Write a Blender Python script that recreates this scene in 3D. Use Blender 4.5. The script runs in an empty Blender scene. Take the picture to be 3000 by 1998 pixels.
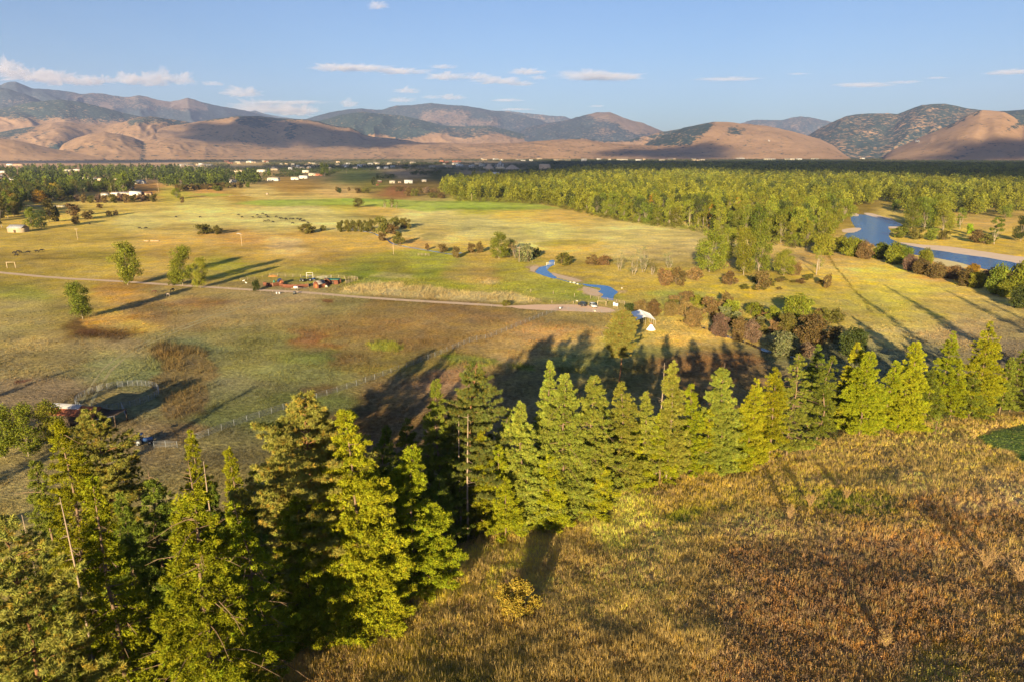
import bpy, math, random
import numpy as np
from mathutils import Vector, Matrix
from mathutils.geometry import tessellate_polygon

random.seed(7)
RNG = np.random.default_rng(11)
SC = bpy.context.scene
COL = SC.collection
pi = math.pi

# ------------------------------------------------------------------ camera maths
# the photograph is 3000 x 1998; a photo point is turned into a ray and met with the ground
CAMZ = 60.0
PITCH = math.radians(15.4)
CP, SP = math.cos(PITCH), math.sin(PITCH)

def ray(px, py):
    dx = (px - 1500) / 2000.0
    dy = (999 - py) / 2000.0
    return dx, CP + dy * SP, -SP + dy * CP

def at(px, py, z=0.0):
    x, y, w = ray(px, py)
    t = (z - CAMZ) / w
    return x * t, y * t

def proj(x, y, z):
    depth = y * CP - (z - CAMZ) * SP
    depth = np.maximum(depth, 1e-3)
    u = x / depth
    v = (y * SP + (z - CAMZ) * CP) / depth
    return 1500 + 2000 * u, 999 - 2000 * v

# ------------------------------------------------------------------ noise
def _hash(ix, iy, seed):
    n = (ix.astype(np.int64) * 374761393 + iy.astype(np.int64) * 668265263 + seed * 1442695041) & 0xffffffff
    n = ((n ^ (n >> 13)) * 1274126177) & 0xffffffff
    n = (n ^ (n >> 16)) & 0xffffff
    return n / float(0xffffff)

def vnoise(x, y, seed=0):
    ix = np.floor(x); iy = np.floor(y)
    fx = x - ix; fy = y - iy
    fx = fx * fx * (3 - 2 * fx); fy = fy * fy * (3 - 2 * fy)
    a = _hash(ix, iy, seed); b = _hash(ix + 1, iy, seed)
    c = _hash(ix, iy + 1, seed); d = _hash(ix + 1, iy + 1, seed)
    return (a * (1 - fx) + b * fx) * (1 - fy) + (c * (1 - fx) + d * fx) * fy

def fbm(x, y, seed=0, octv=4, gain=0.5):
    x = np.asarray(x, float); y = np.asarray(y, float)
    s = 0.0; a = 1.0; t = 0.0
    for k in range(octv):
        s = s + a * vnoise(x, y, seed + k * 17); t += a
        x = x * 2.03 + 13.1; y = y * 2.03 + 7.7; a *= gain
    return s / t

def sstep(a, b, x):
    t = np.clip((x - a) / (b - a), 0, 1)
    return t * t * (3 - 2 * t)

def lin(c):
    c = np.asarray(c, float) / 255.0
    return np.where(c <= 0.04045, c / 12.92, ((c + 0.055) / 1.055) ** 2.4)

# real-world base colour of a surface seen at photo colour c in this warm evening sun
GROUND_GAIN = np.array([1.16, 1.00, 0.88])
LEAF_GAIN = np.array([2.15, 1.92, 1.35])
def galb(*c):
    v = lin(c); v = v * .88 + v.mean() * .12
    return np.clip(v / GROUND_GAIN, 0.004, 0.62)
def lalb(*c):
    v = lin(c)
    return np.clip(v / LEAF_GAIN, 0.003, 0.5)

# ------------------------------------------------------------------ terrain
EDGE_PX = [(750, 1998, 10), (900, 1865, 9.5), (1100, 1795, 9), (1280, 1650, 8), (1450, 1588, 7.5), (1600, 1560, 7),
           (1750, 1500, 6.5), (1850, 1435, 6), (2000, 1390, 5), (2250, 1345, 4), (2500, 1290, 3.5), (2700, 1256, 3),
           (2860, 1228, 2.5), (3000, 1206, 2)]
_e = [(-400, -140, 14), (-150, 10, 13), (-70, 30, 12)]
for (a, b, z) in EDGE_PX:
    p = at(a, b, z); _e.append((p[0], p[1], z))
_e += [(200, 185, 1.5), (600, 400, 1.5)]
_e.sort()
EX = np.array([e[0] for e in _e]); EY = np.array([e[1] for e in _e]); EZ = np.array([e[2] for e in _e])

def hill_q(x, y):
    """signed distance up the hillside from its lower edge"""
    return (np.interp(x, EX, EY) - y) * 0.83

def ground_z(x, y):
    x = np.asarray(x, float); y = np.asarray(y, float)
    q = hill_q(x, y)
    ze = np.interp(x, EX, EZ)
    qq = np.maximum(q, 0)
    up = 0.205 * np.minimum(qq, 85) + 0.08 * np.clip(qq - 85, 0, 300)
    up = up + (fbm(x / 14.0, y / 14.0, 5, 3) - 0.5) * 1.1 * sstep(2, 16, qq)
    dn = 1 - sstep(0, 20, -q)
    z = ze * dn + up
    return z * (1 - sstep(900, 1500, np.hypot(x, y)) * (q > 0))

def hit(px, py):
    """photo point to the terrain surface, hillside included"""
    x, y, w = ray(px, py)
    t = np.linspace(15, 1200, 24000)
    d = (CAMZ + w * t) - ground_z(x * t, y * t)
    k = np.argmax(d <= 0)
    if d[k] > 0:
        t0 = -CAMZ / w
    else:
        t0 = t[k]
    return x * t0, y * t0, float(ground_z(np.array([x * t0]), np.array([y * t0]))[0])

# ------------------------------------------------------------------ object helpers
def npmesh(name, verts, faces, cols=None, uvs=None, smooth=False):
    """verts (N,3); faces (M,3|4) array or list of such arrays"""
    if not isinstance(faces, list):
        faces = [faces]
    me = bpy.data.meshes.new(name)
    verts = np.asarray(verts, dtype=np.float32)
    me.vertices.add(len(verts)); me.vertices.foreach_set('co', verts.ravel())
    fl = [np.asarray(f, dtype=np.int32) for f in faces if len(f)]
    loops = np.concatenate([f.ravel() for f in fl])
    starts = []; o = 0
    for f in fl:
        n = f.shape[1]
        starts.append(o + np.arange(len(f), dtype=np.int32) * n); o += len(f) * n
    starts = np.concatenate(starts).astype(np.int32)
    me.loops.add(len(loops)); me.loops.foreach_set('vertex_index', loops)
    me.polygons.add(len(starts)); me.polygons.foreach_set('loop_start', starts)
    if smooth:
        me.polygons.foreach_set('use_smooth', np.ones(len(starts), dtype=bool))
    if cols is not None:
        ca = me.color_attributes.new('Col', 'FLOAT_COLOR', 'POINT')
        c4 = np.ones((len(verts), 4), dtype=np.float32); c4[:, :3] = cols
        ca.data.foreach_set('color', c4.ravel())
    me.update(calc_edges=True)
    return me

def put(name, me, mat=None, parent=None, loc=(0, 0, 0), rot=0.0, scale=None, color=None):
    o = bpy.data.objects.new(name, me); COL.objects.link(o)
    if mat is not None and me is not None and len(me.materials) == 0:
        me.materials.append(mat)
    o.location = loc
    if rot: o.rotation_euler = (0, 0, rot)
    if scale is not None: o.scale = scale if hasattr(scale, '__len__') else (scale,) * 3
    if parent is not None: o.parent = parent
    if color is not None: o.color = (float(color[0]), float(color[1]), float(color[2]), 1)
    return o

def tag(o, label=None, cat=None, group=None, kind=None):
    if label: o['label'] = label
    if cat: o['category'] = cat
    if group: o['group'] = group
    if kind: o['kind'] = kind
    return o

def thing(name, label, cat, loc=(0, 0, 0), rot=0.0, group=None, scale=None):
    o = bpy.data.objects.new(name, None); COL.objects.link(o)
    o.empty_display_size = 0.5
    o.location = loc; o.rotation_euler = (0, 0, rot)
    if scale is not None: o.scale = scale if hasattr(scale, '__len__') else (scale,) * 3
    return tag(o, label, cat, group)

def copy_tree(o, parent=None):
    c = o.copy(); COL.objects.link(c)
    if parent is not None: c.parent = parent
    for ch in list(o.children):
        copy_tree(ch, c)
    return c

class MB:
    """collects boxes, prisms and tubes into one mesh"""
    def __init__(s): s.v = []; s.q = []; s.t = []; s.n = 0
    def add(s, v, q=(), t=()):
        v = np.asarray(v, float); s.v.append(v)
        if len(q): s.q.append(np.asarray(q, int) + s.n)
        if len(t): s.t.append(np.asarray(t, int) + s.n)
        s.n += len(v); return s
    def box(s, x0, x1, y0, y1, z0, z1, M=None):
        v = np.array([(x0, y0, z0), (x1, y0, z0), (x1, y1, z0), (x0, y1, z0), (x0, y0, z1), (x1, y0, z1), (x1, y1, z1), (x0, y1, z1)], float)
        if M is not None: v = np.array([tuple(M @ Vector(p)) for p in v])
        return s.add(v, [(0, 3, 2, 1), (4, 5, 6, 7), (0, 1, 5, 4), (1, 2, 6, 5), (2, 3, 7, 6), (3, 0, 4, 7)])
    def tube(s, pts, rad, n=6, cap=True):
        P = np.asarray(pts, float); R = np.broadcast_to(np.asarray(rad, float), (len(P),))
        T = np.gradient(P, axis=0); T /= np.linalg.norm(T, axis=1)[:, None] + 1e-9
        ref = np.array([0, 0, 1.0]) if abs(T[0, 2]) < 0.8 else np.array([1.0, 0, 0])
        A = np.cross(T, ref); A /= np.linalg.norm(A, axis=1)[:, None] + 1e-9
        B = np.cross(T, A)
        th = np.arange(n) * 2 * pi / n
        V = P[:, None] + R[:, None, None] * (A[:, None] * np.cos(th)[None, :, None] + B[:, None] * np.sin(th)[None, :, None])
        V = V.reshape(-1, 3); m = len(P)
        i = np.arange(m - 1)[:, None] * n; j = np.arange(n)[None]
        q = np.stack([i + j, i + (j + 1) % n, i + n + (j + 1) % n, i + n + j], -1).reshape(-1, 4)
        s.add(V, q)
        if cap:
            c = np.array([P[0], P[-1]]); k = s.n
            s.v.append(c)
            b0 = k - m * n; b1 = k - n
            t = [(k, b0 + (a + 1) % n, b0 + a) for a in range(n)] + [(k + 1, b1 + a, b1 + (a + 1) % n) for a in range(n)]
            s.t.append(np.array(t)); s.n += 2
        return s
    def bar(s, a, b, r, n=5): return s.tube([a, b], [r, r], n)
    def mesh(s, name, cols=None, smooth=False):
        f = []
        if s.q: f.append(np.concatenate(s.q))
        if s.t: f.append(np.concatenate(s.t))
        return npmesh(name, np.concatenate(s.v), f, cols, smooth=smooth)
    def build(s, name, mat, parent=None, smooth=False, **k):
        return put(name, s.mesh(name, smooth=smooth), mat, parent, **k)

# ------------------------------------------------------------------ materials
def new_mat(name):
    m = bpy.data.materials.new(name); m.use_nodes = True
    nt = m.node_tree; nt.nodes.clear()
    return m, nt, nt.nodes, nt.links

def nd(N, t, **k):
    n = N.new(t)
    for a, b in k.items(): setattr(n, a, b)
    return n

def simple(name, c, rough=0.8, metal=0.0, var=0.25, scale=1.5, bump=0.0, spec=0.3, wave=None):
    """painted / wooden / metal surface with weathering noise"""
    m, nt, N, L = new_mat(name)
    out = nd(N, 'ShaderNodeOutputMaterial'); b = nd(N, 'ShaderNodeBsdfPrincipled')
    L.new(b.outputs[0], out.inputs[0])
    tc = nd(N, 'ShaderNodeTexCoord'); no = nd(N, 'ShaderNodeTexNoise'); no.inputs['Scale'].default_value = scale; no.inputs['Detail'].default_value = 5
    L.new(tc.outputs['Object'], no.inputs['Vector'])
    src = no.outputs[0]
    mx = nd(N, 'ShaderNodeMixRGB'); mx.blend_type = 'MIX'
    c = list(c)
    mx.inputs[1].default_value = (*[v * (1 - var) for v in c], 1); mx.inputs[2].default_value = (*[min(1, v * (1 + var)) for v in c], 1)
    L.new(src, mx.inputs[0]); colout = mx.outputs[0]
    if wave:
        w = nd(N, 'ShaderNodeTexWave'); w.inputs['Scale'].default_value = wave; w.inputs['Distortion'].default_value = 0.6
        L.new(tc.outputs['Object'], w.inputs['Vector'])
        m2 = nd(N, 'ShaderNodeMixRGB'); m2.blend_type = 'MULTIPLY'; m2.inputs[0].default_value = 0.45
        L.new(colout, m2.inputs[1]); L.new(w.outputs[0], m2.inputs[2]); colout = m2.outputs[0]
    L.new(colout, b.inputs['Base Color'])
    b.inputs['Roughness'].default_value = rough; b.inputs['Metallic'].default_value = metal
    b.inputs['Specular IOR Level'].default_value = spec
    return m

def leaf_mat(name, trans=0.3):
    m, nt, N, L = new_mat(name)
    out = nd(N, 'ShaderNodeOutputMaterial')
    oi = nd(N, 'ShaderNodeObjectInfo'); at_ = nd(N, 'ShaderNodeVertexColor'); at_.layer_name = 'Col'
    m1 = nd(N, 'ShaderNodeMixRGB'); m1.blend_type = 'MULTIPLY'; m1.inputs[0].default_value = 1
    L.new(oi.outputs['Color'], m1.inputs[1]); L.new(at_.outputs[0], m1.inputs[2])
    hs = nd(N, 'ShaderNodeHueSaturation'); mr = nd(N, 'ShaderNodeMapRange')
    mr.inputs['To Min'].default_value = 0.8; mr.inputs['To Max'].default_value = 1.2
    L.new(oi.outputs['Random'], mr.inputs['Value']); L.new(mr.outputs[0], hs.inputs['Value'])
    mr2 = nd(N, 'ShaderNodeMapRange'); mr2.inputs['To Min'].default_value = 0.485; mr2.inputs['To Max'].default_value = 0.515
    mm = nd(N, 'ShaderNodeMath', operation='FRACT'); ml = nd(N, 'ShaderNodeMath', operation='MULTIPLY'); ml.inputs[1].default_value = 7.31
    L.new(oi.outputs['Random'], ml.inputs[0]); L.new(ml.outputs[0], mm.inputs[0]); L.new(mm.outputs[0], mr2.inputs['Value'])
    L.new(mr2.outputs[0], hs.inputs['Hue']); L.new(m1.outputs[0], hs.inputs['Color'])
    d = nd(N, 'ShaderNodeBsdfDiffuse'); t = nd(N, 'ShaderNodeBsdfTranslucent')
    L.new(hs.outputs[0], d.inputs[0]); L.new(hs.outputs[0], t.inputs[0])
    mx = nd(N, 'ShaderNodeMixShader'); mx.inputs[0].default_value = trans
    L.new(d.outputs[0], mx.inputs[1]); L.new(t.outputs[0], mx.inputs[2]); L.new(mx.outputs[0], out.inputs[0])
    return m

M = {}
M['leaf'] = leaf_mat('foliage', 0.3)
M['grass'] = leaf_mat('grass_blades', 0.35)
M['needle'] = leaf_mat('needles', 0.2)
M['bark'] = simple('bark', (0.17, 0.115, 0.075), 0.95, var=0.45, scale=3)
M['pinebark'] = simple('pine_bark', (0.22, 0.11, 0.055), 0.95, var=0.5, scale=2.5)
M['palebark'] = simple('pale_bark', (0.24, 0.20, 0.15), 0.9, var=0.35, scale=2)
M['deadwood'] = simple('dead_wood', (0.26, 0.2, 0.15), 0.9, var=0.35, scale=3)
M['steel'] = simple('galvanised_steel', (0.22, 0.24, 0.27), 0.5, 0.3, var=0.15)
M['greywood'] = simple('weathered_wood', (0.3, 0.24, 0.17), 0.95, var=0.35, scale=4)
M['darkwood'] = simple('dark_old_wood', (0.07, 0.05, 0.038), 0.95, var=0.4, scale=3)
M['redwood'] = simple('red_boards', (0.20, 0.075, 0.045), 0.9, var=0.3, scale=3, wave=3)
M['white'] = simple('white_paint', (0.6, 0.59, 0.57), 0.6, var=0.06)
M['cream'] = simple('cream_paint', (0.46, 0.41, 0.33), 0.7, var=0.1)
M['tan'] = simple('tan_paint', (0.42, 0.32, 0.22), 0.8, var=0.15)
M['zinc'] = simple('corrugated_zinc', (0.5, 0.5, 0.53), 0.45, 0.35, var=0.2, wave=8)
M['rust'] = simple('rusty_roof', (0.28, 0.09, 0.045), 0.85, var=0.35, scale=2, wave=8)
M['greenroof'] = simple('green_roof', (0.02, 0.17, 0.13), 0.6, var=0.2)
M['roofgrey'] = simple('grey_roof', (0.22, 0.2, 0.19), 0.85, var=0.2)
M['roofbrown'] = simple('brown_roof', (0.2, 0.11, 0.07), 0.85, var=0.2)
M['glass'] = simple('dark_glass', (0.03, 0.04, 0.05), 0.12, var=0.1, spec=0.6)
M['black'] = simple('black_rubber', (0.02, 0.02, 0.02), 0.8, var=0.2)
M['darkpaint'] = simple('dark_car_paint', (0.03, 0.035, 0.045), 0.3, 0.2, var=0.1, spec=0.6)
M['silverpaint'] = simple('silver_car_paint', (0.6, 0.6, 0.6), 0.3, 0.3, var=0.05, spec=0.6)
M['bluepaint'] = simple('blue_paint', (0.02, 0.055, 0.18), 0.5, var=0.15)
M['canvas'] = simple('white_canvas', (0.92, 0.88, 0.82), 0.85, var=0.05)
M['orange'] = simple('orange_cloth', (0.42, 0.13, 0.05), 0.8, var=0.15)
M['hideblack'] = simple('black_hide', (0.012, 0.01, 0.009), 0.8, var=0.3)
M['hidebrown'] = simple('brown_hide', (0.07, 0.03, 0.015), 0.75, var=0.3)
M['hidegrey'] = simple('grey_hide', (0.25, 0.2, 0.17), 0.8, var=0.3)
M['stone'] = simple('pale_rock', (0.42, 0.38, 0.33), 0.95, var=0.3)
M['gravel'] = simple('gravel', (0.36, 0.29, 0.24), 0.95, var=0.25, scale=0.2)
M['brick'] = simple('red_brick', (0.36, 0.13, 0.08), 0.9, var=0.2)

# ------------------------------------------------------------------ camera, sun, sky, view
cam = bpy.data.cameras.new('camera'); co = bpy.data.objects.new('camera', cam); COL.objects.link(co)
cam.sensor_width = 36; cam.lens = 24; cam.clip_start = 0.5; cam.clip_end = 200000
co.location = (0, 0, CAMZ); co.rotation_euler = (pi / 2 - PITCH, 0, 0)
SC.camera = co

SUN_EL = math.radians(12.5); SUN_AZ = math.radians(192.6)     # sun low behind the camera, a little to its left
sl = bpy.data.lights.new('sun', 'SUN'); so = bpy.data.objects.new('sun', sl); COL.objects.link(so)
sl.energy = 5.0; sl.angle = math.radians(0.5); sl.color = (1.0, 0.78, 0.44)
sd = Vector((math.sin(SUN_AZ) * math.cos(SUN_EL), math.cos(SUN_AZ) * math.cos(SUN_EL), math.sin(SUN_EL)))
so.rotation_euler = sd.to_track_quat('Z', 'Y').to_euler()
so.location = sd * 200

w = bpy.data.worlds.new('World'); SC.world = w; w.use_nodes = True
nt = w.node_tree; nt.nodes.clear()
bg = nt.nodes.new('ShaderNodeBackground'); wo = nt.nodes.new('ShaderNodeOutputWorld')
sk = nt.nodes.new('ShaderNodeTexSky'); sk.sky_type = 'NISHITA'; sk.sun_disc = False
sk.sun_elevation = SUN_EL; sk.sun_rotation = SUN_AZ; sk.air_density = 1.0; sk.dust_density = 2.0; sk.ozone_density = 2.6; sk.altitude = 900
bg.inputs[1].default_value = 0.05
tint = nt.nodes.new('ShaderNodeMixRGB'); tint.blend_type = 'MULTIPLY'; tint.inputs[0].default_value = 1; tint.inputs[2].default_value = (.76, .83, .98, 1)
nt.links.new(sk.outputs[0], tint.inputs[1]); nt.links.new(tint.outputs[0], bg.inputs[0]); nt.links.new(bg.outputs[0], wo.inputs[0])

vs = SC.view_settings
vs.view_transform = 'Standard'; vs.look = 'None'; vs.gamma = 1; vs.use_curve_mapping = False; vs.exposure = 1.62
cy = SC.cycles
cy.max_bounces = 6; cy.diffuse_bounces = 2; cy.glossy_bounces = 2; cy.transmission_bounces = 4; cy.volume_bounces = 1
cy.transparent_max_bounces = 8; cy.use_denoising = True; cy.sample_clamp_indirect = 4
cy.use_adaptive_sampling = True; cy.adaptive_threshold = 0.015
try: cy.denoising_prefilter = 'ACCURATE'
except Exception: pass
# ------------------------------------------------------------------ ground colours
# colour control points: photo position and the ground look there, with tree shade left in some rows
CPT = [
 # far valley floor
 (0,500,205,150,105),(200,500,205,150,105),(450,505,200,150,105),(700,520,205,160,100),(560,525,205,160,105),(900,500,150,120,80),
 (1200,500,190,150,110),(1400,500,165,135,100),(1700,490,95,105,50),(1300,520,90,85,50),(2300,480,60,70,40),(2900,480,60,70,40),
 (1050,520,125,125,60),(1250,545,110,100,55),(1100,545,120,120,55),(1150,560,125,90,60),
 (150,640,190,165,70),(320,630,190,170,75),(420,560,165,125,65),(600,560,180,140,70),(700,575,160,140,60),
 (850,545,150,125,60),(1000,570,205,160,100),(750,570,215,170,95),(520,570,170,165,55),
 (600,600,215,180,95),(900,610,222,180,110),(1100,615,180,160,80),(1250,620,215,180,110),(1400,605,160,165,55),(1000,595,165,165,55),
 (1500,620,190,170,70),(1650,640,200,165,80),
 # gold field
 (400,650,222,180,105),(600,640,222,180,105),(800,645,225,182,108),(500,680,210,170,90),(950,650,222,180,105),(1200,640,222,180,110),(1400,660,226,182,112),
 (1600,680,225,185,105),(1800,690,226,178,105),(2000,710,225,172,108),(1900,740,222,170,105),(1500,700,222,180,105),(1650,730,200,165,75),(1250,690,215,172,95),
 (1980,690,222,176,105),(2300,740,215,165,95),(2200,760,205,160,90),
 # olive pastures at left
 (100,700,165,150,70),(300,690,170,155,70),(500,700,175,150,75),(700,705,170,140,75),(900,700,170,145,70),(100,760,160,145,70),(300,760,150,140,60),
 (500,740,160,140,70),(700,750,165,145,70),(850,720,200,165,105),(900,745,160,140,75),(650,770,135,140,50),(1050,720,165,145,70),(1180,720,185,155,80),
 (900,790,140,145,55),(1100,770,120,140,45),(1050,790,95,130,40),(1250,790,130,145,50),(1350,800,150,140,75),(1450,800,150,135,75),(1550,780,150,150,60),
 (1300,830,110,135,40),(1500,830,120,145,45),(1650,840,125,150,45),(1700,870,130,145,45),(1200,760,140,150,55),(1400,740,180,160,70),
 (100,800,140,130,60),(100,860,110,135,55),(250,850,150,140,65),(50,900,165,140,75),(200,900,155,130,60),(0,950,170,135,75),(100,990,175,145,85),(150,1050,130,110,70),
 (350,860,160,130,65),(450,900,155,110,65),(400,925,215,160,60),(340,935,205,150,60),(300,950,110,80,45),(550,870,170,130,70),(600,920,160,130,75),(700,890,165,135,80),(850,880,165,135,85),
 (1000,890,150,130,70),(1100,900,145,115,60),(1200,920,150,110,60),(1300,910,150,105,60),(1150,960,150,105,55),(1250,1000,155,110,58),(1000,1000,140,115,65),
 (700,980,140,125,75),(600,1000,130,125,80),(800,1000,120,125,60),(500,970,150,130,80),(900,1050,120,120,60),(750,1050,120,125,60),(1000,1050,130,95,55),(950,1000,140,85,50),
 (400,1000,150,125,85),(450,1080,110,110,70),(300,1080,130,125,80),(100,1150,130,105,80),(350,1150,110,115,65),(700,1150,110,115,70),(850,1100,115,125,65),(800,1200,90,105,50),
 (600,1280,90,105,55),(500,1300,130,105,75),(950,1200,110,110,60),(1050,1250,120,88,55),(1200,1200,130,90,60),(1100,1300,105,82,52),(1300,1150,125,85,60),(1200,1100,130,110,55),
 (1400,950,150,105,60),(1550,940,146,118,66),(1700,930,175,145,75),(1600,1000,140,106,60),(1750,1000,140,104,58),(1500,1050,130,95,55),(1700,1100,115,110,60),(1900,1050,120,110,55),
 (1850,1000,150,130,55),(2050,1100,125,92,55),(2150,1080,120,88,52),(2000,1000,160,130,60),(2200,1100,112,88,55),(2300,1050,100,95,60),(1500,1150,105,90,55),
 # right side pastures
 (1900,850,165,150,60),(1750,790,175,160,70),(1900,800,175,160,75),(2000,840,165,155,60),(2100,850,165,155,60),(2250,850,175,160,60),(2200,800,150,140,60),(2000,870,165,155,60),
 (2400,750,215,160,90),(2450,820,205,165,55),(2600,800,222,175,60),(2700,850,220,170,55),(2550,900,190,165,60),(2800,880,215,165,75),(2900,920,205,160,80),(2350,860,160,155,60),
 (2300,900,190,165,70),(2480,930,180,150,65),(2600,1000,150,130,70),(2800,1000,140,115,75),(2950,980,160,125,80),(2500,1050,110,105,75),(2700,1050,110,100,70),(2950,1050,105,90,70),
 (2600,880,215,180,55),(2500,780,215,165,80),(2750,800,190,150,80),
 # right bank
 (2600,640,215,170,85),(2800,690,205,170,60),(2900,650,180,155,85),(2950,700,205,165,60),(2750,700,205,165,65),(2900,630,160,145,75),(2650,660,150,140,50),(2500,620,120,110,45),
 (1500,560,110,100,45),(2000,600,100,90,40),(2500,560,90,90,40),(2900,580,90,90,40),(1700,540,100,95,45),
]
# hillside and bank under the trees (separate set so that valley colours do not bleed in)
HPT = [
 (800,1950,150,125,60),(1000,1850,175,140,65),(1150,1780,165,135,70),(1300,1700,165,150,50),(1200,1850,165,145,45),(1400,1620,170,140,60),(1500,1620,165,150,50),(1600,1600,160,130,65),
 (1500,1750,170,140,70),(1400,1850,150,135,55),(1200,1950,150,130,60),(1050,1960,150,125,60),(1600,1850,145,125,60),(1500,1950,125,115,50),(1700,1700,185,140,75),(1800,1650,190,145,80),
 (1700,1550,160,130,65),(1850,1500,215,165,80),(1950,1480,175,155,55),(2050,1440,165,140,60),(2100,1490,130,135,40),(2150,1540,195,145,85),(2250,1500,195,145,85),(2000,1600,195,145,85),
 (1950,1750,185,140,80),(1900,1850,170,135,70),(1900,1950,150,125,60),(2050,1900,150,115,70),(2150,1700,150,105,70),(2300,1700,140,95,70),(2500,1650,135,90,65),(2300,1560,165,120,75),
 (2500,1400,120,125,45),(2600,1420,120,125,45),(2400,1390,135,130,50),(2550,1350,175,130,65),(2350,1420,160,90,50),(2450,1320,195,140,65),(2700,1290,190,140,75),(2750,1350,195,140,80),
 (2650,1460,160,120,60),(2800,1450,130,75,50),(2900,1480,140,80,50),(2700,1500,120,70,50),(2950,1420,190,150,105),(2850,1240,190,120,65),(2950,1215,180,105,60),
 (2600,1550,130,85,60),(2800,1600,145,100,65),(2950,1600,160,120,75),(2400,1800,130,90,65),(2600,1750,140,95,65),(2800,1780,145,105,70),(2950,1800,160,115,70),(2200,1850,140,100,65),
 (2300,1950,150,105,65),(2600,1900,155,110,65),(2800,1960,165,125,60),(2700,1990,190,150,60),(2950,1950,165,120,70),(2100,1600,180,130,80),
]
CPT = np.array(CPT, float); HPT = np.array(HPT, float)
_r = (CPT[:, 2] - CPT[:, 3] > 34) & (CPT[:, 1] > 840); CPT[_r, 3] += 9; CPT[_r, 4] += 4
HPT[:, 2:] *= [1.17, 1.08, 0.98]; HPT[:, 3] = np.maximum(HPT[:, 3], HPT[:, 2] * .745); _s = (CPT[:, 1] < 870) & (CPT[:, 1] > 540); CPT[_s, 2:] = CPT[_s, 2:] * [1.13, 1.06, .98] + [14, 2, -8];  _s = (CPT[:, 0] > 1250) & (CPT[:, 1] > 985); CPT[_s, 2:] *= [1.36, 1.33, 1.25]; _s = (CPT[:, 0] < 1250) & (CPT[:, 1] > 960); CPT[_s, 2:] = CPT[_s, 2:] * 1.08 + [4, 3, -4]  # near valley rows carry tree shade in their colour; partly lifted here
_g = (CPT[:, 3] > CPT[:, 2]); CPT[_g, 2] += 12; CPT[_g, 3] -= 5; CPT[_g, 4] += 6

def rbf(PX, PY, P, soft=60.0):
    out = np.zeros((len(PX), 3)); wt = np.zeros(len(PX))
    C = galb_arr(P[:, 2:])
    for k in range(len(P)):
        # vertical distances count for more: photo rows pack ever more ground
        dy = (PY - P[k, 1]) * (2.2 if P is CPT else 1.2)
        d2 = (PX - P[k, 0]) ** 2 * 0.55 + dy * dy + soft
        w_ = 1.0 / (d2 * d2)
        out += w_[:, None] * C[k]; wt += w_
    return out / wt[:, None]

def galb_arr(c):
    v = lin(c); v = v * .88 + v.mean(1)[:, None] * .12
    return np.clip(v / GROUND_GAIN, 0.004, 0.62)
def _unused(c):
    return np.clip(lin(c) / GROUND_GAIN, 0.004, 0.62)

def poly_sd(PX, PY, poly):
    """signed distance (inside positive) to a polygon in photo units"""
    P = np.array(poly, float); n = len(P)
    d2 = np.full(len(PX), 1e18); ins = np.zeros(len(PX), bool)
    for i in range(n):
        a = P[i]; b = P[(i + 1) % n]; e = b - a
        wx = PX - a[0]; wy = PY - a[1]
        t = np.clip((wx * e[0] + wy * e[1]) / (e @ e + 1e-9), 0, 1)
        d2 = np.minimum(d2, (wx - t * e[0]) ** 2 + (wy - t * e[1]) ** 2)
        c = (a[1] <= PY) != (b[1] <= PY)
        with np.errstate(divide='ignore', invalid='ignore'):
            xi = a[0] + (PY - a[1]) / (b[1] - a[1] + 1e-12) * e[0]
        ins ^= c & (PX < xi)
    return np.where(ins, 1, -1) * np.sqrt(d2)

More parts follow.
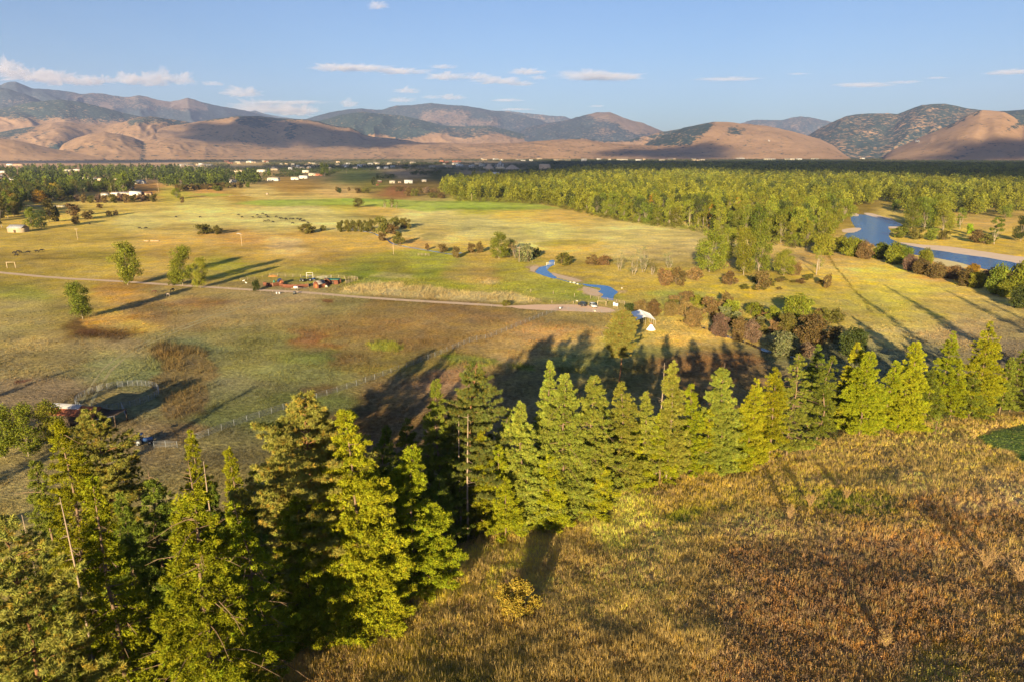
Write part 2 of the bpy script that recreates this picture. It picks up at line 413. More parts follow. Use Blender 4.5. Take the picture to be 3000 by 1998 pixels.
# crisp patches: polygon, colour, edge softness, strength
PATCH = [
 ([(680,598),(760,588),(900,586),(1000,583),(1100,585),(1250,590),(1400,590),(1560,596),(1650,612),(1500,618),(1350,614),(1250,622),(1180,612),(1080,604),(1000,602),(900,604),(800,606)],(168,178,50),3,.8),
 ([(1000,582),(1100,584),(1200,588),(1150,592),(1000,590)],(155,172,50),2,.7),
 ([(540,570),(620,566),(680,572),(620,578)],(160,172,50),3,.7),
 ([(1250,608),(1340,598),(1480,602),(1560,612),(1400,616)],(160,172,48),3,.6),
 ([(700,592),(800,586),(900,588),(820,596)],(160,172,50),3,.6),
 ([(1230,690),(1260,682),(1310,690),(1300,702),(1240,704)],(150,135,75),4,.6),
 ([(1560,714),(1620,706),(1760,704),(1740,716),(1640,722),(1580,724)],(175,155,45),4,.7),
 ([(0,1040),(0,1045),(10,1045)],(0,0,0),1,0),
 # round pen inside
 ([(250,1165),(330,1140),(420,1150),(440,1165),(400,1185),(300,1185)],(150,120,75),8,.5),
 # cattail patch
 ([(430,1030),(470,1000),(560,1015),(600,1030),(620,1060),(640,1100),(610,1130),(620,1180),(600,1215),(520,1225),(470,1205),(470,1160),(440,1120),(480,1080)],(130,98,54),10,.75),
 ([(460,1035),(530,1030),(545,1060),(500,1070)],(170,130,60),6,.6),
 # red-brown stains
 ([(945,1060),(1000,1040),(1040,1060),(960,1078)],(122,86,54),8,.4),
 ([(865,1140),(940,1125),(1000,1135),(960,1160),(890,1160)],(105,62,40),8,.6),
 ([(950,965),(1000,955),(1060,975),(1000,990)],(128,92,55),8,.35),
 ([(50,1115),(90,1108),(90,1120),(55,1125)],(105,40,28),5,.7),
 ([(950,878),(990,878),(985,888),(955,888)],(120,60,35),4,.7),
 ([(480,892),(560,870),(700,880),(600,905),(500,900)],(150,90,50),12,.5),
 ([(170,960),(230,930),(300,960),(420,975),(330,1000),(250,985)],(95,60,35),10,.7),
 ([(240,935),(340,925),(440,918),(450,925),(340,950),(255,960)],(218,158,55),6,.8),
 # bright yellow-green clumps
 ([(1070,1010),(1100,1000),(1150,1002),(1180,1015),(1160,1032),(1100,1030)],(160,155,30),5,.9),
 ([(1290,1040),(1340,1035),(1460,1055),(1470,1070),(1330,1068)],(130,135,35),6,.75),
 ([(1480,1068),(1550,1070),(1560,1085),(1490,1080)],(125,130,35),5,.75),
 ([(1640,1080),(1720,1080),(1720,1092),(1640,1092)],(120,120,35),5,.6),
 # straw beyond the road
 ([(1000,848),(1060,832),(1110,826),(1180,830),(1190,840),(1260,838),(1300,850),(1400,856),(1500,858),(1560,872),(1590,885),(1480,886),(1300,878),(1150,868),(1000,858)],(212,178,110),6,.85),
 ([(1400,826),(1440,820),(1470,828),(1430,835)],(210,175,110),5,.8),
 ([(1080,806),(1130,800),(1200,806),(1220,816),(1130,815),(1090,812)],(185,160,95),5,.7),
 ([(780,720),(830,708),(870,705),(880,715),(850,732),(800,728)],(212,170,108),6,.7),
 # lawn at the right of the hillside
 ([(2860,1280),(2900,1258),(3000,1245),(3100,1240),(3100,1360),(2990,1350),(2940,1318),(2880,1300)],(110,128,50),6,.95),
 # bare soil around the ponds
 ([(1545,782),(1570,775),(1600,782),(1580,792),(1565,802),(1555,796)],(190,145,110),3,.8),
 ([(1700,845),(1760,850),(1790,858),(1770,872),(1740,870),(1700,862)],(185,145,110),3,.8),
 ([(1600,796),(1660,808),(1720,822),(1700,830),(1650,816),(1610,806)],(180,140,105),3,.7),
 ([(1800,852),(1840,850),(1830,860),(1805,862)],(190,150,115),3,.7),
 # far field band darkened in colour where cloud shadow falls
 ([(960,500),(1290,505),(1290,540),(1600,545),(1600,525),(1300,510),(1000,495)],(95,85,50),6,.5),
]

def ground_cols(X, Y, Z):
    PX, PY = proj(X, Y, Z)
    r = np.hypot(X, Y)
    q = hill_q(X, Y)
    out = np.tile(galb(150, 120, 65), (len(X), 1))
    vis = (Y > 3) & (PX > -2500) & (PX < 6500) & (PY > 440) & (PY < 6000)
    # ragged borders: warp by noise that is laid out on the ground
    s = 1.0 / np.maximum(r, 30) * 2000
    wx = (fbm(X / 9, Y / 9, 21, 3) - .5) * 14 * s * 0.9 + (fbm(X / 60, Y / 60, 22, 3) - .5) * 40 * s * 0.8
    wy = ((fbm(X / 9, Y / 9, 23, 3) - .5) * 12 + (fbm(X / 60, Y / 60, 24, 3) - .5) * 60) * s * 60 / np.maximum(r, 60) * 0.8
    QX = PX + np.clip(wx, -160, 160); QY = PY + np.clip(wy, -60, 60)
    a = vis & (q < 0)
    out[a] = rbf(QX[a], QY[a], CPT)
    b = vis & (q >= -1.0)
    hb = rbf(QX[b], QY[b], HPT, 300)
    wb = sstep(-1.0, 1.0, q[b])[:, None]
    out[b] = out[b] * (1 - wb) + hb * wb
    # dark forest litter just below the edge
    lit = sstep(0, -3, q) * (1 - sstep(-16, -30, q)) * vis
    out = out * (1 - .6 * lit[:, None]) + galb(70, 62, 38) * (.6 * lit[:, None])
    wx2 = (fbm(X / 5, Y / 5, 31, 3) - .5) * 8 * s * .7
    wy2 = (fbm(X / 5, Y / 5, 32, 3) - .5) * 8 * s * 40 / np.maximum(r, 40)
    for (poly, c, soft, k) in PATCH:
        P = np.array(poly); bb = (P[:, 0].min() - 40, P[:, 0].max() + 40, P[:, 1].min() - 30, P[:, 1].max() + 30)
        m = vis & (PX > bb[0]) & (PX < bb[1]) & (PY > bb[2]) & (PY < bb[3])
        if not m.any() or k == 0: continue
        d = poly_sd(PX[m] + wx2[m], PY[m] + wy2[m], poly)
        w_ = sstep(-soft, soft, d)[:, None] * k
        out[m] = out[m] * (1 - w_) + galb(*c) * w_
    # broad natural mottling
    n = fbm(X / 35, Y / 35, 41, 4); n2 = fbm(X / 7, Y / 7, 43, 3); n3 = fbm(X / 160, Y / 45, 47, 4)
    g = (n - .5) * .7 + (n2 - .5) * .6 + (n3 - .5) * .7
    out = out * (1 + g[:, None] * np.array([1.0, .96, .9]))
    return np.clip(out, .004, .7)

def build_ground():
    az = np.concatenate([np.linspace(-180, -52, 50)[:-1], np.linspace(-52, -41, 34)[:-1], np.arange(-41, 41, .115), np.linspace(41, 52, 34), np.linspace(52, 180, 50)[1:-1]])
    az = np.radians(az)
    r = [1.0]
    while r[-1] < 60000:
        k = r[-1]
        r.append(k * (1.25 if k < 20 else 1.0085 if k < 1500 else 1.012 if k < 9000 else 1.1))
    r = np.array(r)
    A, R = np.meshgrid(az, r, indexing='ij')
    X = (np.sin(A) * R).ravel(); Y = (np.cos(A) * R).ravel()
    Z = ground_z(X, Y)
    n, m = len(az), len(r)
    V = np.stack([X, Y, Z], 1)
    i = np.arange(n)[:, None]; j = np.arange(m - 1)[None]
    i2 = (i + 1) % n
    F = np.stack([i * m + j, i2 * m + j, i2 * m + j + 1, i * m + j + 1], -1).reshape(-1, 4)[:, ::-1]
    k = len(V); V = np.vstack([V, [[0, 0, float(ground_z(np.zeros(1), np.zeros(1))[0])]]])
    T = np.stack([np.full(n, k), ((np.arange(n) + 1) % n) * m, np.arange(n) * m], 1)[:, ::-1]
    C = ground_cols(V[:, 0], V[:, 1], V[:, 2])
    me = npmesh('ground', V, [F, T], C, smooth=True)
    m_, nt, N, L = new_mat('meadow_ground')
    out = nd(N, 'ShaderNodeOutputMaterial'); b = nd(N, 'ShaderNodeBsdfDiffuse'); L.new(b.outputs[0], out.inputs[0])
    at_ = nd(N, 'ShaderNodeVertexColor'); at_.layer_name = 'Col'
    geo = nd(N, 'ShaderNodeNewGeometry')
    def noise(scale, det=4, sx=1, sy=1):
        mp = nd(N, 'ShaderNodeMapping'); mp.inputs['Scale'].default_value = (scale * sx, scale * sy, scale)
        L.new(geo.outputs['Position'], mp.inputs['Vector'])
        t = nd(N, 'ShaderNodeTexNoise'); t.inputs['Scale'].default_value = 1; t.inputs['Detail'].default_value = det; t.inputs['Roughness'].default_value = .65
        L.new(mp.outputs[0], t.inputs['Vector']); return t.outputs[0]
    def rng(x, a, b_, c, d):
        t = nd(N, 'ShaderNodeMapRange'); t.inputs['From Min'].default_value = a; t.inputs['From Max'].default_value = b_; t.inputs['To Min'].default_value = c; t.inputs['To Max'].default_value = d
        L.new(x, t.inputs['Value']); return t.outputs[0]
    n1 = noise(.9, 5); n2 = noise(.12, 5); n3 = noise(.03, 4, 1, 2.2); n4 = noise(.35, 4, 2.0, .7)
    def mul(col, fac):
        t = nd(N, 'ShaderNodeVectorMath', operation='SCALE'); L.new(col, t.inputs[0]); L.new(fac, t.inputs['Scale']); return t.outputs[0]
    c = mul(at_.outputs[0], rng(n1, .3, .7, .62, 1.38)); c = mul(c, rng(n2, .3, .7, .8, 1.2)); c = mul(c, rng(n4, .35, .65, .85, 1.15))
    # drier or greener spots
    hs = nd(N, 'ShaderNodeHueSaturation'); L.new(c, hs.inputs['Color']); L.new(rng(n3, .3, .7, .494, .508), hs.inputs['Hue']); L.new(rng(n2, .3, .7, .85, 1.15), hs.inputs['Saturation'])
    L.new(hs.outputs[0], b.inputs[0])
    bp = nd(N, 'ShaderNodeBump'); bp.inputs['Strength'].default_value = .9; bp.inputs['Distance'].default_value = .55
    L.new(n1, bp.inputs['Height']); L.new(bp.outputs[0], b.inputs['Normal'])
    o = put('ground', me, m_); tag(o, kind='structure')
    return o

# ------------------------------------------------------------------ mountains
def zz(k, pts):
    """zoomed reading -> photo pixels; k = 1000 px block"""
    return [(k * 1000 + a / 2.355, 150 + b / 2.355) for a, b in pts]

def mountain(name, label, pts, Rr, Rf, Rb, cols, forest, amp=.1, gl=700.0, seed=1, shape=1.1, stretch=1.0, rough=.0025, azpad=0.0):
    """a range: ridge line pts (photo), its distance, its front and back foot distance"""
    P = np.array(sorted(pts), float)
    dx = (P[:, 0] - 1500) / 2000; dy = (999 - P[:, 1]) / 2000
    hx, hy, hz = dx, CP + dy * SP, -SP + dy * CP
    az = np.arctan2(hx, hy); el = hz / np.hypot(hx, hy)
    a0, a1 = az[0], az[-1]
    step = math.radians(.065)
    ext = math.radians(9.0) * azpad
    A = np.arange(a0 - (ext if azpad and a0 < -.5 else 0), a1 + (ext if azpad and a1 > .5 else 0) + step, step)
    E = np.interp(A, az, el)
    k = np.array([.25, .5, .25]); E = np.convolve(np.pad(E, 1, 'edge'), k, 'valid')
    nr = 90
    t = np.linspace(0, 1, nr); tb = np.linspace(1, 2, 24)[1:]
    T = np.concatenate([t, tb])
    AA, TT = np.meshgrid(A, T, indexing='ij')
    EE = np.repeat(E[:, None], len(T), 1)
    rwob = 1 + .03 * (fbm(AA * 14, AA * 0 + seed, seed, 3) - .5) * 2
    R = np.where(TT <= 1, Rf + (Rr - Rf) * TT, Rr + (Rb - Rr) * (TT - 1)) * 1.0
    RRr = Rr
    zr = np.maximum(CAMZ + RRr * EE, -20)
    endf = 1.0
    prof = np.where(TT <= 1, np.sin(np.clip(TT, 0, 1) * pi / 2) ** shape * .35 + .65 * np.clip(TT, 0, 1) ** (shape * 1.15), np.cos(np.clip(TT - 1, 0, 1) * pi / 2))
    Z = zr * prof
    X0 = np.sin(AA) * R; Y0 = np.cos(AA) * R
    # spurs and gullies running downhill
    s = AA * Rr
    wp = (fbm(s / (gl * 3), R / (gl * 4), seed + 3, 3) - .5) * gl * 2.2
    n = fbm((s + wp) / gl, R / (gl * 3.2 * stretch), seed + 5, 4)
    rid = 1 - np.abs(n * 2 - 1) * 1.6
    n2 = fbm(s / (gl * .28), R / (gl * .6), seed + 9, 3) - .5
    env = np.where(TT <= 1, np.sin(np.clip(TT, 0, 1) * pi) ** .8, np.sin(np.clip(TT - 1, 0, 1) * pi))
    Z = Z + (rid - .75) * amp * np.maximum(zr, 60) * env * 1.0 + n2 * amp * .2 * np.maximum(zr, 60) * env
    # keep every point under the sight line of the ridge, so that the outline stays the ridge
    lim = CAMZ + R * EE
    front = TT < .97
    Z = np.where(front, np.minimum(Z, lim - (1 - TT) * 4), Z)
    Z = Z + (fbm(s / 60, R / 60, seed + 13, 2) - .5) * rough * Rr * .35 * np.clip(TT * 3, 0, 1)
    X = X0.ravel(); Y = Y0.ravel(); Zf = Z.ravel() - 3
    V = np.stack([X, Y, Zf], 1)
    na, nt_ = len(A), len(T)
    i = np.arange(na - 1)[:, None]; j = np.arange(nt_ - 1)[None]
    F = np.stack([i * nt_ + j, (i + 1) * nt_ + j, (i + 1) * nt_ + j + 1, i * nt_ + j + 1], -1).reshape(-1, 4)[:, ::-1]
    PX, PY = proj(X, Y, Zf)
    # forest amount
    fo = forest(PX, PY, TT.ravel(), np.clip((rid.ravel()), -1, 1))
    C = np.zeros((len(X), 3)); C[:, 0] = np.clip(fo, 0, 1)
    C[:, 1] = fbm(X / 900, Y / 900, seed + 20, 4); C[:, 2] = np.clip(rid.ravel() * .5 + .4, 0, 1)
    me = npmesh(name, V, F, C, smooth=True)
    m_, nt2, N, L = new_mat(name + '_cover')
    out = nd(N, 'ShaderNodeOutputMaterial'); b = nd(N, 'ShaderNodeBsdfDiffuse'); L.new(b.outputs[0], out.inputs[0])
    at_ = nd(N, 'ShaderNodeVertexColor'); at_.layer_name = 'Col'
    sp = nd(N, 'ShaderNodeSeparateColor'); L.new(at_.outputs[0], sp.inputs[0])
    geo = nd(N, 'ShaderNodeNewGeometry')
    def noise(sc_, det=3):
        t_ = nd(N, 'ShaderNodeTexNoise'); t_.inputs['Scale'].default_value = sc_; t_.inputs['Detail'].default_value = det; t_.inputs['Roughness'].default_value = .7
        L.new(geo.outputs['Position'], t_.inputs['Vector']); return t_.outputs[0]
    def rng(x, a, b_, c, d):
        t_ = nd(N, 'ShaderNodeMapRange'); t_.inputs['From Min'].default_value = a; t_.inputs['From Max'].default_value = b_; t_.inputs['To Min'].default_value = c; t_.inputs['To Max'].default_value = d
        L.new(x, t_.inputs['Value']); return t_.outputs[0]
    n1 = noise(1 / 48.0, 3); n2_ = noise(1 / 330.0, 5)
    ad = nd(N, 'ShaderNodeMath', operation='ADD'); L.new(sp.outputs[0], ad.inputs[0]); L.new(rng(n1, .3, .7, -.62, .62), ad.inputs[1])
    ad2 = nd(N, 'ShaderNodeMath', operation='ADD'); L.new(ad.outputs[0], ad2.inputs[0]); L.new(rng(n2_, .3, .7, -.3, .3), ad2.inputs[1])
    fm = rng(ad2.outputs[0], .38, .62, 0, 1)
    def mix(f, a, b_, bl='MIX'):
        t_ = nd(N, 'ShaderNodeMixRGB'); t_.blend_type = bl
        if isinstance(f, float): t_.inputs[0].default_value = f
        else: L.new(f, t_.inputs[0])
        for k_, v_ in ((1, a), (2, b_)):
            if isinstance(v_, (tuple, list, np.ndarray)): t_.inputs[k_].default_value = (*[float(q) for q in v_], 1)
            else: L.new(v_, t_.inputs[k_])
        return t_.outputs[0]
    g = mix(rng(n2_, .35, .65, 0, 1), cols[0], cols[1]); f_ = mix(rng(n1, .35, .65, 0, 1), cols[2], cols[3])
    g2 = mix(rng(n1, .3, .7, 0, .35), g, cols[4])
    L.new(mix(fm, g2, f_), b.inputs[0])
    bp = nd(N, 'ShaderNodeBump'); bp.inputs['Strength'].default_value = .5; bp.inputs['Distance'].default_value = 7
    L.new(n1, bp.inputs['Height']); L.new(bp.outputs[0], b.inputs['Normal'])
    o = put(name, me, m_); tag(o, kind='structure')
    if label: o['label'] = label
    return o, (A, T, R, Z)

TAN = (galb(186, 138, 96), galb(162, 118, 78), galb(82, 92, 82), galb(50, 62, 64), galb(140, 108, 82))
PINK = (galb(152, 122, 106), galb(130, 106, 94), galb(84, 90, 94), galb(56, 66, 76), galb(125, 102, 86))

def boxmask(PX, PY, x0, x1, y0, y1, s=20):
    return sstep(x0 - s, x0 + s, PX) * (1 - sstep(x1 - s, x1 + s, PX)) * sstep(y0 - s * .5, y0 + s * .5, PY) * (1 - sstep(y1 - s * .5, y1 + s * .5, PY))

def polymask(PX, PY, poly, soft=6):
    soft = soft * 1.5 + 1
    return sstep(-soft, soft, poly_sd(PX + (fbm(PX / 9, PY / 4, 91, 3) - .5) * 26, PY + (fbm(PX / 9, PY / 4, 92, 3) - .5) * 10, poly))
HILLS = {}
def build_mountains():
    # far left range
    L1 = zz(0, [(-300, 290), (-150, 260), (0, 235), (60, 215), (105, 210), (160, 232), (215, 258), (300, 262), (400, 270), (500, 285), (560, 298), (640, 290), (700, 293), (760, 305), (850, 318), (910, 315), (950, 305), (1010, 315), (1080, 335), (1170, 350), (1240, 338), (1290, 323), (1340, 335), (1400, 355), (1500, 378), (1600, 395), (1700, 412), (1800, 440), (1950, 475), (2150, 530)])
    f1 = lambda PX, PY, T, r: .95 - 1.0 * polymask(PX, PY, zz(0, [(1000, 310), (1180, 345), (1290, 320), (1400, 360), (1440, 410), (1250, 400), (1100, 370)]), 6) - .8 * polymask(PX, PY, zz(0, [(690, 360), (730, 350), (790, 395), (770, 410), (700, 385)]), 3) - .4 * boxmask(PX, PY, 200, 540, 255, 320)
    mountain('far_mountain_range', None, L1, 17500, 13000, 22000, PINK, f1, .16, 1300, 3, 1.0, azpad=1)
    mountain('far_low_hills', None, zz(0, [(1640, 440), (1700, 418), (1760, 412), (1820, 432), (1920, 452), (2050, 470), (2200, 500)]), 21500, 20000, 23000, PINK, lambda a, b, c, d: a * 0 + .8, .1, 900, 31, 1.0)
    # left forested foothill
    L2 = zz(0, [(-300, 330), (-100, 270), (0, 252), (60, 262), (130, 285), (200, 305), (295, 348), (360, 352), (430, 360), (520, 420)])
    mountain('forested_shoulder', None, L2, 14500, 12600, 17000, PINK, lambda PX, PY, T, r: .9 - .5 * polymask(PX, PY, zz(0, [(60, 380), (110, 350), (100, 385)]), 4), .12, 800, 5, 1.0, azpad=1)
    L2b = zz(0, [(-300, 430), (0, 398), (130, 370), (220, 352), (330, 342), (430, 336), (550, 350), (700, 385), (850, 428), (1000, 458), (1200, 485), (1400, 505), (1600, 560)])
    mountain('forested_foothill', None, L2b, 12500, 9800, 14500, TAN, lambda PX, PY, T, r: 1.0 - 1.1 * sstep(330, 372, PY - (PX - 100) * .02) - .1 * r, .18, 900, 7, 1.0, azpad=1)
    # tan rolling hills at left with trees on the crest
    L3 = zz(0, [(-300, 590), (0, 560), (100, 540), (250, 515), (380, 492), (440, 488), (520, 498), (620, 510), (740, 512), (850, 490), (950, 457), (1040, 452), (1150, 467), (1300, 492), (1400, 510), (1600, 560), (1750, 610)])
    def f3(PX, PY, T, r):
        f = .12 - .05 * r + .75 * polymask(PX, PY, zz(0, [(870, 520), (900, 480), (960, 452), (1060, 448), (1160, 465), (1300, 490), (1400, 510), (1300, 525), (1180, 520), (1080, 500), (950, 510)]), 6)
        f += .75 * polymask(PX, PY, zz(0, [(-300, 560), (0, 530), (200, 500), (240, 540), (100, 600), (0, 610), (-300, 620)]), 8)
        f += .6 * polymask(PX, PY, zz(0, [(150, 610), (350, 550), (360, 562), (180, 620)]), 2) + .7 * polymask(PX, PY, zz(0, [(340, 640), (440, 630), (620, 690), (300, 700)]), 6)
        return f
    mountain('grassy_hills', None, L3, 9900, 7700, 11500, TAN, f3, .22, 560, 9, .9, azpad=1)
    L3b = zz(0, [(900, 560), (1100, 528), (1340, 492), (1500, 467), (1640, 448), (1700, 448), (1800, 450), (1900, 462), (2000, 468), (2100, 470), (2200, 485), (2300, 515)]) + zz(1, [(0, 522), (60, 525), (110, 548), (150, 575), (240, 595), (330, 600), (430, 612), (600, 640)])
    def f3b(PX, PY, T, r):
        f = .1 + .8 * polymask(PX, PY, zz(0, [(1620, 480), (1650, 452), (1800, 448), (1960, 462), (1970, 485), (1850, 495), (1860, 520), (1750, 525), (1640, 500)]), 5)
        f += .7 * polymask(PX, PY, zz(0, [(1990, 490), (2080, 520), (2010, 540), (2040, 600), (1980, 600), (1960, 550)]), 4) + .7 * sstep(6, 2, PY - np.interp(PX, *np.array(sorted(L3b)).T)) * sstep(560, 640, PX)
        return f
    mountain('big_grassy_hill', None, L3b, 9300, 7300, 11500, TAN, f3b, .2, 800, 11, .9)
    # low front swells
    mountain('left_grass_swell', None, zz(0, [(-300, 590), (-60, 602), (0, 605), (90, 612), (200, 635), (300, 660), (400, 680), (520, 690), (700, 700)]), 7000, 6400, 8000, TAN, lambda a, b, c, d: a * 0 + .02, .05, 400, 33, .9, azpad=1)
    L4f = zz(0, [(400, 690), (430, 645), (520, 600), (620, 570), (720, 560), (830, 572), (930, 600), (990, 625), (1100, 600), (1200, 592), (1350, 610), (1500, 632), (1700, 652), (1900, 655), (2100, 655), (2355, 650)]) + zz(1, [(100, 650), (300, 645), (500, 635), (700, 630), (900, 640), (1040, 635), (1220, 632), (1350, 620), (1480, 612), (1600, 608), (1700, 612), (1800, 632), (1950, 645), (2200, 655), (2355, 662)]) + zz(2, [(100, 670), (200, 685), (330, 713), (420, 722), (500, 742)])
    mountain('grassy_bench', None, L4f, 7900, 6500, 9300, TAN, lambda PX, PY, T, r: .12 + .35 * sstep(12, 3, np.abs(PX - 420)) * (PY > 420), .16, 420, 13, .8)
    # central forested mountains
    L4 = zz(0, [(2080, 480), (2250, 430), (2355, 410)]) + zz(1, [(60, 402), (140, 397), (240, 405), (285, 405), (330, 390), (380, 378), (480, 374), (560, 365), (620, 358), (700, 370), (850, 378), (950, 393), (1040, 412), (1150, 420), (1350, 470), (1550, 540)])
    f4 = lambda PX, PY, T, r: .95 - .55 * polymask(PX, PY, zz(1, [(530, 470), (580, 430), (700, 405), (880, 430), (900, 480), (1080, 470), (1070, 520), (800, 520), (600, 500)]), 8) - .1 * r
    mountain('round_forested_mountain', None, L4, 15500, 12600, 18500, PINK, f4, .17, 1200, 15, 1.0)
    mountain('distant_forested_ridge', None, zz(1, [(1000, 420), (1040, 412), (1150, 415), (1300, 432), (1450, 447), (1540, 452), (1580, 468), (1700, 500)]), 18000, 16500, 20000, PINK, lambda PX, PY, T, r: .75 + 0 * PX, .12, 900, 17, 1.0)
    L4b = zz(0, [(2140, 500), (2250, 470), (2355, 440)]) + zz(1, [(140, 420), (300, 435), (420, 446), (560, 478), (700, 512), (850, 522), (940, 516), (1010, 516), (1150, 545), (1300, 585), (1480, 625)])
    f4b = lambda PX, PY, T, r: 1.0 - 1.2 * sstep(395, 410, PY + 7 * np.sin(PX / 28.0)) - .35 * polymask(PX, PY, zz(1, [(550, 600), (620, 550), (1000, 530), (1200, 600), (900, 610)]), 10)
    mountain('dark_wooded_hills', None, L4b, 12200, 9900, 14000, TAN, f4b, .2, 650, 19, 1.0)
    L4c = zz(1, [(1180, 590), (1280, 530), (1380, 505), (1500, 488), (1560, 475), (1630, 455), (1700, 438), (1770, 422), (1810, 425), (1850, 422), (1900, 440), (1950, 462), (2000, 478), (2080, 497), (2150, 525), (2200, 548), (2300, 590), (2355, 610)])
    f4c = lambda PX, PY, T, r: .95 - .9 * polymask(PX, PY, zz(1, [(1690, 430), (1850, 415), (2220, 540), (2250, 580), (2000, 560), (1900, 500), (1750, 470)]), 7) - .55 * polymask(PX, PY, zz(1, [(1760, 570), (1800, 540), (1900, 560), (1830, 590)]), 5) - .1 * r
    mountain('reddish_peak', None, L4c, 12800, 10200, 15000, PINK, f4c, .17, 800, 23, 1.0)
    mountain('wooded_spur', None, zz(1, [(1440, 640), (1500, 615), (1650, 600), (1800, 622), (1950, 620), (2030, 600), (2100, 585), (2200, 560), (2355, 535)]) + zz(2, [(80, 515), (150, 520), (300, 560)]), 10400, 9300, 12000, TAN, lambda PX, PY, T, r: .85 - .5 * sstep(2350, 2355, PX) - .5 * r * sstep(.3, .9, vnoise(PX / 30, PY / 8, 4)) - .6 * sstep(412, 420, PY), .2, 420, 25, 1.0)
    # right side
    mountain('distant_blue_hill', None, zz(2, [(330, 520), (410, 497), (480, 476), (560, 475), (680, 478), (740, 463), (810, 452), (880, 458), (960, 475), (1030, 490), (1150, 530)]), 17000, 15000, 19000, PINK, lambda PX, PY, T, r: .72 + 0 * PX, .14, 1000, 27, 1.0)
    L7 = zz(2, [(840, 600), (880, 572), (960, 525), (1050, 482), (1130, 448), (1200, 437), (1300, 430), (1420, 430), (1480, 435), (1560, 405), (1650, 372), (1720, 367), (1800, 362), (1880, 375), (1960, 395), (2050, 405), (2130, 415), (2250, 412), (2355, 405), (2500, 400), (2700, 390)])
    f7 = lambda PX, PY, T, r: .86 - .2 * r + .25 * sstep(330, 300, PY - np.abs(PX - 2750) * .05) + .3 * sstep(2920, 2960, PX)
    mountain('wooded_mountain_flank', None, L7, 10600, 8300, 13500, TAN, f7, .2, 800, 29, 1.05, azpad=1)
    L5 = zz(1, [(2100, 640), (2200, 590), (2300, 560)]) + zz(2, [(0, 530), (80, 515), (150, 498), (220, 487), (300, 490), (450, 502), (600, 520), (740, 550), (850, 580), (960, 612), (1040, 652), (1110, 702), (1175, 748)])
    def f5(PX, PY, T, r):
        f = -.1 + 1.0 * polymask(PX, PY, zz(2, [(-200, 480), (0, 500), (235, 480), (180, 560), (60, 640), (60, 660), (-300, 660)]), 5)
        f += .75 * polymask(PX, PY, zz(2, [(280, 570), (330, 520), (380, 512), (380, 545), (430, 540), (400, 580), (360, 590)]), 4)
        for ln in ([(190, 670), (230, 620), (290, 570)], [(430, 660), (460, 610), (490, 585)], [(670, 720), (683, 660), (675, 600)]):
            for k in range(2):
                a = ln[k]; b_ = ln[k + 1]
                f += .6 * polymask(PX, PY, zz(2, [(a[0] - 5, a[1]), (b_[0] - 5, b_[1]), (b_[0] + 5, b_[1]), (a[0] + 5, a[1])]), 2.5)
        return f
    HILLS['bald'] = mountain('bald_hill', None, L5, 8800, 6900, 10600, TAN, f5, .1, 620, 35, .9)[1]
    L8 = zz(2, [(1380, 745), (1400, 715), (1450, 680), (1550, 638), (1650, 590), (1750, 550), (1820, 520), (1900, 480), (1980, 437), (2060, 405), (2130, 410), (2220, 420), (2280, 450), (2320, 485), (2355, 508), (2450, 470), (2700, 420)])
    def f8(PX, PY, T, r):
        f = -.12 + 1.0 * polymask(PX, PY, zz(2, [(1800, 545), (1840, 510), (1900, 478), (1980, 435), (2065, 402), (2050, 430), (1960, 460), (1880, 510), (1840, 545)]), 4)
        f += .9 * polymask(PX, PY, zz(2, [(2230, 552), (2290, 500), (2300, 470), (2360, 440), (2600, 400), (2600, 480), (2370, 510)]), 5)
        for (a, b_) in (((1640, 735), (1670, 680)), ((1670, 680), (1705, 628)), ((2140, 590), (2230, 552))):
            f += .6 * polymask(PX, PY, zz(2, [(a[0] - 6, a[1]), (b_[0] - 6, b_[1]), (b_[0] + 6, b_[1]), (a[0] + 6, a[1])]), 2.5)
        return f
    HILLS['face'] = mountain('grassy_mountain_face', None, L8, 8300, 6600, 10200, TAN, f8, .12, 640, 37, .95, azpad=1)[1]

def hill_point(H, px, py):
    """meet a sight ray with a mountain grid"""
    A, T, R, Z = H
    x, y, w = ray(px, py)
    a = math.atan2(x, y); k = int(np.clip(round((a - A[0]) / (A[1] - A[0])), 0, len(A) - 1))
    el = w / math.hypot(x, y)
    d = Z[k] - 3 - (CAMZ + R[k] * el)
    i = int(np.argmax(d > 0))
    t = d[i - 1] / (d[i - 1] - d[i]) if i > 0 else 0
    r = R[k][i - 1] * (1 - t) + R[k][i] * t if i > 0 else R[k][i]
    return math.sin(a) * r, math.cos(a) * r, CAMZ + r * el

def letters():
    spec = {'M': [[(0, 0), (0, 1)], [(0, 1), (.5, .3)], [(.5, .3), (1, 1)], [(1, 1), (1, 0)]], 'L': [[(0, 1), (0, 0)], [(0, 0), (.7, 0)]]}
    for ch, H, px, py, s, lab in (('M', 'face', 2682, 419, 9, 'big white letter M laid on the tan mountain face at right'), ('L', 'bald', 2251, 416, 5.5, 'small white letter L laid on the bald tan hill')):
        mb = MB()
        for a, b in spec[ch]:
            P = []
            for k in range(7):
                u = a[0] + (b[0] - a[0]) * k / 6; v = a[1] + (b[1] - a[1]) * k / 6
                X, Y, Z = hill_point(HILLS[H], px + u * s, py - v * s * .62)
                P.append((X, Y - 6, Z + 5))
            P = np.array(P); w = 2.8
            mb.tube(P, [w] * len(P), 5)
        o = mb.build('hillside_letter', M['white']); tag(o, lab, 'letter', 'white letters on the hills')
        o.location = (0, 0, 0)

build_ground()
build_mountains()
letters()
# ------------------------------------------------------------------ vegetation makers
def rvec(rg, n):
    v = rg.normal(size=(n, 3)); return v / (np.linalg.norm(v, axis=1)[:, None] + 1e-9)

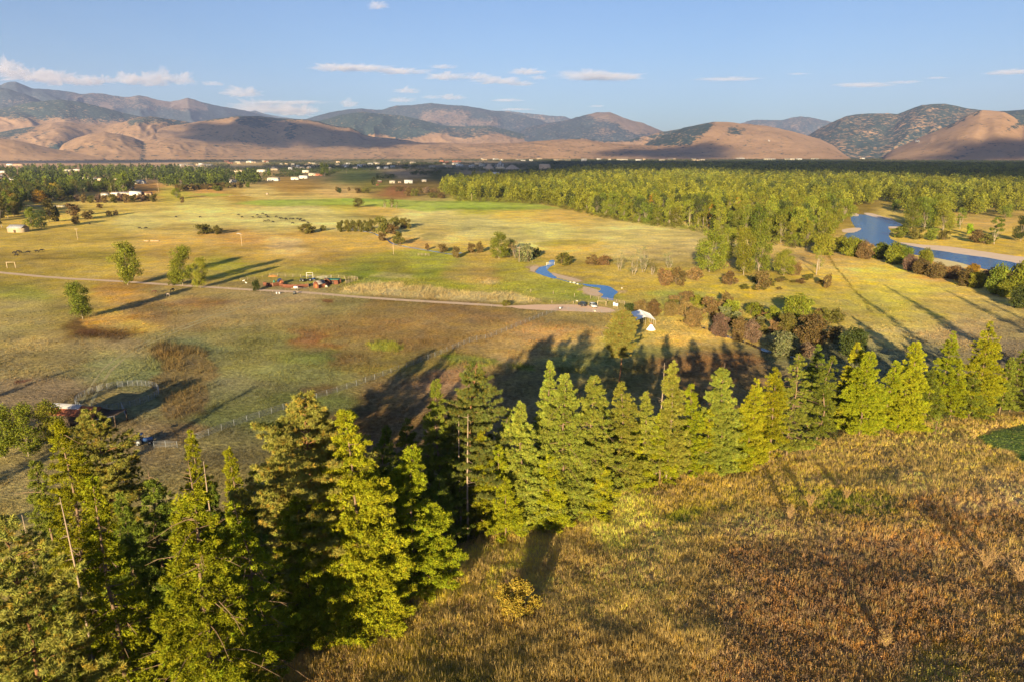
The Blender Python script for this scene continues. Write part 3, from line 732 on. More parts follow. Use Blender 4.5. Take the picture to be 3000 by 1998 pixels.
def blades(base, tip, width, rg, cols):
    """one slim triangle per row"""
    n = len(base); d = tip - base
    s = np.cross(d, rvec(rg, n)); s /= np.linalg.norm(s, axis=1)[:, None] + 1e-9
    s *= np.asarray(width)[:, None] * .5 if np.ndim(width) else width * .5
    V = np.stack([base - s, base + s, tip], 1).reshape(-1, 3)
    return V, np.arange(3 * n).reshape(-1, 3), np.repeat(cols, 3, 0)

def quads(cen, size, rg, cols, outw=None, flat=0.0, asp=.7):
    n = len(cen); nrm = rvec(rg, n)
    if outw is not None: nrm = nrm + outw * .9
    nrm[:, 2] += flat
    nrm /= np.linalg.norm(nrm, axis=1)[:, None] + 1e-9
    a = np.cross(nrm, rvec(rg, n)); a /= np.linalg.norm(a, axis=1)[:, None] + 1e-9
    b = np.cross(nrm, a)
    sz = (np.asarray(size) * np.ones(n))[:, None] * .5
    a = a * sz; b = b * sz * asp
    V = np.stack([cen - a - b * .4, cen - b, cen + a * 1.0, cen + b], 1).reshape(-1, 3)
    return V, np.arange(4 * n).reshape(-1, 4), np.repeat(cols, 4, 0)

def conifer(seed, H, R, kind='fir', base=.05, dens=1.0, dead=0, deadtop=0.0, bare=.15, lob=.5, limbs=.25):
    """returns trunk mesh, crown mesh"""
    rg = np.random.default_rng(seed)
    nb = int(H * (9.2 if kind == 'fir' else 9) * dens)
    t = base + (1 - deadtop - base) * (rg.random(nb) ** .92)
    az = rg.random(nb) * 2 * pi
    if kind == 'fir':
        pr = (1 - t / (1 + 1e-6)) ** .72 * (.6 + .4 * sstep(base - .02, base + .12, t)) + .05
        droop = .05 - .22 * (1 - t)
    else:
        u = (t - base) / (1 - base)
        pr = np.clip(1 - (2 * np.abs(u - .42)) ** 2.2 * np.where(u > .42, .72, .75), 0.12, 1) ** .8
        droop = .35 * u + .02
    # big irregular limbs and bites in the outline
    ln = vnoise(az * 1.1 + seed, t * H / 2.1, seed) * 1.0
    L = R * pr * (1 - lob + lob * 1.5 * ln) * (.8 + .3 * rg.random(nb))
    tx = fbm(np.linspace(0, 3, 12) + seed, np.zeros(12), seed, 2) - .5
    def trunk_at(tt):
        k = np.interp(tt, np.linspace(0, 1, 12), tx)
        k2 = np.interp(tt, np.linspace(0, 1, 12), tx[::-1])
        return np.stack([(k - tx[0]) * H * .07, (k2 - tx[-1]) * H * .05, tt * H], 1)
    r0 = .0095 * H
    mb = MB()
    tt = np.linspace(0, 1, 9)
    P = trunk_at(tt); P[0, 2] -= 1.5
    mb.tube(P, r0 * (1 - tt) ** .8 + .02, 7)
    dirs = np.stack([np.cos(az), np.sin(az), np.zeros(nb)], 1)
    org = trunk_at(t)
    for k in rg.choice(nb, int(nb * limbs), replace=False):
        s_ = np.array([0, .5, .85])[:, None]
        q = org[k] + dirs[k] * L[k] * s_ + np.array([0, 0, 1.0]) * (droop[k] * L[k] * s_ * (1.3 - .6 * s_))
        mb.tube(q, [.05 + .012 * L[k], .03, .012], 3, cap=False)
    for k in range(dead):
        td = rg.uniform(base * .2 + .03, 1 - .3 * rg.random()) ; a = rg.random() * 2 * pi
        o = trunk_at(np.array([td]))[0]; l = R * (.45 + .75 * (1 - td)) * rg.uniform(.7, 1.25)
        d = np.array([math.cos(a), math.sin(a), 0]); s_ = np.linspace(0, 1, 5)[:, None]
        q = o + d * l * s_ + np.array([0, 0, 1]) * l * (rg.uniform(-.15, .3) * s_ - .35 * s_ * s_)
        q[1:4] += rg.normal(size=(3, 3)) * .06
        mb.tube(q, np.linspace(.055, .012, 5), 3, cap=False)
        for j in (2, 3):
            e = q[j] + (d * rg.uniform(.2, .6) + rvec(rg, 1)[0] * .5) * l * .3
            mb.tube([q[j], e], [.022, .008], 3, cap=False)
    if deadtop > 0:
        for k in range(int(deadtop * H * 5)):
            td = 1 - deadtop * rg.random(); a = rg.random() * 2 * pi; o = trunk_at(np.array([td]))[0]
            l = rg.uniform(.4, 1.4) * (.4 + (1 - td) * 5)
            mb.tube([o, o + np.array([math.cos(a), math.sin(a), rg.uniform(.1, .7)]) * l], [.035, .01], 3, cap=False)
    trunk = mb.mesh('trunk')
    # foliage sprays
    cnt = np.clip((L ** 1.6 * (3.5 if kind == 'fir' else 3.0) * dens + 2).astype(int), 2, 80)
    bi = np.repeat(np.arange(nb), cnt); n = len(bi)
    s = rg.random(n) ** (.6 if kind == 'fir' else .5)
    s = s * (1 - bare * .5) + bare * .5
    lat = (rg.random(n) * 2 - 1)
    wdt = L[bi] * .36 * (1.1 - s) + .12
    side = np.stack([-np.sin(az[bi]), np.cos(az[bi]), np.zeros(n)], 1)
    zz_ = droop[bi] * L[bi] * s * (1.3 - .6 * s) + (rg.random(n) - .4) * .2 + (s ** 3) * .12 * L[bi] * (.5 if kind == 'fir' else 1)
    c = org[bi] + dirs[bi] * (L[bi] * s)[:, None] + side * (lat * wdt)[:, None]; c[:, 2] += zz_
    k = 21 if kind == 'fir' else 30
    ln_ = (rg.uniform(.17, .32, n) if kind == 'fir' else rg.uniform(.24, .4, n))
    val = rg.uniform(.72, 1.3, n) * (.82 + .36 * vnoise(c[:, 0] * .8 + seed, c[:, 2] * .8, seed))
    ci = np.repeat(np.arange(n), k)
    od = dirs[bi][ci] * .55 + side[ci] * (lat[ci] * .6)[:, None] + rvec(rg, n * k) * (.75 if kind == 'fir' else 1.0)
    od[:, 2] += .18 if kind == 'fir' else .35
    od /= np.linalg.norm(od, axis=1)[:, None] + 1e-9
    b0 = c[ci] + rvec(rg, n * k) * (.17 if kind == 'fir' else .07)
    tip = b0 + od * (ln_[ci] * rg.uniform(.7, 1.25, n * k))[:, None]
    hue = np.ones((n, 3)); hue[:, 0] += rg.normal(size=n) * .07; hue[:, 2] += rg.normal(size=n) * .1
    if kind != 'fir':
        old = rg.random(n) < .12
        hue[old] = np.array([1.3, .97, .8])
    cols = np.clip(hue * val[:, None], .05, 3)[ci] * rg.uniform(.85, 1.15, n * k)[:, None]
    V, F, C = blades(b0, tip, rg.uniform(.065, .11, n * k) if kind == 'fir' else rg.uniform(.05, .085, n * k), rg, cols)
    crown = npmesh('crown', V, F, C)
    return trunk, crown

def broadleaf(seed, H, W, th=.2, nl=16, leaf=.35, n=3500, limb=True, shell=.6, low=False, trunk_r=None, stems=1):
    """round or tall crown of leaf clumps on forked limbs"""
    rg = np.random.default_rng(seed)
    mb = MB(); z0 = H * th; hc = (H - z0) / 2; zc = z0 + hc
    # lobe centres fill an uneven egg
    cz = np.linspace(-.95, .92, nl) + rg.uniform(-.06, .06, nl); ca = rg.random(nl) * 2 * pi
    pf = np.sqrt(np.clip(1 - np.abs((cz + .15) / 1.22) ** 2.4, .03, 1)); cr_ = pf * np.sqrt(rg.uniform(.05, 1, nl)) * .76
    c = np.stack([np.cos(ca) * cr_, np.sin(ca) * cr_, cz], 1)
    wid = 1.0
    C = np.stack([c[:, 0] * W / 2 * wid, c[:, 1] * W / 2 * wid, zc + c[:, 2] * hc * .86], 1)
    rad = rg.uniform(.17, .3, nl) * min(W, H * 1.1) * (.9 if nl > 12 else 1.15)
    r0 = trunk_r or .011 * H + .03
    for s_ in range(stems):
        a = s_ * 2 * pi / stems + rg.random(); off = np.array([math.cos(a), math.sin(a), 0]) * (0 if stems == 1 else W * .06)
        top = np.array([rg.normal() * W * .05, rg.normal() * W * .05, z0 + hc * 1.3]) + off * 3
        P = np.array([off * 1.0 + [0, 0, -.4], off * 1.4 + [0, 0, z0 * .6], (off * 2 + top * .5) * [1, 1, 1], top]); P[2, 2] = z0 + hc * .4
        mb.tube(P, [r0, r0 * .8, r0 * .55, r0 * .12], 6)
        if limb:
            for k in range(s_, nl, stems):
                f = rg.uniform(.25, .75); st = P[1] * (1 - f) + P[2] * f
                md = st * .45 + C[k] * .55 + np.array([0, 0, -.08 * H * rg.random()])
                mb.tube([st, md, C[k] + (0, 0, rad[k] * .5)], [r0 * .38, r0 * .24, r0 * .06], 4, cap=False)
    trunk = mb.mesh('trunk')
    w = rad ** 2; w /= w.sum()
    li = rg.choice(nl, n, p=w); d = rvec(rg, n)
    rr = rad[li] * (rg.random(n) ** .45) * (.7 + .5 * fbm(d[:, 0] * 2.2 + li * 3.1, d[:, 1] * 2.2 + d[:, 2] * 2.0, seed, 2))
    pos = C[li] + d * rr[:, None] * np.array([1, 1, .85])
    pos[:, 2] = np.maximum(pos[:, 2], .15)
    val = rg.uniform(.75, 1.25, n) * (.8 + .4 * vnoise(pos[:, 0] / 1.3 + 9, pos[:, 2] / 1.3, seed)) * rg.uniform(.88, 1.12, nl)[li]
    hue = np.ones((n, 3)); hue[:, 0] += rg.normal(size=n) * .08; hue[:, 2] += rg.normal(size=n) * .1
    V, F, K = quads(pos, rg.uniform(.7, 1.3, n) * leaf, rg, np.clip(hue * val[:, None], .05, 3), d * .5, .15)
    crown = npmesh('crown', V, F, K)
    return trunk, crown

def low_tree_soup(X, Y, Hs, Ws, cols, rg, n=70, z=None, col_jit=.2, egg=1.0):
    """many distant trees gathered in one mesh: each a loose egg of leaf clumps on the ground"""
    m = len(X); ci = np.repeat(np.arange(m), n)
    d = rvec(rg, m * n); rr = rg.random(m * n) ** .33
    ph = rg.random(m)[ci] * 50
    rr *= .75 + .5 * vnoise(d[:, 0] * 2 + ph, d[:, 2] * 2 + d[:, 1] * 1.3, 3)
    W = Ws[ci] / 2; H = Hs[ci]
    hz = H * .53 + d[:, 2] * rr * H * .47 * egg
    taper = np.clip(1.15 - .55 * hz / H, .3, 1.1)
    P = np.stack([X[ci] + d[:, 0] * rr * W * taper, Y[ci] + d[:, 1] * rr * W * taper, hz], 1)
    if z is not None: P[:, 2] += z[ci]
    C = cols[ci] * (1 + rg.normal(size=(m * n, 1)) * col_jit * .8) * (1 + rg.normal(size=(m, 1)) * .1)[ci]
    sz = np.minimum(W * .6, H * .19) * rg.uniform(.55, 1.15, m * n) * (70.0 / n) ** .45
    return quads(P, sz, rg, np.clip(C, .003, 1), d * .5, .2, .8)

TREES = {}
def tree_pair(key, pair, tm, lm): TREES[key] = (pair[0], pair[1], tm, lm)

def plant_tree(name, key, loc, rot, sc, color, label, cat, group=None, trunkname='trunk', crownname='crown'):
    tm_, cr, mt, ml = TREES[key]
    t = thing(name, label, cat, loc, rot, group, sc)
    if tm_ is not None: put(trunkname, tm_, M[mt], t)
    put(crownname, cr, M[ml], t, color=color)
    return t

# ------------------------------------------------------------------ conifers in front
FIRC = lalb(188, 183, 38); FIRD = lalb(148, 154, 50); PINEC = lalb(186, 176, 72); FIRL = lalb(186, 182, 64)  # FIRD is a darker green that puts the shade on gap firs into colour
CONIFERS = [
 # top px, top py, base row, R, kind, colour, options, label
 (18, 1528, 2330, 3.6, 'pine', PINEC, dict(base=.05), 'bushy long-needled pine cut by the left edge at the bottom corner'),
 (178, 1236, 1960, 4.6, 'fir', FIRC, dict(base=.1, dead=8), 'broad ragged fir with a forked leaning top, left of the pine before the stable'),
 (266, 1202, 1780, 3.6, 'pine', PINEC, dict(base=.25), 'tall pine with yellow needles standing in front of the stable roof'),
 (258, 1390, 2180, 2.7, 'fir', FIRC, dict(base=.02, dead=40, bare=.5, lob=.7), 'slim ragged fir with long bare side branches, just right of the tallest bare snag'),
 (40, 1640, 2260, 3.2, 'fir', FIRC, dict(base=.02, dead=22), 'shaded fir in the bottom left corner, behind the long-needled pine'),
 (120, 1700, 2120, 3.0, 'fir', FIRC, dict(base=.02, dead=24), 'low dark fir between the two bare snags at lower left'),
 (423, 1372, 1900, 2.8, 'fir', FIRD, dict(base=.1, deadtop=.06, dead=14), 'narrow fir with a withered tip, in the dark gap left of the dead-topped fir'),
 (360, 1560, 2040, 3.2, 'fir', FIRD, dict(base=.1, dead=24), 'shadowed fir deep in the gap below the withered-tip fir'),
 (552, 1262, 1730, 2.9, 'fir', FIRC, dict(base=.15), 'small fir top rising behind the dead-topped fir'),
 (541, 1345, 2180, 4.3, 'fir', FIRC, dict(base=.06, dead=42, deadtop=.09, bare=.35, limbs=.5), 'large fir with bare dead double top and long dead side branches'),
 (665, 1310, 1800, 3.0, 'fir', FIRC, dict(base=.15, dead=14), 'slender fir with a thin trunk, just left of the giant pine'),
 (683, 1470, 2020, 3.1, 'fir', FIRC, dict(base=.08, dead=36, bare=.45, lob=.65), 'thin open fir with a bare lower trunk at the foot of the grass slope'),
 (800, 1420, 1840, 2.6, 'pine', PINEC, dict(base=.1), 'small shaded pine squeezed left of the giant pine'),
 (908, 1172, 1850, 5.6, 'pine', PINEC, dict(base=.15, dens=1.25), 'giant spreading pine with orange-tinged needles, tallest crown at centre left'),
 (868, 1455, 1905, 4.6, 'fir', FIRC, dict(base=.03, dens=1.3, bare=.1), 'dense bright green fir in front of the giant pine'),
 (1030, 1206, 1868, 5.4, 'fir', FIRC, dict(base=.03, dens=1.25, bare=.1), 'massive dense green fir right of the giant pine'),
 (985, 1560, 1890, 3.6, 'fir', FIRC, dict(base=.02, dens=1.3, bare=.1), 'broad lower fir crown at the foot of the massive fir'),
 (1192, 1300, 1745, 4.4, 'fir', FIRC, dict(base=.05, dens=1.1), 'half shaded fir right of the massive green fir'),
 (1218, 1541, 1735, 2.6, 'fir', FIRC, dict(base=.03, dens=1.3), 'little bright fir at the edge of the grass slope'),
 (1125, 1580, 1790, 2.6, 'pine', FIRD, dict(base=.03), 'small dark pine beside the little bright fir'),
 (1376, 1057, 1560, 4.6, 'pine', lalb(150, 152, 66), dict(base=.12, dens=1.2), 'dark tall pine with only its top and right edge in sun'),  # crown green darkened to stand in for shade from its neighbours
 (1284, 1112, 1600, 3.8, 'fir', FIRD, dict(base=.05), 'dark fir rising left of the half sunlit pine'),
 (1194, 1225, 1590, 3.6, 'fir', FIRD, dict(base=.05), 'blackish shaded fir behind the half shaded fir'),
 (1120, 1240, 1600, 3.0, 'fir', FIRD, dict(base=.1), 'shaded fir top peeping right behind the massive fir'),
 (1401, 1258, 1575, 2.9, 'fir', FIRC, dict(base=.06, dens=1.3, dead=14, lob=.4), 'neat conical light green fir with twigs at its foot'),
 (1478, 1190, 1520, 2.6, 'fir', FIRL, dict(base=.25, dens=.5, dead=24), 'thin half dead fir behind the neat conical fir'),
 (1535, 1182, 1570, 4.4, 'fir', FIRL, dict(base=.04, dens=1.2, limbs=.5), 'broad fir right of the neat conical one, lit on its whole face'),
 (1606, 1058, 1500, 3.2, 'fir', FIRL, dict(base=.2), 'slim leaning fir top standing above its neighbours at centre'),
 (1655, 1098, 1545, 5.2, 'fir', FIRL, dict(base=.04, dens=1.15, dead=26, limbs=.7), 'largest pale green fir at centre with bare boughs low on its left'),
 (1728, 1098, 1520, 5.0, 'fir', FIRL, dict(base=.05, dens=1.1, dead=20, limbs=.7), 'pale fir with drooping bare boughs, right of the largest central fir'),
 (1600, 1330, 1570, 3.6, 'fir', FIRC, dict(base=.02, dens=1.3), 'low dense fir at the slope edge under the largest central fir'),
 (1760, 1360, 1535, 3.0, 'fir', FIRC, dict(base=.02, dens=1.3), 'rounded low fir at the slope edge under the pale fir'),
 (1828, 1120, 1470, 4.0, 'fir', FIRL, dict(base=.05, dens=1.1, dead=10), 'pale fir second to the right of the largest central fir'),
 (1893, 1150, 1430, 3.6, 'fir', FIRL, dict(base=.05, dead=8), 'pale fir below the bare spire snag'),
 (1988, 1060, 1425, 4.0, 'fir', FIRL, dict(base=.1, dens=1.1), 'round-topped fir just right of the bare spire snag'),
 (2040, 1128, 1405, 3.2, 'fir', FIRC, dict(base=.05), 'small fir between the round-topped fir and the one with a dead tip'),
 (2134, 1065, 1398, 4.6, 'fir', FIRL, dict(base=.05, dens=1.15, deadtop=.05, limbs=.5), 'broad pale fir with a crooked dead tip'),
 (2222, 1112, 1385, 3.8, 'fir', FIRC, dict(base=.06, dens=1.15), 'fir just right of the crooked-tip fir'),
 (2282, 1078, 1370, 3.8, 'fir', FIRC, dict(base=.12, dens=1.0), 'fir with pale bare trunks at its foot by the slope edge'),
 (2338, 1038, 1350, 4.8, 'fir', FIRL, dict(base=.12, dens=.75, dead=30, bare=.5, limbs=.7, lob=.7), 'open fir with a long exposed pale trunk and drooping boughs'),
 (2420, 1040, 1310, 3.6, 'fir', FIRD, dict(base=.1, dens=.9), 'darker slim fir right of the open one with the exposed trunk'),
 (2395, 1010, 1255, 3.4, 'fir', FIRD, dict(base=.1), 'shaded fir top behind the darker slim fir'),
 (2510, 1004, 1262, 4.2, 'fir', FIRC, dict(base=.1), 'fir half hidden behind the two big bright firs at right'),
 (2553, 1030, 1288, 4.9, 'fir', FIRC, dict(base=.05, dens=1.25, bare=.1, lob=.45), 'big bright fir, left one of the two standing side by side at right'),
 (2682, 1000, 1272, 5.2, 'fir', FIRC, dict(base=.05, dens=1.3, bare=.1, lob=.4), 'big bright cone-shaped fir, right one of the two standing side by side'),
 (2620, 1056, 1268, 3.2, 'fir', FIRC, dict(base=.06, dens=1.1), 'narrow fir wedged between the two big bright firs'),
 (2644, 1165, 1275, 2.4, 'fir', FIRC, dict(base=.03, dens=1.3), 'small fir in front of the cone-shaped bright fir'),
 (2786, 972, 1225, 3.8, 'fir', FIRC, dict(base=.1), 'fir with a sunlit tip, standing apart right of the big cone-shaped fir'),
 (2816, 1056, 1235, 3.4, 'fir', FIRC, dict(base=.06), 'smaller fir with a lit tip left of the tallest right-hand fir'),
 (2903, 944, 1225, 5.0, 'fir', FIRC, dict(base=.06, dens=1.2), 'tallest fir at far right with the bright upper half'),
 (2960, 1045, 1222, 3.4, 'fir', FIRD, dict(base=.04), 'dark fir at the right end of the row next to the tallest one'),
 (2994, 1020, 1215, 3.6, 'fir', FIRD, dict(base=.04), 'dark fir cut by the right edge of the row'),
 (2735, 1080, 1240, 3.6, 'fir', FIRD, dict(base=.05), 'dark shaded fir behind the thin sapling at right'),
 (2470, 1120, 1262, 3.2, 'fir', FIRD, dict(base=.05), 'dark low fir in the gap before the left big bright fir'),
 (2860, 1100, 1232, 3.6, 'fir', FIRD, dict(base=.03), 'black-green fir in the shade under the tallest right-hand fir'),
 (1480, 1400, 1600, 2.8, 'fir', FIRC, dict(base=.02, dens=1.2), 'low fir at the slope edge between the conical fir and the broad fir'),
 (95, 1345, 1900, 3.4, 'fir', FIRD, dict(base=.05, dead=10), 'dark fir behind the broad ragged one at the left edge'),
 (335, 1440, 1960, 3.2, 'fir', FIRD, dict(base=.05, dead=12), 'dark fir right of the slim ragged fir, deep in shade'),
 (480, 1430, 1800, 3.2, 'fir', FIRD, dict(base=.05), 'shaded fir showing between the withered-tip fir and the dead-topped fir'),
 (610, 1420, 1780, 3.4, 'fir', FIRD, dict(base=.05), 'shaded fir filling the gap behind the hooked snag'),
 (745, 1380, 1760, 3.2, 'fir', FIRD, dict(base=.05), 'dark fir behind the slender fir near the giant pine'),
 (770, 1560, 1890, 3.0, 'fir', FIRD, dict(base=.02), 'dark fir at the left foot of the dense bright green fir'),
 (1080, 1450, 1790, 3.2, 'fir', FIRC, dict(base=.02), 'fir leaning against the right side of the massive green fir'),
 (1290, 1390, 1640, 3.0, 'fir', FIRD, dict(base=.03), 'dark fir in the deep gap left of the neat conical fir'),
 (1340, 1330, 1590, 3.0, 'fir', FIRD, dict(base=.03), 'shaded fir right below the two bare grey snags'),
 (1455, 1300, 1570, 2.8, 'fir', FIRC, dict(base=.03), 'fir filling the space between the conical fir and its broad neighbour'),
 (1775, 1190, 1490, 3.6, 'fir', FIRL, dict(base=.05), 'pale fir tucked between the drooping fir and the next one'),
 (1860, 1230, 1450, 3.2, 'fir', FIRC, dict(base=.03), 'low fir left of the spire snag'),
 (1945, 1210, 1425, 3.4, 'fir', FIRC, dict(base=.03), 'dense fir below the spire snag'),
 (2080, 1200, 1400, 3.4, 'fir', FIRC, dict(base=.03), 'fir wedged left of the crooked-tip fir'),
 (2180, 1230, 1385, 3.2, 'fir', FIRC, dict(base=.03), 'low fir in front between the crooked-tip fir and its right neighbour'),
]
SNAGS = [
 (173, 1442, 2030, 26, 'tallest bare snag with many short broken branches, lit orange at lower left'),
 (68, 1492, 2060, 16, 'thin bare snag left of the tallest snag at lower left'),
 (600, 1338, 1880, 12, 'thin bare snag with a hooked tip between the dead-topped fir and the slender fir'),
 (1345, 1204, 1590, 12, 'left one of the two bare grey snags behind the neat conical fir'),
 (1368, 1202, 1600, 18, 'branchy bare snag, right one of the two behind the neat conical fir'),
 (1945, 1054, 1420, 22, 'bare spire snag with short twigs above the pale firs'),
 (1972, 1105, 1425, 8, 'straight pale snag stem just right of the spire snag'),
 (1427, 1224, 1560, 6, 'very thin bare stem in the shade left of the thin half dead fir'),
]

def place_by_rows(px, ty, by):
    z = 6.0
    for _ in range(40):
        dx = (px - 1500) / 2000
        _, y = at(px, by, z)
        _, ry, rz = ray(px, ty)
        t = y / ry; x = dx * t; zt = CAMZ + rz * t
        zn = float(ground_z(np.array([x]), np.array([y]))[0]); z = z * .6 + zn * .4
    if -6 < hill_q(x, y) < 8 and px > 860:      # rooted a step below the lip of the slope
        y += 2.6; t = y / ry; x = dx * t; zt = CAMZ + rz * t; zn = float(ground_z(np.array([x]), np.array([y]))[0])
    return x, y, zn, zt - zn

def build_conifers():
    info = []
    for i, (px, ty, by, R, kind, colr, opt, lab) in enumerate(CONIFERS):
        x, y, z, H = place_by_rows(px, ty, by)
        info.append((round(px), round(x, 1), round(y, 1), round(z, 1), round(H, 1), round(float(hill_q(x, y)), 1)))
        tr, cr = conifer(100 + i, H, R * (1.24 if px > 1250 else 1.36), kind, **opt)
        name = 'pine_tree' if kind == 'pine' else 'fir_tree'
        t = thing(name, lab, 'pine tree' if kind == 'pine' else 'fir tree', (x, y, z), group='conifers along the foot of the grass slope')
        put('trunk', tr, M['pinebark'] if kind == 'pine' else M['bark'], t)
        put('crown', cr, M['needle'], t, color=colr)
    for i, (px, ty, by, nbr, lab) in enumerate(SNAGS):
        x, y, z, H = place_by_rows(px, ty, by)
        rg = np.random.default_rng(900 + i); mb = MB()
        tt = np.linspace(0, 1, 8); P = np.stack([np.sin(tt * 3 + i) * .18, np.cos(tt * 2 + i) * .15, tt * H - .5], 1)
        rr = .14 if H > 8 else .09
        mb.tube(P, rr * (1 - tt) ** .7 + .035, 6)
        for k in range(nbr):
            td = rg.uniform(.25, .99); a = rg.random() * 2 * pi; o = np.array([np.interp(td, tt, P[:, 0]), np.interp(td, tt, P[:, 1]), td * H - .5])
            l = rg.uniform(.6, 2.6) * (1.1 - td * .75); d = np.array([math.cos(a), math.sin(a), 0]); s_ = np.linspace(0, 1, 4)[:, None]
            q = o + d * l * s_ + np.array([0, 0, 1]) * l * (rg.uniform(-.1, .4) * s_ - .3 * s_ ** 2)
            mb.tube(q, [.05, .035, .022, .01], 3, cap=False)
        o = mb.build('dead_tree', M['deadwood']); o.location = (x, y, z)
        tag(o, lab, 'dead tree', 'bare snags among the conifers')
    return info

# trees beyond the left edge of the frame, whose long shadows cross the pasture
def build_offframe_trees():
    for k, (x, y, H) in enumerate([(-150, 85, 24), (-128, 66, 26), (-112, 58, 25), (-95, 52, 27), (-170, 110, 20)]):
        tr, cr = conifer(700 + k, H, 4.2, 'fir', dens=.8)
        t = thing('fir_tree', 'dark fir beyond the left end of the conifer row, outside the view', 'fir tree', (x, y, float(ground_z(np.array([x]), np.array([y]))[0])), group='firs past the left end of the row')
        put('trunk', tr, M['bark'], t); put('crown', cr, M['needle'], t, color=FIRC)

def right_offframe_trees():
    for k, (px, py) in enumerate([(2531, 862), (2611, 836), (2680, 872), (2777, 848), (2900, 880), (2980, 862)]):
        x, y = at(px, py, 0); L_ = 168; x -= .235 * L_; y -= .972 * L_
        z = float(ground_z(np.array([x]), np.array([y]))[0]); H = L_ * math.tan(SUN_EL) - z
        qx, qy = proj(x, y, z + H)
        if qx < 3080: continue
        tr, cr = conifer(760 + k, H, 4.6, 'fir', dens=.6)
        t = thing('fir_tree', 'very tall fir past the right end of the row, outside the view', 'fir tree', (x, y, z), group='firs past the right end of the row')
        put('trunk', tr, M['bark'], t); put('crown', cr, M['needle'], t, color=FIRC)

def P2(px, py):
    x, y = at(px, py, 0); return x, y

def lone_pine():
    x, y = P2(1812, 1135); _, ry, rz = ray(1832, 910); t = y / ry; H = CAMZ + rz * t
    rg = np.random.default_rng(5)
    tr, cr = conifer(555, H, 4.3, 'pine', base=.4, dens=1.5, limbs=.6)
    t_ = thing('pine_tree', 'lone tall pine with a long bare trunk in the shaded meadow before the white canopy', 'pine tree', (x, y, 0))
    put('trunk', tr, M['pinebark'], t_); put('crown', cr, M['needle'], t_, color=lalb(160, 152, 66))

CONIFO = build_conifers()
print('CONIFERS', CONIFO)
build_offframe_trees()
right_offframe_trees()
lone_pine()
# ------------------------------------------------------------------ broadleaf prototypes
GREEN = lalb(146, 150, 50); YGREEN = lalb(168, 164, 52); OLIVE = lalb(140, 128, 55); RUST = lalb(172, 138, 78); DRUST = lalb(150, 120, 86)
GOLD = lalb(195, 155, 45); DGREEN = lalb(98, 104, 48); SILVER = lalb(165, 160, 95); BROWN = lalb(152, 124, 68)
for k in range(3):
    tree_pair(f'cw_near{k}', broadleaf(40 + k, 18, 11, .05, 34, .5, 6500), 'palebark', 'leaf')
for k in range(5):
    tree_pair(f'cw{k}', broadleaf(50 + k, 20, 13, .06, 24, .9, 1900), 'palebark', 'leaf')
for k in range(2):
    tree_pair(f'poplar{k}', broadleaf(60 + k, 20, 6.0, .05, 16, .8, 900), 'palebark', 'leaf')
for k in range(4):
    tree_pair(f'shrub{k}', broadleaf(70 + k, 4, 5, .02, 14, .42, 1500, stems=3), 'bark', 'leaf')
for k in range(2):
    tree_pair(f'thin{k}', broadleaf(80 + k, 9, 5, .1, 16, .3, 520, stems=2), 'palebark', 'leaf')
tree_pair('willow', broadleaf(90, 5, 6.5, .0, 24, .34, 5200, stems=4), 'bark', 'leaf')
BASE = {'cw_near': (18, 11), 'cw': (20, 13), 'poplar': (20, 6.0), 'shrub': (4, 5), 'thin': (9, 5), 'willow': (5, 6.5)}

def dims(px, by, ty, wpx):
    x, y = P2(px, by); _, ry, rz = ray(px, ty); H = CAMZ + rz * y / ry
    depth = y * CP + CAMZ * SP
    return x, y, H, wpx / 2000 * depth

_rr = random.Random(3)
def veg(px, by, ty, wpx, key, colr, name, label, cat, group=None, dark=1.0):
    x, y, H, W = dims(px, by, ty, wpx)
    n = {'cw_near': 3, 'cw': 5, 'poplar': 2, 'shrub': 4, 'thin': 2}.get(key)
    kk = key if n is None else key + str(_rr.randrange(n))
    h, w_ = BASE[key]
    return plant_tree(name, kk, (x, y, 0), _rr.random() * 6.28, (W / w_ * 1.08, W / w_ * 1.08, H / h * 1.04), np.array(colr) * dark, label, cat, group)

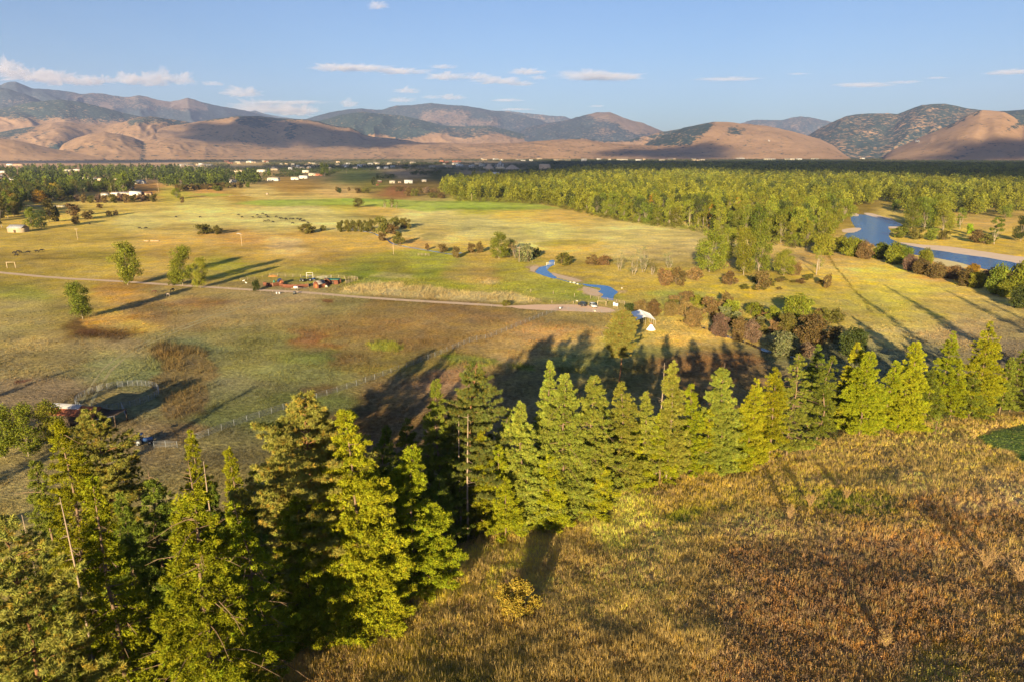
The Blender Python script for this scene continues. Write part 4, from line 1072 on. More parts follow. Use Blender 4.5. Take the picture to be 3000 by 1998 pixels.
def mid_vegetation():
    T = 'tree'; S = 'shrub'
    C = 'cottonwood tree'
    L = [
     (375, 836, 711, 78, 'cw_near', YGREEN, 'cottonwood_tree', 'tall cottonwood by the farm road, farther left of the roadside pair', C),
     (536, 838, 721, 66, 'cw_near', YGREEN, 'cottonwood_tree', 'taller cottonwood of the pair growing beside the farm road', C),
     (588, 845, 754, 50, 'cw_near', YGREEN, 'cottonwood_tree', 'shorter cottonwood of the roadside pair, on its right', C),
     (243, 936, 827, 74, 'cw_near', GREEN, 'cottonwood_tree', 'lone dark green cottonwood in the pasture below the farm road', C),
     (503, 838, 805, 30, 'shrub', OLIVE, 'shrub', 'small shrub at the left foot of the roadside pair of cottonwoods', S),
     (1462, 759, 683, 56, 'cw_near', GREEN, 'cottonwood_tree', 'round-topped white-stemmed tree by the little creek beyond the pond', C),
     (1497, 750, 702, 34, 'cw', DGREEN, 'cottonwood_tree', 'dark tree squeezed behind the round-topped tree by the creek', C),
     (1512, 757, 706, 44, 'thin', RUST, 'bare_tree', 'half bare reddish tree between the creek tree and the grey-green willow', T),
     (1543, 768, 719, 58, 'shrub', SILVER, 'willow_shrub', 'grey-green willow beside the pale pole near the creek', S),
     (1573, 754, 728, 26, 'shrub', DGREEN, 'willow_shrub', 'dark willow behind the grey-green willow near the creek', S),
     (1652, 776, 743, 54, 'shrub', OLIVE, 'willow_shrub', 'round olive willow just right of the upper end of the pond', S),
     (1735, 776, 751, 46, 'shrub', BROWN, 'shrub', 'brown shrub, left of two in the hedge right of the round olive willow', S),
     (1772, 779, 751, 44, 'shrub', RUST, 'shrub', 'rusty shrub, right of two in the hedge right of the round olive willow', S),
     (1815, 792, 740, 38, 'thin', SILVER, 'birch_tree', 'leftmost thin pale birch in the field beyond the pond', T),
     (1857, 805, 746, 44, 'thin', SILVER, 'birch_tree', 'thin pale birch standing nearest the pond', T),
     (1885, 798, 719, 42, 'thin', SILVER, 'birch_tree', 'tallest thin birch, in the row of pale birches', T),
     (1910, 806, 758, 48, 'thin', OLIVE, 'birch_tree', 'low spreading birch right of the tallest thin birch', T),
     (1960, 787, 738, 36, 'thin', SILVER, 'birch_tree', 'birch at the right end of the pale birch row', T),
     (1942, 838, 793, 56, 'shrub', RUST, 'shrub', 'reddish brown shrub left of the cottonwood cluster', S),
     (1984, 834, 786, 56, 'shrub', BROWN, 'shrub', 'brown shrub in front of the birches, touching the reddish one', S),
     (2036, 822, 786, 60, 'shrub', RUST, 'shrub', 'wide rusty shrub at the foot of the leftmost clustered cottonwood', S),
     (2078, 798, 681, 88, 'cw_near', YGREEN, 'cottonwood_tree', 'leftmost white-limbed cottonwood of the cluster in mid field', C),
     (2125, 772, 668, 60, 'cw_near', YGREEN, 'cottonwood_tree', 'rear cottonwood in the middle of the mid-field cluster', C),
     (2178, 806, 665, 66, 'cw_near', YGREEN, 'cottonwood_tree', 'tallest front cottonwood in the mid-field cluster', C),
     (2222, 800, 656, 76, 'cw_near', GREEN, 'cottonwood_tree', 'rightmost broad cottonwood of the mid-field cluster', C),
     (2296, 808, 735, 64, 'cw_near', YGREEN, 'cottonwood_tree', 'small bright cottonwood standing right of the mid-field cluster', C),
     (2399, 792, 729, 38, 'thin', YGREEN, 'cottonwood_tree', 'thin tree by the pale dead trunk near the end of the brush line', C),
     (2137, 836, 799, 48, 'shrub', BROWN, 'shrub', 'brown shrub under the tallest clustered cottonwood', S),
     (2227, 851, 799, 60, 'shrub', BROWN, 'shrub', 'round brown shrub in front of the rightmost clustered cottonwood', S),
     (2325, 806, 770, 40, 'shrub', RUST, 'shrub', 'rusty shrub at the right foot of the small bright cottonwood', S),
     (2424, 844, 808, 28, 'shrub', BROWN, 'shrub', 'small round shrub left of the brush line in the gold pasture', S),
     (2075, 925, 873, 54, 'shrub', BROWN, 'shrub', 'brown-gold shrub behind the ditch, left of the yellow-green shrub', S),
     (2137, 928, 882, 52, 'shrub', YGREEN, 'shrub', 'yellow-green shrub between brown ones above the ditch', S),
     (2125, 905, 862, 46, 'shrub', BROWN, 'shrub', 'brown shrub behind the yellow-green shrub above the ditch', S),
     (2329, 936, 871, 96, 'willow', YGREEN, 'willow_shrub', 'big bright green willow in the middle of the right-hand thicket', S),
     (2300, 979, 922, 62, 'willow', OLIVE, 'willow_shrub', 'olive willow just below the big bright green willow', S),
     (2262, 975, 942, 34, 'shrub', RUST, 'shrub', 'small red-orange shrub left of the olive willow', S),
     (2368, 1004, 928, 108, 'willow', BROWN * .9, 'willow_shrub', 'large dull brown willow, widest shrub of the thicket', S),
     (2112, 986, 925, 60, 'willow', DRUST, 'shrub', 'dark wine-red shrub by the ditch, left of its rusty neighbour', S),
     (2163, 996, 937, 58, 'willow', RUST * .8, 'shrub', 'rusty shrub by the ditch right of the dark wine-red one', S),
     (2206, 1000, 945, 60, 'willow', DRUST * 1.2, 'shrub', 'pinkish dark shrub standing at the ditch bend', S),
     (2284, 1039, 976, 104, 'willow', SILVER, 'willow_shrub', 'pale green willow bulging nearest the firs below the thicket', S),
     (2362, 1046, 1006, 56, 'shrub', DRUST, 'shrub', 'dark red shrub right of the pale green willow', S),
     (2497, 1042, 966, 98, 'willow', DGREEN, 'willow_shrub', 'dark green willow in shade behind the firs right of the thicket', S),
     (2445, 1000, 960, 50, 'shrub', BROWN * .8, 'shrub', 'dull shrub between the large brown willow and the dark green willow', S),
     (2033, 957, 904, 60, 'willow', RUST, 'shrub', 'orange-brown shrub across the ditch from the white canopy', S),
     (2005, 930, 885, 46, 'shrub', RUST, 'shrub', 'rusty shrub behind the orange-brown one across from the canopy', S),
     (1875, 922, 883, 48, 'willow', RUST * .9, 'shrub', 'left reddish shrub directly behind the white canopy', S),
     (1918, 925, 884, 52, 'willow', BROWN, 'shrub', 'middle brown shrub directly behind the white canopy', S),
     (1963, 926, 888, 52, 'willow', RUST * .9, 'shrub', 'right reddish shrub behind the white canopy', S),
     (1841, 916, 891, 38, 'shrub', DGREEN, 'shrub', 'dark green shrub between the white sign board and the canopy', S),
     (1484, 898, 881, 30, 'shrub', OLIVE, 'shrub', 'small round bush at the left corner of the gravel lot', S),
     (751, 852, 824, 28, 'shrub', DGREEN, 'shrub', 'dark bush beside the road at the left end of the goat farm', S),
     (594, 688, 660, 58, 'shrub', OLIVE, 'shrub', 'larger round bush of the pair in the left gold pasture', S),
     (636, 687, 665, 34, 'shrub', OLIVE, 'shrub', 'smaller bush of the pair in the left gold pasture', S),
     (898, 684, 658, 52, 'shrub', OLIVE, 'shrub', 'round bush alone between the pasture pair and the long hedge', S),
     (948, 678, 662, 20, 'shrub', OLIVE, 'shrub', 'tiny bush right of the lone round pasture bush', S),
    ]
    # hedge of shrubs in the gold field
    for k in range(6):
        L.append((1000 + k * 18, 680, 650 - (k % 2) * 3, 26, 'shrub', OLIVE * .95, 'shrub', 'brown-green shrub in the straight hedge row in the gold field', S, 'shrubs of the hedge row'))
    L += [
     (1116, 687, 638, 48, 'shrub', OLIVE, 'shrub', 'tall shrub at the right end of the straight hedge row', S),
     (1158, 672, 640, 34, 'shrub', OLIVE, 'shrub', 'shrub behind the tall one, left half of the dense knot', S),
     (1186, 671, 641, 36, 'shrub', OLIVE, 'shrub', 'rightmost shrub of the dense knot at the hedge end', S),
     (1148, 688, 661, 40, 'shrub', BROWN, 'shrub', 'brown shrub in front of the dense knot at the hedge end', S),
     (1120, 707, 685, 30, 'shrub', BROWN, 'shrub', 'shrub on the ditch below the tall hedge-end shrub', S),
     (1169, 718, 684, 38, 'shrub', OLIVE, 'shrub', 'round shrub casting a shadow, lowest of the hedge-end knot', S),
     (1251, 733, 715, 15, 'shrub', BROWN, 'shrub', 'tiny upright shrub at the left of the creek bushes', S),
     (1295, 740, 717, 38, 'shrub', BROWN, 'shrub', 'low brown creek bush right of the tiny upright one', S),
     (1337, 757, 726, 30, 'shrub', BROWN, 'shrub', 'brown creek bush nearest the pasture fence', S),
     (1381, 742, 716, 30, 'shrub', BROWN, 'shrub', 'left one of two touching brown creek bushes', S),
     (1404, 741, 713, 28, 'shrub', RUST * .8, 'shrub', 'right one of two touching brown creek bushes', S),
     (1050, 609, 581, 36, 'cw', OLIVE, 'field_tree', 'round tree alone in the green strip of the far field', T),
     (1127, 612, 584, 18, 'thin', OLIVE, 'field_tree', 'left thin tree of three in the green strip', T),
     (1148, 612, 583, 16, 'poplar', OLIVE, 'field_tree', 'middle tree of three in the green strip', T),
     (1162, 613, 589, 11, 'thin', OLIVE, 'field_tree', 'right thinnest tree of three in the green strip', T),
     (1048, 567, 552, 28, 'shrub', BROWN, 'shrub', 'left bush of the touching pair beyond the green strip', S),
     (1074, 567, 551, 30, 'shrub', OLIVE, 'shrub', 'right bush of the touching pair beyond the green strip', S),
     (1170, 562, 547, 24, 'shrub', BROWN, 'shrub', 'small brown bush above the long brown hedge', S),
     (1195, 575, 553, 26, 'shrub', BROWN, 'shrub', 'left bush of the large brown pair before the long hedge', S),
     (1214, 576, 555, 24, 'shrub', OLIVE, 'shrub', 'right bush of the large brown pair before the long hedge', S),
     (1228, 566, 550, 24, 'shrub', BROWN, 'shrub', 'bush at the left end of the long brown hedge', S),
     (1250, 566, 550, 24, 'shrub', DRUST * 1.2, 'shrub', 'darker bush in the middle of the long brown hedge', S),
     (1271, 566, 553, 24, 'shrub', BROWN, 'shrub', 'bush at the right end of the long brown hedge', S),
     (1269, 581, 566, 28, 'shrub', OLIVE, 'shrub', 'left low bush before the tall left edge of the river forest', S),
     (1293, 582, 567, 26, 'shrub', BROWN, 'shrub', 'right low bush before the tall left edge of the river forest', S),
     (988, 561, 549, 16, 'shrub', BROWN, 'shrub', 'left small bush beyond the long hedge field', S), (1022, 561, 550, 12, 'shrub', BROWN, 'shrub', 'tiny bush left of the touching pair beyond the green strip', S),
     (118, 599, 559, 42, 'cw', GOLD * .8, 'field_tree', 'golden round tree at the edge of the left wood', T),
     (143, 606, 582, 26, 'cw', OLIVE, 'field_tree', 'olive tree below the golden round tree', T),
     (48, 602, 530, 28, 'poplar', GREEN * .9, 'poplar_tree', 'slim tall poplar left of the golden round tree', T),
     (24, 640, 560, 30, 'poplar', GREEN * .9, 'poplar_tree', 'poplar above the grey-roofed barn at the left edge', T),
     (6, 668, 540, 34, 'poplar', OLIVE, 'poplar_tree', 'tallest poplar cut by the left edge near the barn', T),
     (92, 672, 609, 34, 'cw', GREEN, 'field_tree', 'green tree right beside the grey-roofed barn', T),
     (122, 672, 618, 42, 'cw', DGREEN, 'field_tree', 'dark tree right of the barn, under the tall olive one', T),
     (146, 652, 584, 40, 'cw', OLIVE, 'field_tree', 'tall olive tree rising behind the dark barn trees', T),
     (161, 650, 606, 26, 'shrub', DGREEN, 'shrub', 'dark bush at the right foot of the barn trees', S),
     (212, 634, 601, 42, 'shrub', BROWN, 'shrub', 'greyish brown bush in front of the white yard fence', S),
     (226, 657, 635, 28, 'shrub', BROWN * .8, 'shrub', 'dark bush nearest the barn in the left pasture', S),
     (264, 643, 620, 38, 'shrub', BROWN, 'shrub', 'wide bush right of the dark one in the left pasture', S),
     (320, 634, 619, 19, 'shrub', BROWN, 'shrub', 'left of the two small equal bushes in the left pasture', S),
     (340, 632, 618, 17, 'shrub', BROWN, 'shrub', 'right of the two small equal bushes in the left pasture', S),
     (292, 611, 599, 20, 'shrub', BROWN, 'shrub', 'small bush above the two equal bushes in the left pasture', S),
     (518, 584, 552, 30, 'cw', YGREEN * .85, 'field_tree', 'bright tree alone right of the white farm roofs', T),
     (535, 595, 579, 15, 'shrub', BROWN, 'shrub', 'small bush touching the bright tree near the farm roofs', S),
     (362, 566, 503, 36, 'cw', GREEN * .9, 'field_tree', 'tall tree rising behind the white farm roofs', T),
     (637, 560, 546, 32, 'shrub', YGREEN * .8, 'shrub', 'pale green bush at the front of the brown brush line', S),
     (709, 551, 534, 17, 'shrub', GREEN, 'shrub', 'left of two round green bushes at the end of the wood', S),
     (728, 551, 535, 17, 'shrub', GREEN, 'shrub', 'right of two round green bushes at the end of the wood', S),
     (951, 517, 477, 30, 'cw', GREEN, 'field_tree', 'big round tree standing at the edge of the far town', T),
     (1095, 545, 519, 15, 'cw', DGREEN, 'field_tree', 'dark tree beside the red sheds in the far field', T),
     (995, 566, 553, 18, 'shrub', DGREEN, 'shrub', 'dark green bush in the far field left of the touching pair', S),
    ]
    for e in L: veg(*e)
    # brown brush lines
    for k in range(14):
        f = k / 13; veg(186 + f * 268, 595 - abs(f - .5) * 6 + _rr.uniform(-3, 3), 574 + _rr.uniform(-3, 3), 24, 'shrub', (BROWN, OLIVE, DRUST * 1.2)[k % 3], 'shrub', 'shrub of the brown brush line before the white farm roofs', S, 'shrubs before the farm roofs')
    for k in range(13):
        f = k / 12; veg(520 + f * 180, 562 - f * 12 + _rr.uniform(-2, 2), 543 - f * 8 + _rr.uniform(-2, 2), 20, 'shrub', (BROWN, OLIVE, BROWN * .8)[k % 3], 'shrub', 'shrub of the dark brush line along the end of the left wood', S, 'shrubs along the left wood')
    # loose low willows that join the thicket along the ditch
    rq = random.Random(17)
    for k in range(46):
        px = rq.uniform(1960, 2450); py = 905 + (px - 1960) * .16 + rq.uniform(-46, 34)
        if py > 938 + (px - 1985) * .33: py -= 45
        w_ = rq.uniform(26, 54)
        veg(px, py, py - w_ * rq.uniform(.45, .7), w_, 'shrub', (OLIVE, BROWN, SILVER, YGREEN * .8, RUST, OLIVE)[k % 6], 'willow_shrub', 'low willow filling the thicket above the ditch right of the canopy', S, 'low willows of the ditch thicket')
    for k in range(16):
        px = rq.uniform(2130, 2420); py = rq.uniform(815, 860); w_ = rq.uniform(18, 40)
        veg(px, py, py - w_ * .35, w_, 'shrub', (OLIVE, BROWN, OLIVE)[k % 3], 'low_bush', 'low flat bush scattered on the pasture below the mid-field cottonwoods', S, 'low bushes of the pasture')
    # thicket between the gold pasture and the river
    for (px, by, ty, w_, c, lab) in [
     (2415, 745, 690, 60, YGREEN, 'leftmost green shrub on the near river bank'), (2462, 735, 697, 50, YGREEN, 'bright shrub second from the left on the near river bank'),
     (2500, 748, 700, 60, YGREEN, 'bright shrub third from the left on the near river bank'), (2535, 756, 712, 46, RUST, 'first brown shrub among the green river-bank shrubs'),
     (2575, 755, 715, 56, GREEN, 'green shrub right of the first brown river-bank shrub'), (2615, 770, 716, 60, YGREEN, 'tall green shrub in the middle of the river-bank thicket'),
     (2650, 772, 725, 50, GREEN, 'green shrub just before the gap in the river-bank thicket'), (2712, 775, 734, 46, YGREEN, 'round yellow-green shrub against the water'),
     (2662, 790, 750, 44, DRUST, 'dark brown shrub at the gap in the river-bank thicket'), (2695, 800, 762, 50, BROWN, 'grey-brown shrub below the round yellow-green one'),
     (2745, 812, 775, 60, BROWN, 'wide grey-brown shrub, low in the river-bank thicket'), (2790, 815, 782, 50, RUST, 'rust-brown shrub in the low part of the thicket'),
     (2848, 800, 775, 38, GOLD, 'golden shrub top beside the river at right'), (2830, 835, 795, 60, BROWN, 'brown shrub beneath the golden one'),
     (2858, 842, 800, 44, YGREEN, 'yellow-green shrub right of the brown one beneath the golden one'), (2905, 838, 792, 60, DRUST * 1.2, 'dull red shrub between the yellow-green shrub and the far right thicket'),
     (2930, 862, 785, 70, GREEN, 'tall green shrub at right by the river'), (2975, 868, 776, 80, YGREEN, 'tallest leafy shrub at the right edge by the river'),
     (2945, 868, 825, 50, YGREEN, 'bright low shrub in front of the tallest right-edge shrub'), (2990, 900, 840, 60, DGREEN, 'dark shrub at the right edge below the tallest one'),
    ]:
        veg(px, by + 3, ty, w_ * 1.15, 'willow', c, 'shrub', lab, S, 'shrubs of the river bank thicket')
    # trees and bushes on the far bank
    for (px, by, ty, w_, key, c, nm, lab) in [
     (2470, 650, 582, 64, 'cw_near', YGREEN, 'cottonwood_tree', 'big cottonwood at the left corner of the river bend'),
     (2670, 672, 590, 46, 'cw_near', GREEN, 'cottonwood_tree', 'left front cottonwood of the grove across the river'),
     (2708, 674, 578, 60, 'cw_near', GREEN, 'cottonwood_tree', 'central white-limbed cottonwood of the grove across the river'),
     (2762, 680, 592, 56, 'cw_near', YGREEN, 'cottonwood_tree', 'right cottonwood of the grove across the river'),
     (2735, 668, 570, 50, 'cw_near', GREEN, 'cottonwood_tree', 'rear cottonwood of the grove across the river'),
     (2812, 672, 608, 26, 'poplar', GREEN, 'cottonwood_tree', 'slim tree right of the grove across the river'),
     (2912, 717, 636, 36, 'poplar', GREEN * .9, 'cottonwood_tree', 'tall dark green tree standing alone on the far bank meadow'),
     (2838, 688, 658, 24, 'shrub', lalb(170, 185, 35), 'shrub', 'vivid green small shrub on the far bank meadow'),
     (2860, 712, 676, 50, 'shrub', BROWN, 'shrub', 'brown round shrub before the lone far-bank tree'),
     (2890, 716, 690, 36, 'shrub', OLIVE, 'shrub', 'olive shrub touching the lone far-bank tree'),
     (2640, 698, 668, 52, 'shrub', GREEN, 'shrub', 'left shrub of the row under the far-bank grove'),
     (2690, 702, 670, 50, 'shrub', OLIVE, 'shrub', 'second shrub of the row under the far-bank grove'),
     (2730, 704, 672, 46, 'shrub', GREEN, 'shrub', 'third shrub of the row under the far-bank grove'),
     (2768, 704, 678, 38, 'shrub', OLIVE, 'shrub', 'last shrub of the row under the far-bank grove'),
     (2990, 708, 632, 50, 'cw_near', DGREEN, 'cottonwood_tree', 'dark tree cut by the right edge on the far bank'),
     (2945, 640, 600, 36, 'cw', GREEN, 'cottonwood_tree', 'round tree behind the lone far-bank tree'),
     (2625, 617, 588, 26, 'shrub', GREEN, 'shrub', 'green bush at the forest edge above the river bend')]:
        veg(px, by, ty, w_, key, c, nm, lab, C if nm != 'shrub' else S)
    # yellowing aspens at the lower left
    for (px, by, ty, w_, c, lab) in [(14, 1340, 1192, 84, YGREEN * .8, 'yellowing white-stemmed tree at the left edge behind the firs'), (84, 1335, 1186, 92, YGREEN * .85, 'yellowing forked tree left of the stable'),
                                   (168, 1312, 1172, 92, YGREEN * .75, 'leafy yellow-green tree leaning over the end of the stable roof')]:
        veg(px, by, ty, w_, 'cw_near', c, 'aspen_tree', lab, 'aspen tree')
    x, y = P2(2391, 806); o = MB().tube([(0, 0, -.5), (.1, 0, 3), (0, .1, 6), (.4, 0, 8.6)], [.38, .3, .24, .1], 7).build('dead_tree', M['palebark']); o.location = (x, y, 0)
    tag(o, 'pale bare dead trunk standing at the top end of the brush line', 'dead tree')

def scatter(poly, sp, rg, rmin=60, rmax=9000, keep=None):
    xs, ys = [], []
    P = np.array(poly, float)
    a0 = math.atan((P[:, 0].min() - 1500) / 2000) - .06; a1 = math.atan((P[:, 0].max() - 1500) / 2000) + .06
    r = rmin
    while r < rmax:
        s = sp(r); n = int((a1 - a0) * r / s) + 1
        a = a0 + (np.arange(n) + rg.random(n)) * s / r; q = r + (rg.random(n) - .5) * s
        x = np.sin(a) * q; y = np.cos(a) * q; px, py = proj(x, y, 0)
        m = (px > P[:, 0].min()) & (px < P[:, 0].max()) & (py > P[:, 1].min()) & (py < P[:, 1].max())
        x, y, px, py = x[m], y[m], px[m], py[m]
        if len(x):
            m = poly_sd(px, py, poly) > 0; x, y = x[m], y[m]; xs.append(x); ys.append(y)
        r += s
    return np.concatenate(xs), np.concatenate(ys)

RIVER = [(2492, 628), (2535, 630), (2570, 637), (2600, 645), (2630, 652), (2648, 662), (2600, 668), (2610, 680), (2603, 692), (2612, 704), (2650, 717), (2700, 728), (2760, 737), (2830, 748), (2900, 757), (2960, 768), (3010, 778), (3010, 800), (2960, 795), (2900, 792), (2880, 790), (2830, 775), (2750, 758), (2700, 750), (2640, 742), (2560, 722), (2500, 708), (2470, 696), (2480, 684), (2510, 675), (2500, 660), (2492, 645)]
FOREST_A = [(1296, 568), (1300, 545), (1400, 528), (1600, 520), (1660, 508), (1750, 492), (1900, 486), (2300, 484), (3100, 484), (3100, 625), (2960, 630), (2880, 634), (2800, 628), (2700, 640), (2650, 628), (2600, 606), (2540, 602), (2488, 604), (2440, 625), (2440, 655), (2470, 668), (2440, 685), (2430, 716), (2400, 735), (2330, 728), (2250, 712), (2150, 692), (2000, 672), (1900, 660), (1800, 646), (1700, 622), (1600, 600), (1480, 592), (1330, 585)]
WOOD_L = [(-40, 655), (-40, 497), (150, 494), (330, 494), (560, 496), (620, 512), (760, 512), (800, 520), (760, 540), (700, 545), (520, 552), (470, 545), (470, 530), (400, 535), (390, 566), (250, 566), (175, 590), (70, 596), (45, 640)]

HOUSE_PX = [(252, 527, 17), (281, 530, 14), (295, 530, 13), (313, 531, 16), (337, 531, 15), (411, 539, 28), (272, 543, 16), (8, 508, 16), (10, 521, 16), (3, 536, 14), (35, 528, 12), (200, 505, 24), (226, 504, 20), (56, 486, 26), (30, 486, 16), (802, 531, 32), (865, 528, 22), (890, 524, 24), (916, 516, 22), (935, 516, 20), (896, 507, 18), (682, 536, 20), (768, 505, 26), (700, 506, 22), (805, 500, 22), (398, 573, 15), (362, 572, 20), (338, 574, 12), (309, 576, 10), (424, 572, 16), (565, 487, 60), (725, 477, 75)]
def house_clear(px, py):
    m = np.zeros(len(px), bool)
    for (a, b, w_) in HOUSE_PX: m |= (np.abs(px - a) < w_ * .62 + 2) & (py > b - 2) & (py < b + 17)
    return m

def forests():
    rg = np.random.default_rng(77)
    # forest along the river
    x, y = scatter(FOREST_A, lambda r: max(11.5, r * .0115), rg, 300, 4600)
    r = np.hypot(x, y); o = np.argsort(r); x, y, r = x[o], y[o], r[o]
    px, py = proj(x, y, 0)
    clear = (fbm(x / 70, y / 70, 5, 3) < .36) & (py < 600)
    clear |= (px > 2560) & (py > 590) & (fbm(x / 25, y / 25, 6, 2) < .5)
    x, y, r, px, py = [q[~clear] for q in (x, y, r, px, py)]
    N = 262
    front = np.zeros(len(x), bool); front[:N] = True
    for i in np.where(front)[0]:
        H = rg.uniform(13, 26) * (1 if px[i] > 1600 else 1.05); W = rg.uniform(9.5, 14)
        far_l = px[i] < 1620
        if rg.random() < .14 and py[i] > 640: H *= .55; W *= .8
        key = f'cw{rg.integers(5)}' if rg.random() < .8 else f'poplar{rg.integers(2)}'
        if key[0] == 'p': W = rg.uniform(6, 8)
        h, w_ = (20, 13) if key[0] == 'c' else (20, 6)
        c = (YGREEN if rg.random() < .62 else GREEN) * rg.uniform(.68, 1.2)
        if rg.random() < .05: c = GOLD
        if rg.random() < .1: c = DGREEN
        if far_l: lab, g = 'cottonwood in the tall stand at the left end of the river forest', 'cottonwoods of the left stand'
        elif px[i] < 2100: lab, g = 'cottonwood in the front rows of the forest above the gold field', 'cottonwoods above the gold field'
        elif px[i] < 2480: lab, g = 'cottonwood in the forest front just left of the river bend', 'cottonwoods left of the river bend'
        else: lab, g = 'cottonwood in the broken woodland beyond the river', 'cottonwoods beyond the river'
        plant_tree('cottonwood_tree', key, (x[i], y[i], 0), rg.random() * 6.28, (W / w_, W / w_, H / h), c, lab, 'cottonwood tree', g)
    b = ~front; m = b.sum()
    cols = np.where(rg.random((m, 1)) < .6, YGREEN, GREEN) * rg.uniform(.55, 1.05, (m, 1))
    cols = np.where(rg.random((m, 1)) < .14, DGREEN, cols)
    sp_ = np.maximum(11.5, r[b] * .0115)
    H = rg.uniform(12, 23, m); W = sp_ * rg.uniform(.75, 1.3, m)
    near = r[b] < 1500
    mm = npmesh_parts([low_tree_soup(x[b][near], y[b][near], H[near], W[near], cols[near], rg, 300), low_tree_soup(x[b][~near], y[b][~near], H[~near], W[~near], cols[~near], rg, 95)])
    f = put('forest', mm, M['leaf']); tag(f, 'deep yellow-green river forest stretching to the town', 'forest', kind='stuff')
    print('FOREST', len(x), m)
    # brush at the foot of the forest front
    bx, by_ = scatter([(1330, 592), (1480, 596), (1600, 604), (1700, 626), (1800, 650), (2000, 678), (2150, 698), (2330, 733), (2330, 722), (2150, 686), (2000, 666), (1800, 640), (1700, 616), (1600, 595), (1480, 588), (1330, 582)], lambda r: 6.0, rg, 300, 1500)
    m2 = low_tree_soup(bx, by_, rg.uniform(2.5, 5.5, len(bx)), rg.uniform(5, 8, len(bx)), np.where(rg.random((len(bx), 1)) < .6, OLIVE, YGREEN) * rg.uniform(.7, 1.1, (len(bx), 1)), rg, 70)
    f = put('undergrowth', npmesh_parts([m2]), M['leaf']); tag(f, 'low olive brush along the foot of the river forest', 'undergrowth', kind='stuff')
    # wood at the left
    x, y = scatter(WOOD_L, lambda r: max(12, r * .0115), rg, 300, 3500)
    r = np.hypot(x, y); o = np.argsort(r); x, y, r = x[o], y[o], r[o]; px, py = proj(x, y, 0)
    k = fbm(x / 60, y / 60, 9, 3) > .36; k |= py > 540; k &= ~house_clear(px, py); x, y, r, px, py = [q[k] for q in (x, y, r, px, py)]
    N = 230
    for i in range(min(N, len(x))):
        pop = rg.random() < .22; key = f'poplar{rg.integers(2)}' if pop else f'cw{rg.integers(5)}'
        H = rg.uniform(17, 26) if pop else rg.uniform(12, 20); W = rg.uniform(5, 7.5) if pop else rg.uniform(11, 16)
        h, w_ = (20, 6) if pop else (20, 13)
        c = [DGREEN, GREEN * .8, OLIVE, DGREEN * 1.2][rg.integers(4)] * rg.uniform(.85, 1.15)
        if rg.random() < .03: c = GOLD
        lab, g = (('slim poplar rising from the wood at the left of the valley', 'poplars of the left wood') if pop else ('dark round tree in the wood at the left of the valley', 'round trees of the left wood'))
        plant_tree('poplar_tree' if pop else 'broadleaf_tree', key, (x[i], y[i], 0), rg.random() * 6.28, (W / w_, W / w_, H / h), c, lab, 'tree', g)
    b = np.arange(len(x)) >= N
    soup = [low_tree_soup(x[b], y[b], rg.uniform(11, 24, b.sum()), rg.uniform(8, 17, b.sum()), np.where(rg.random((b.sum(), 1)) < .6, DGREEN, GREEN * .85) * rg.uniform(.8, 1.2, (b.sum(), 1)), rg, 60)]
    # scattered town trees to the horizon
    for poly, sp, thr, cc in [
        ([(-60, 474), (700, 474), (700, 462), (-60, 462)], lambda r: r * .0075, .30, DGREEN * .6),
        ([(560, 496), (560, 474), (1300, 474), (1300, 492), (1000, 505), (960, 520), (820, 524), (620, 512)], lambda r: r * .0085, .42, DGREEN * .95),
        ([(700, 474), (3100, 478), (3100, 463), (1700, 461), (700, 458)], lambda r: r * .0075, .40, DGREEN * .75),
        ([(1180, 478), (1720, 478), (1720, 500), (1560, 512), (1300, 500), (1180, 505)], lambda r: r * .010, .52, DGREEN),
        ([(1600, 472), (3100, 474), (3100, 485), (1600, 492)], lambda r: r * .0085, .0, DGREEN * .9),
        ([(1200, 508), (1290, 505), (1290, 515), (1200, 516)], lambda r: r * .009, .2, DGREEN * .8),
        ([(1100, 522), (1160, 520), (1160, 527), (1100, 528)], lambda r: r * .009, .0, DGREEN * .8)]:
        x, y = scatter(poly, sp, rg, 900, 9000)
        k = fbm(x / 260, y / 260, 19, 3) > thr; x, y = x[k], y[k]; ppx, ppy = proj(x, y, 0); k = ~house_clear(ppx, ppy); x, y = x[k], y[k]; r = np.hypot(x, y)
        soup.append(low_tree_soup(x, y, rg.uniform(5, 10, len(x)), r * .0075 * rg.uniform(.7, 1.3, len(x)), np.tile(cc, (len(x), 1)) * rg.uniform(.7, 1.3, (len(x), 1)), rg, 26))
        print('town', len(x))
    f = put('distant_trees', npmesh_parts(soup), M['leaf']); tag(f, 'distant trees spread through the town and far valley', 'trees', kind='stuff')

def npmesh_parts(parts):
    V, F, C = [], {3: [], 4: []}, []; n = 0
    for v, f, c in parts:
        if len(v) == 0: continue
        V.append(v); C.append(c); F[f.shape[1]].append(f + n); n += len(v)
    fs = [np.concatenate(F[k]) for k in (4, 3) if F[k]]
    return npmesh('foliage', np.concatenate(V), fs, np.concatenate(C))

# ------------------------------------------------------------------ grass
def tuft_mesh(x, y, z, h, w_, cols, nb, rg, lean=.35, width=.05):
    n = len(x); ci = np.repeat(np.arange(n), nb)
    a = rg.random(n * nb) * 2 * pi; rr = w_[ci] * rg.random(n * nb) * .5
    b0 = np.stack([x[ci] + np.cos(a) * rr, y[ci] + np.sin(a) * rr, z[ci] - .05], 1)
    hh = h[ci] * rg.uniform(.6, 1.15, n * nb)
    tip = b0 + np.stack([np.cos(a) * lean * hh * rg.random(n * nb), np.sin(a) * lean * hh * rg.random(n * nb), hh], 1)
    tip += rg.normal(size=(n * nb, 3)) * (hh * .12)[:, None]
    C = cols[ci] * rg.uniform(.75, 1.3, (n * nb, 1))
    return blades(b0, tip, width * rg.uniform(.6, 1.5, n * nb), rg, np.clip(C, .003, 1))

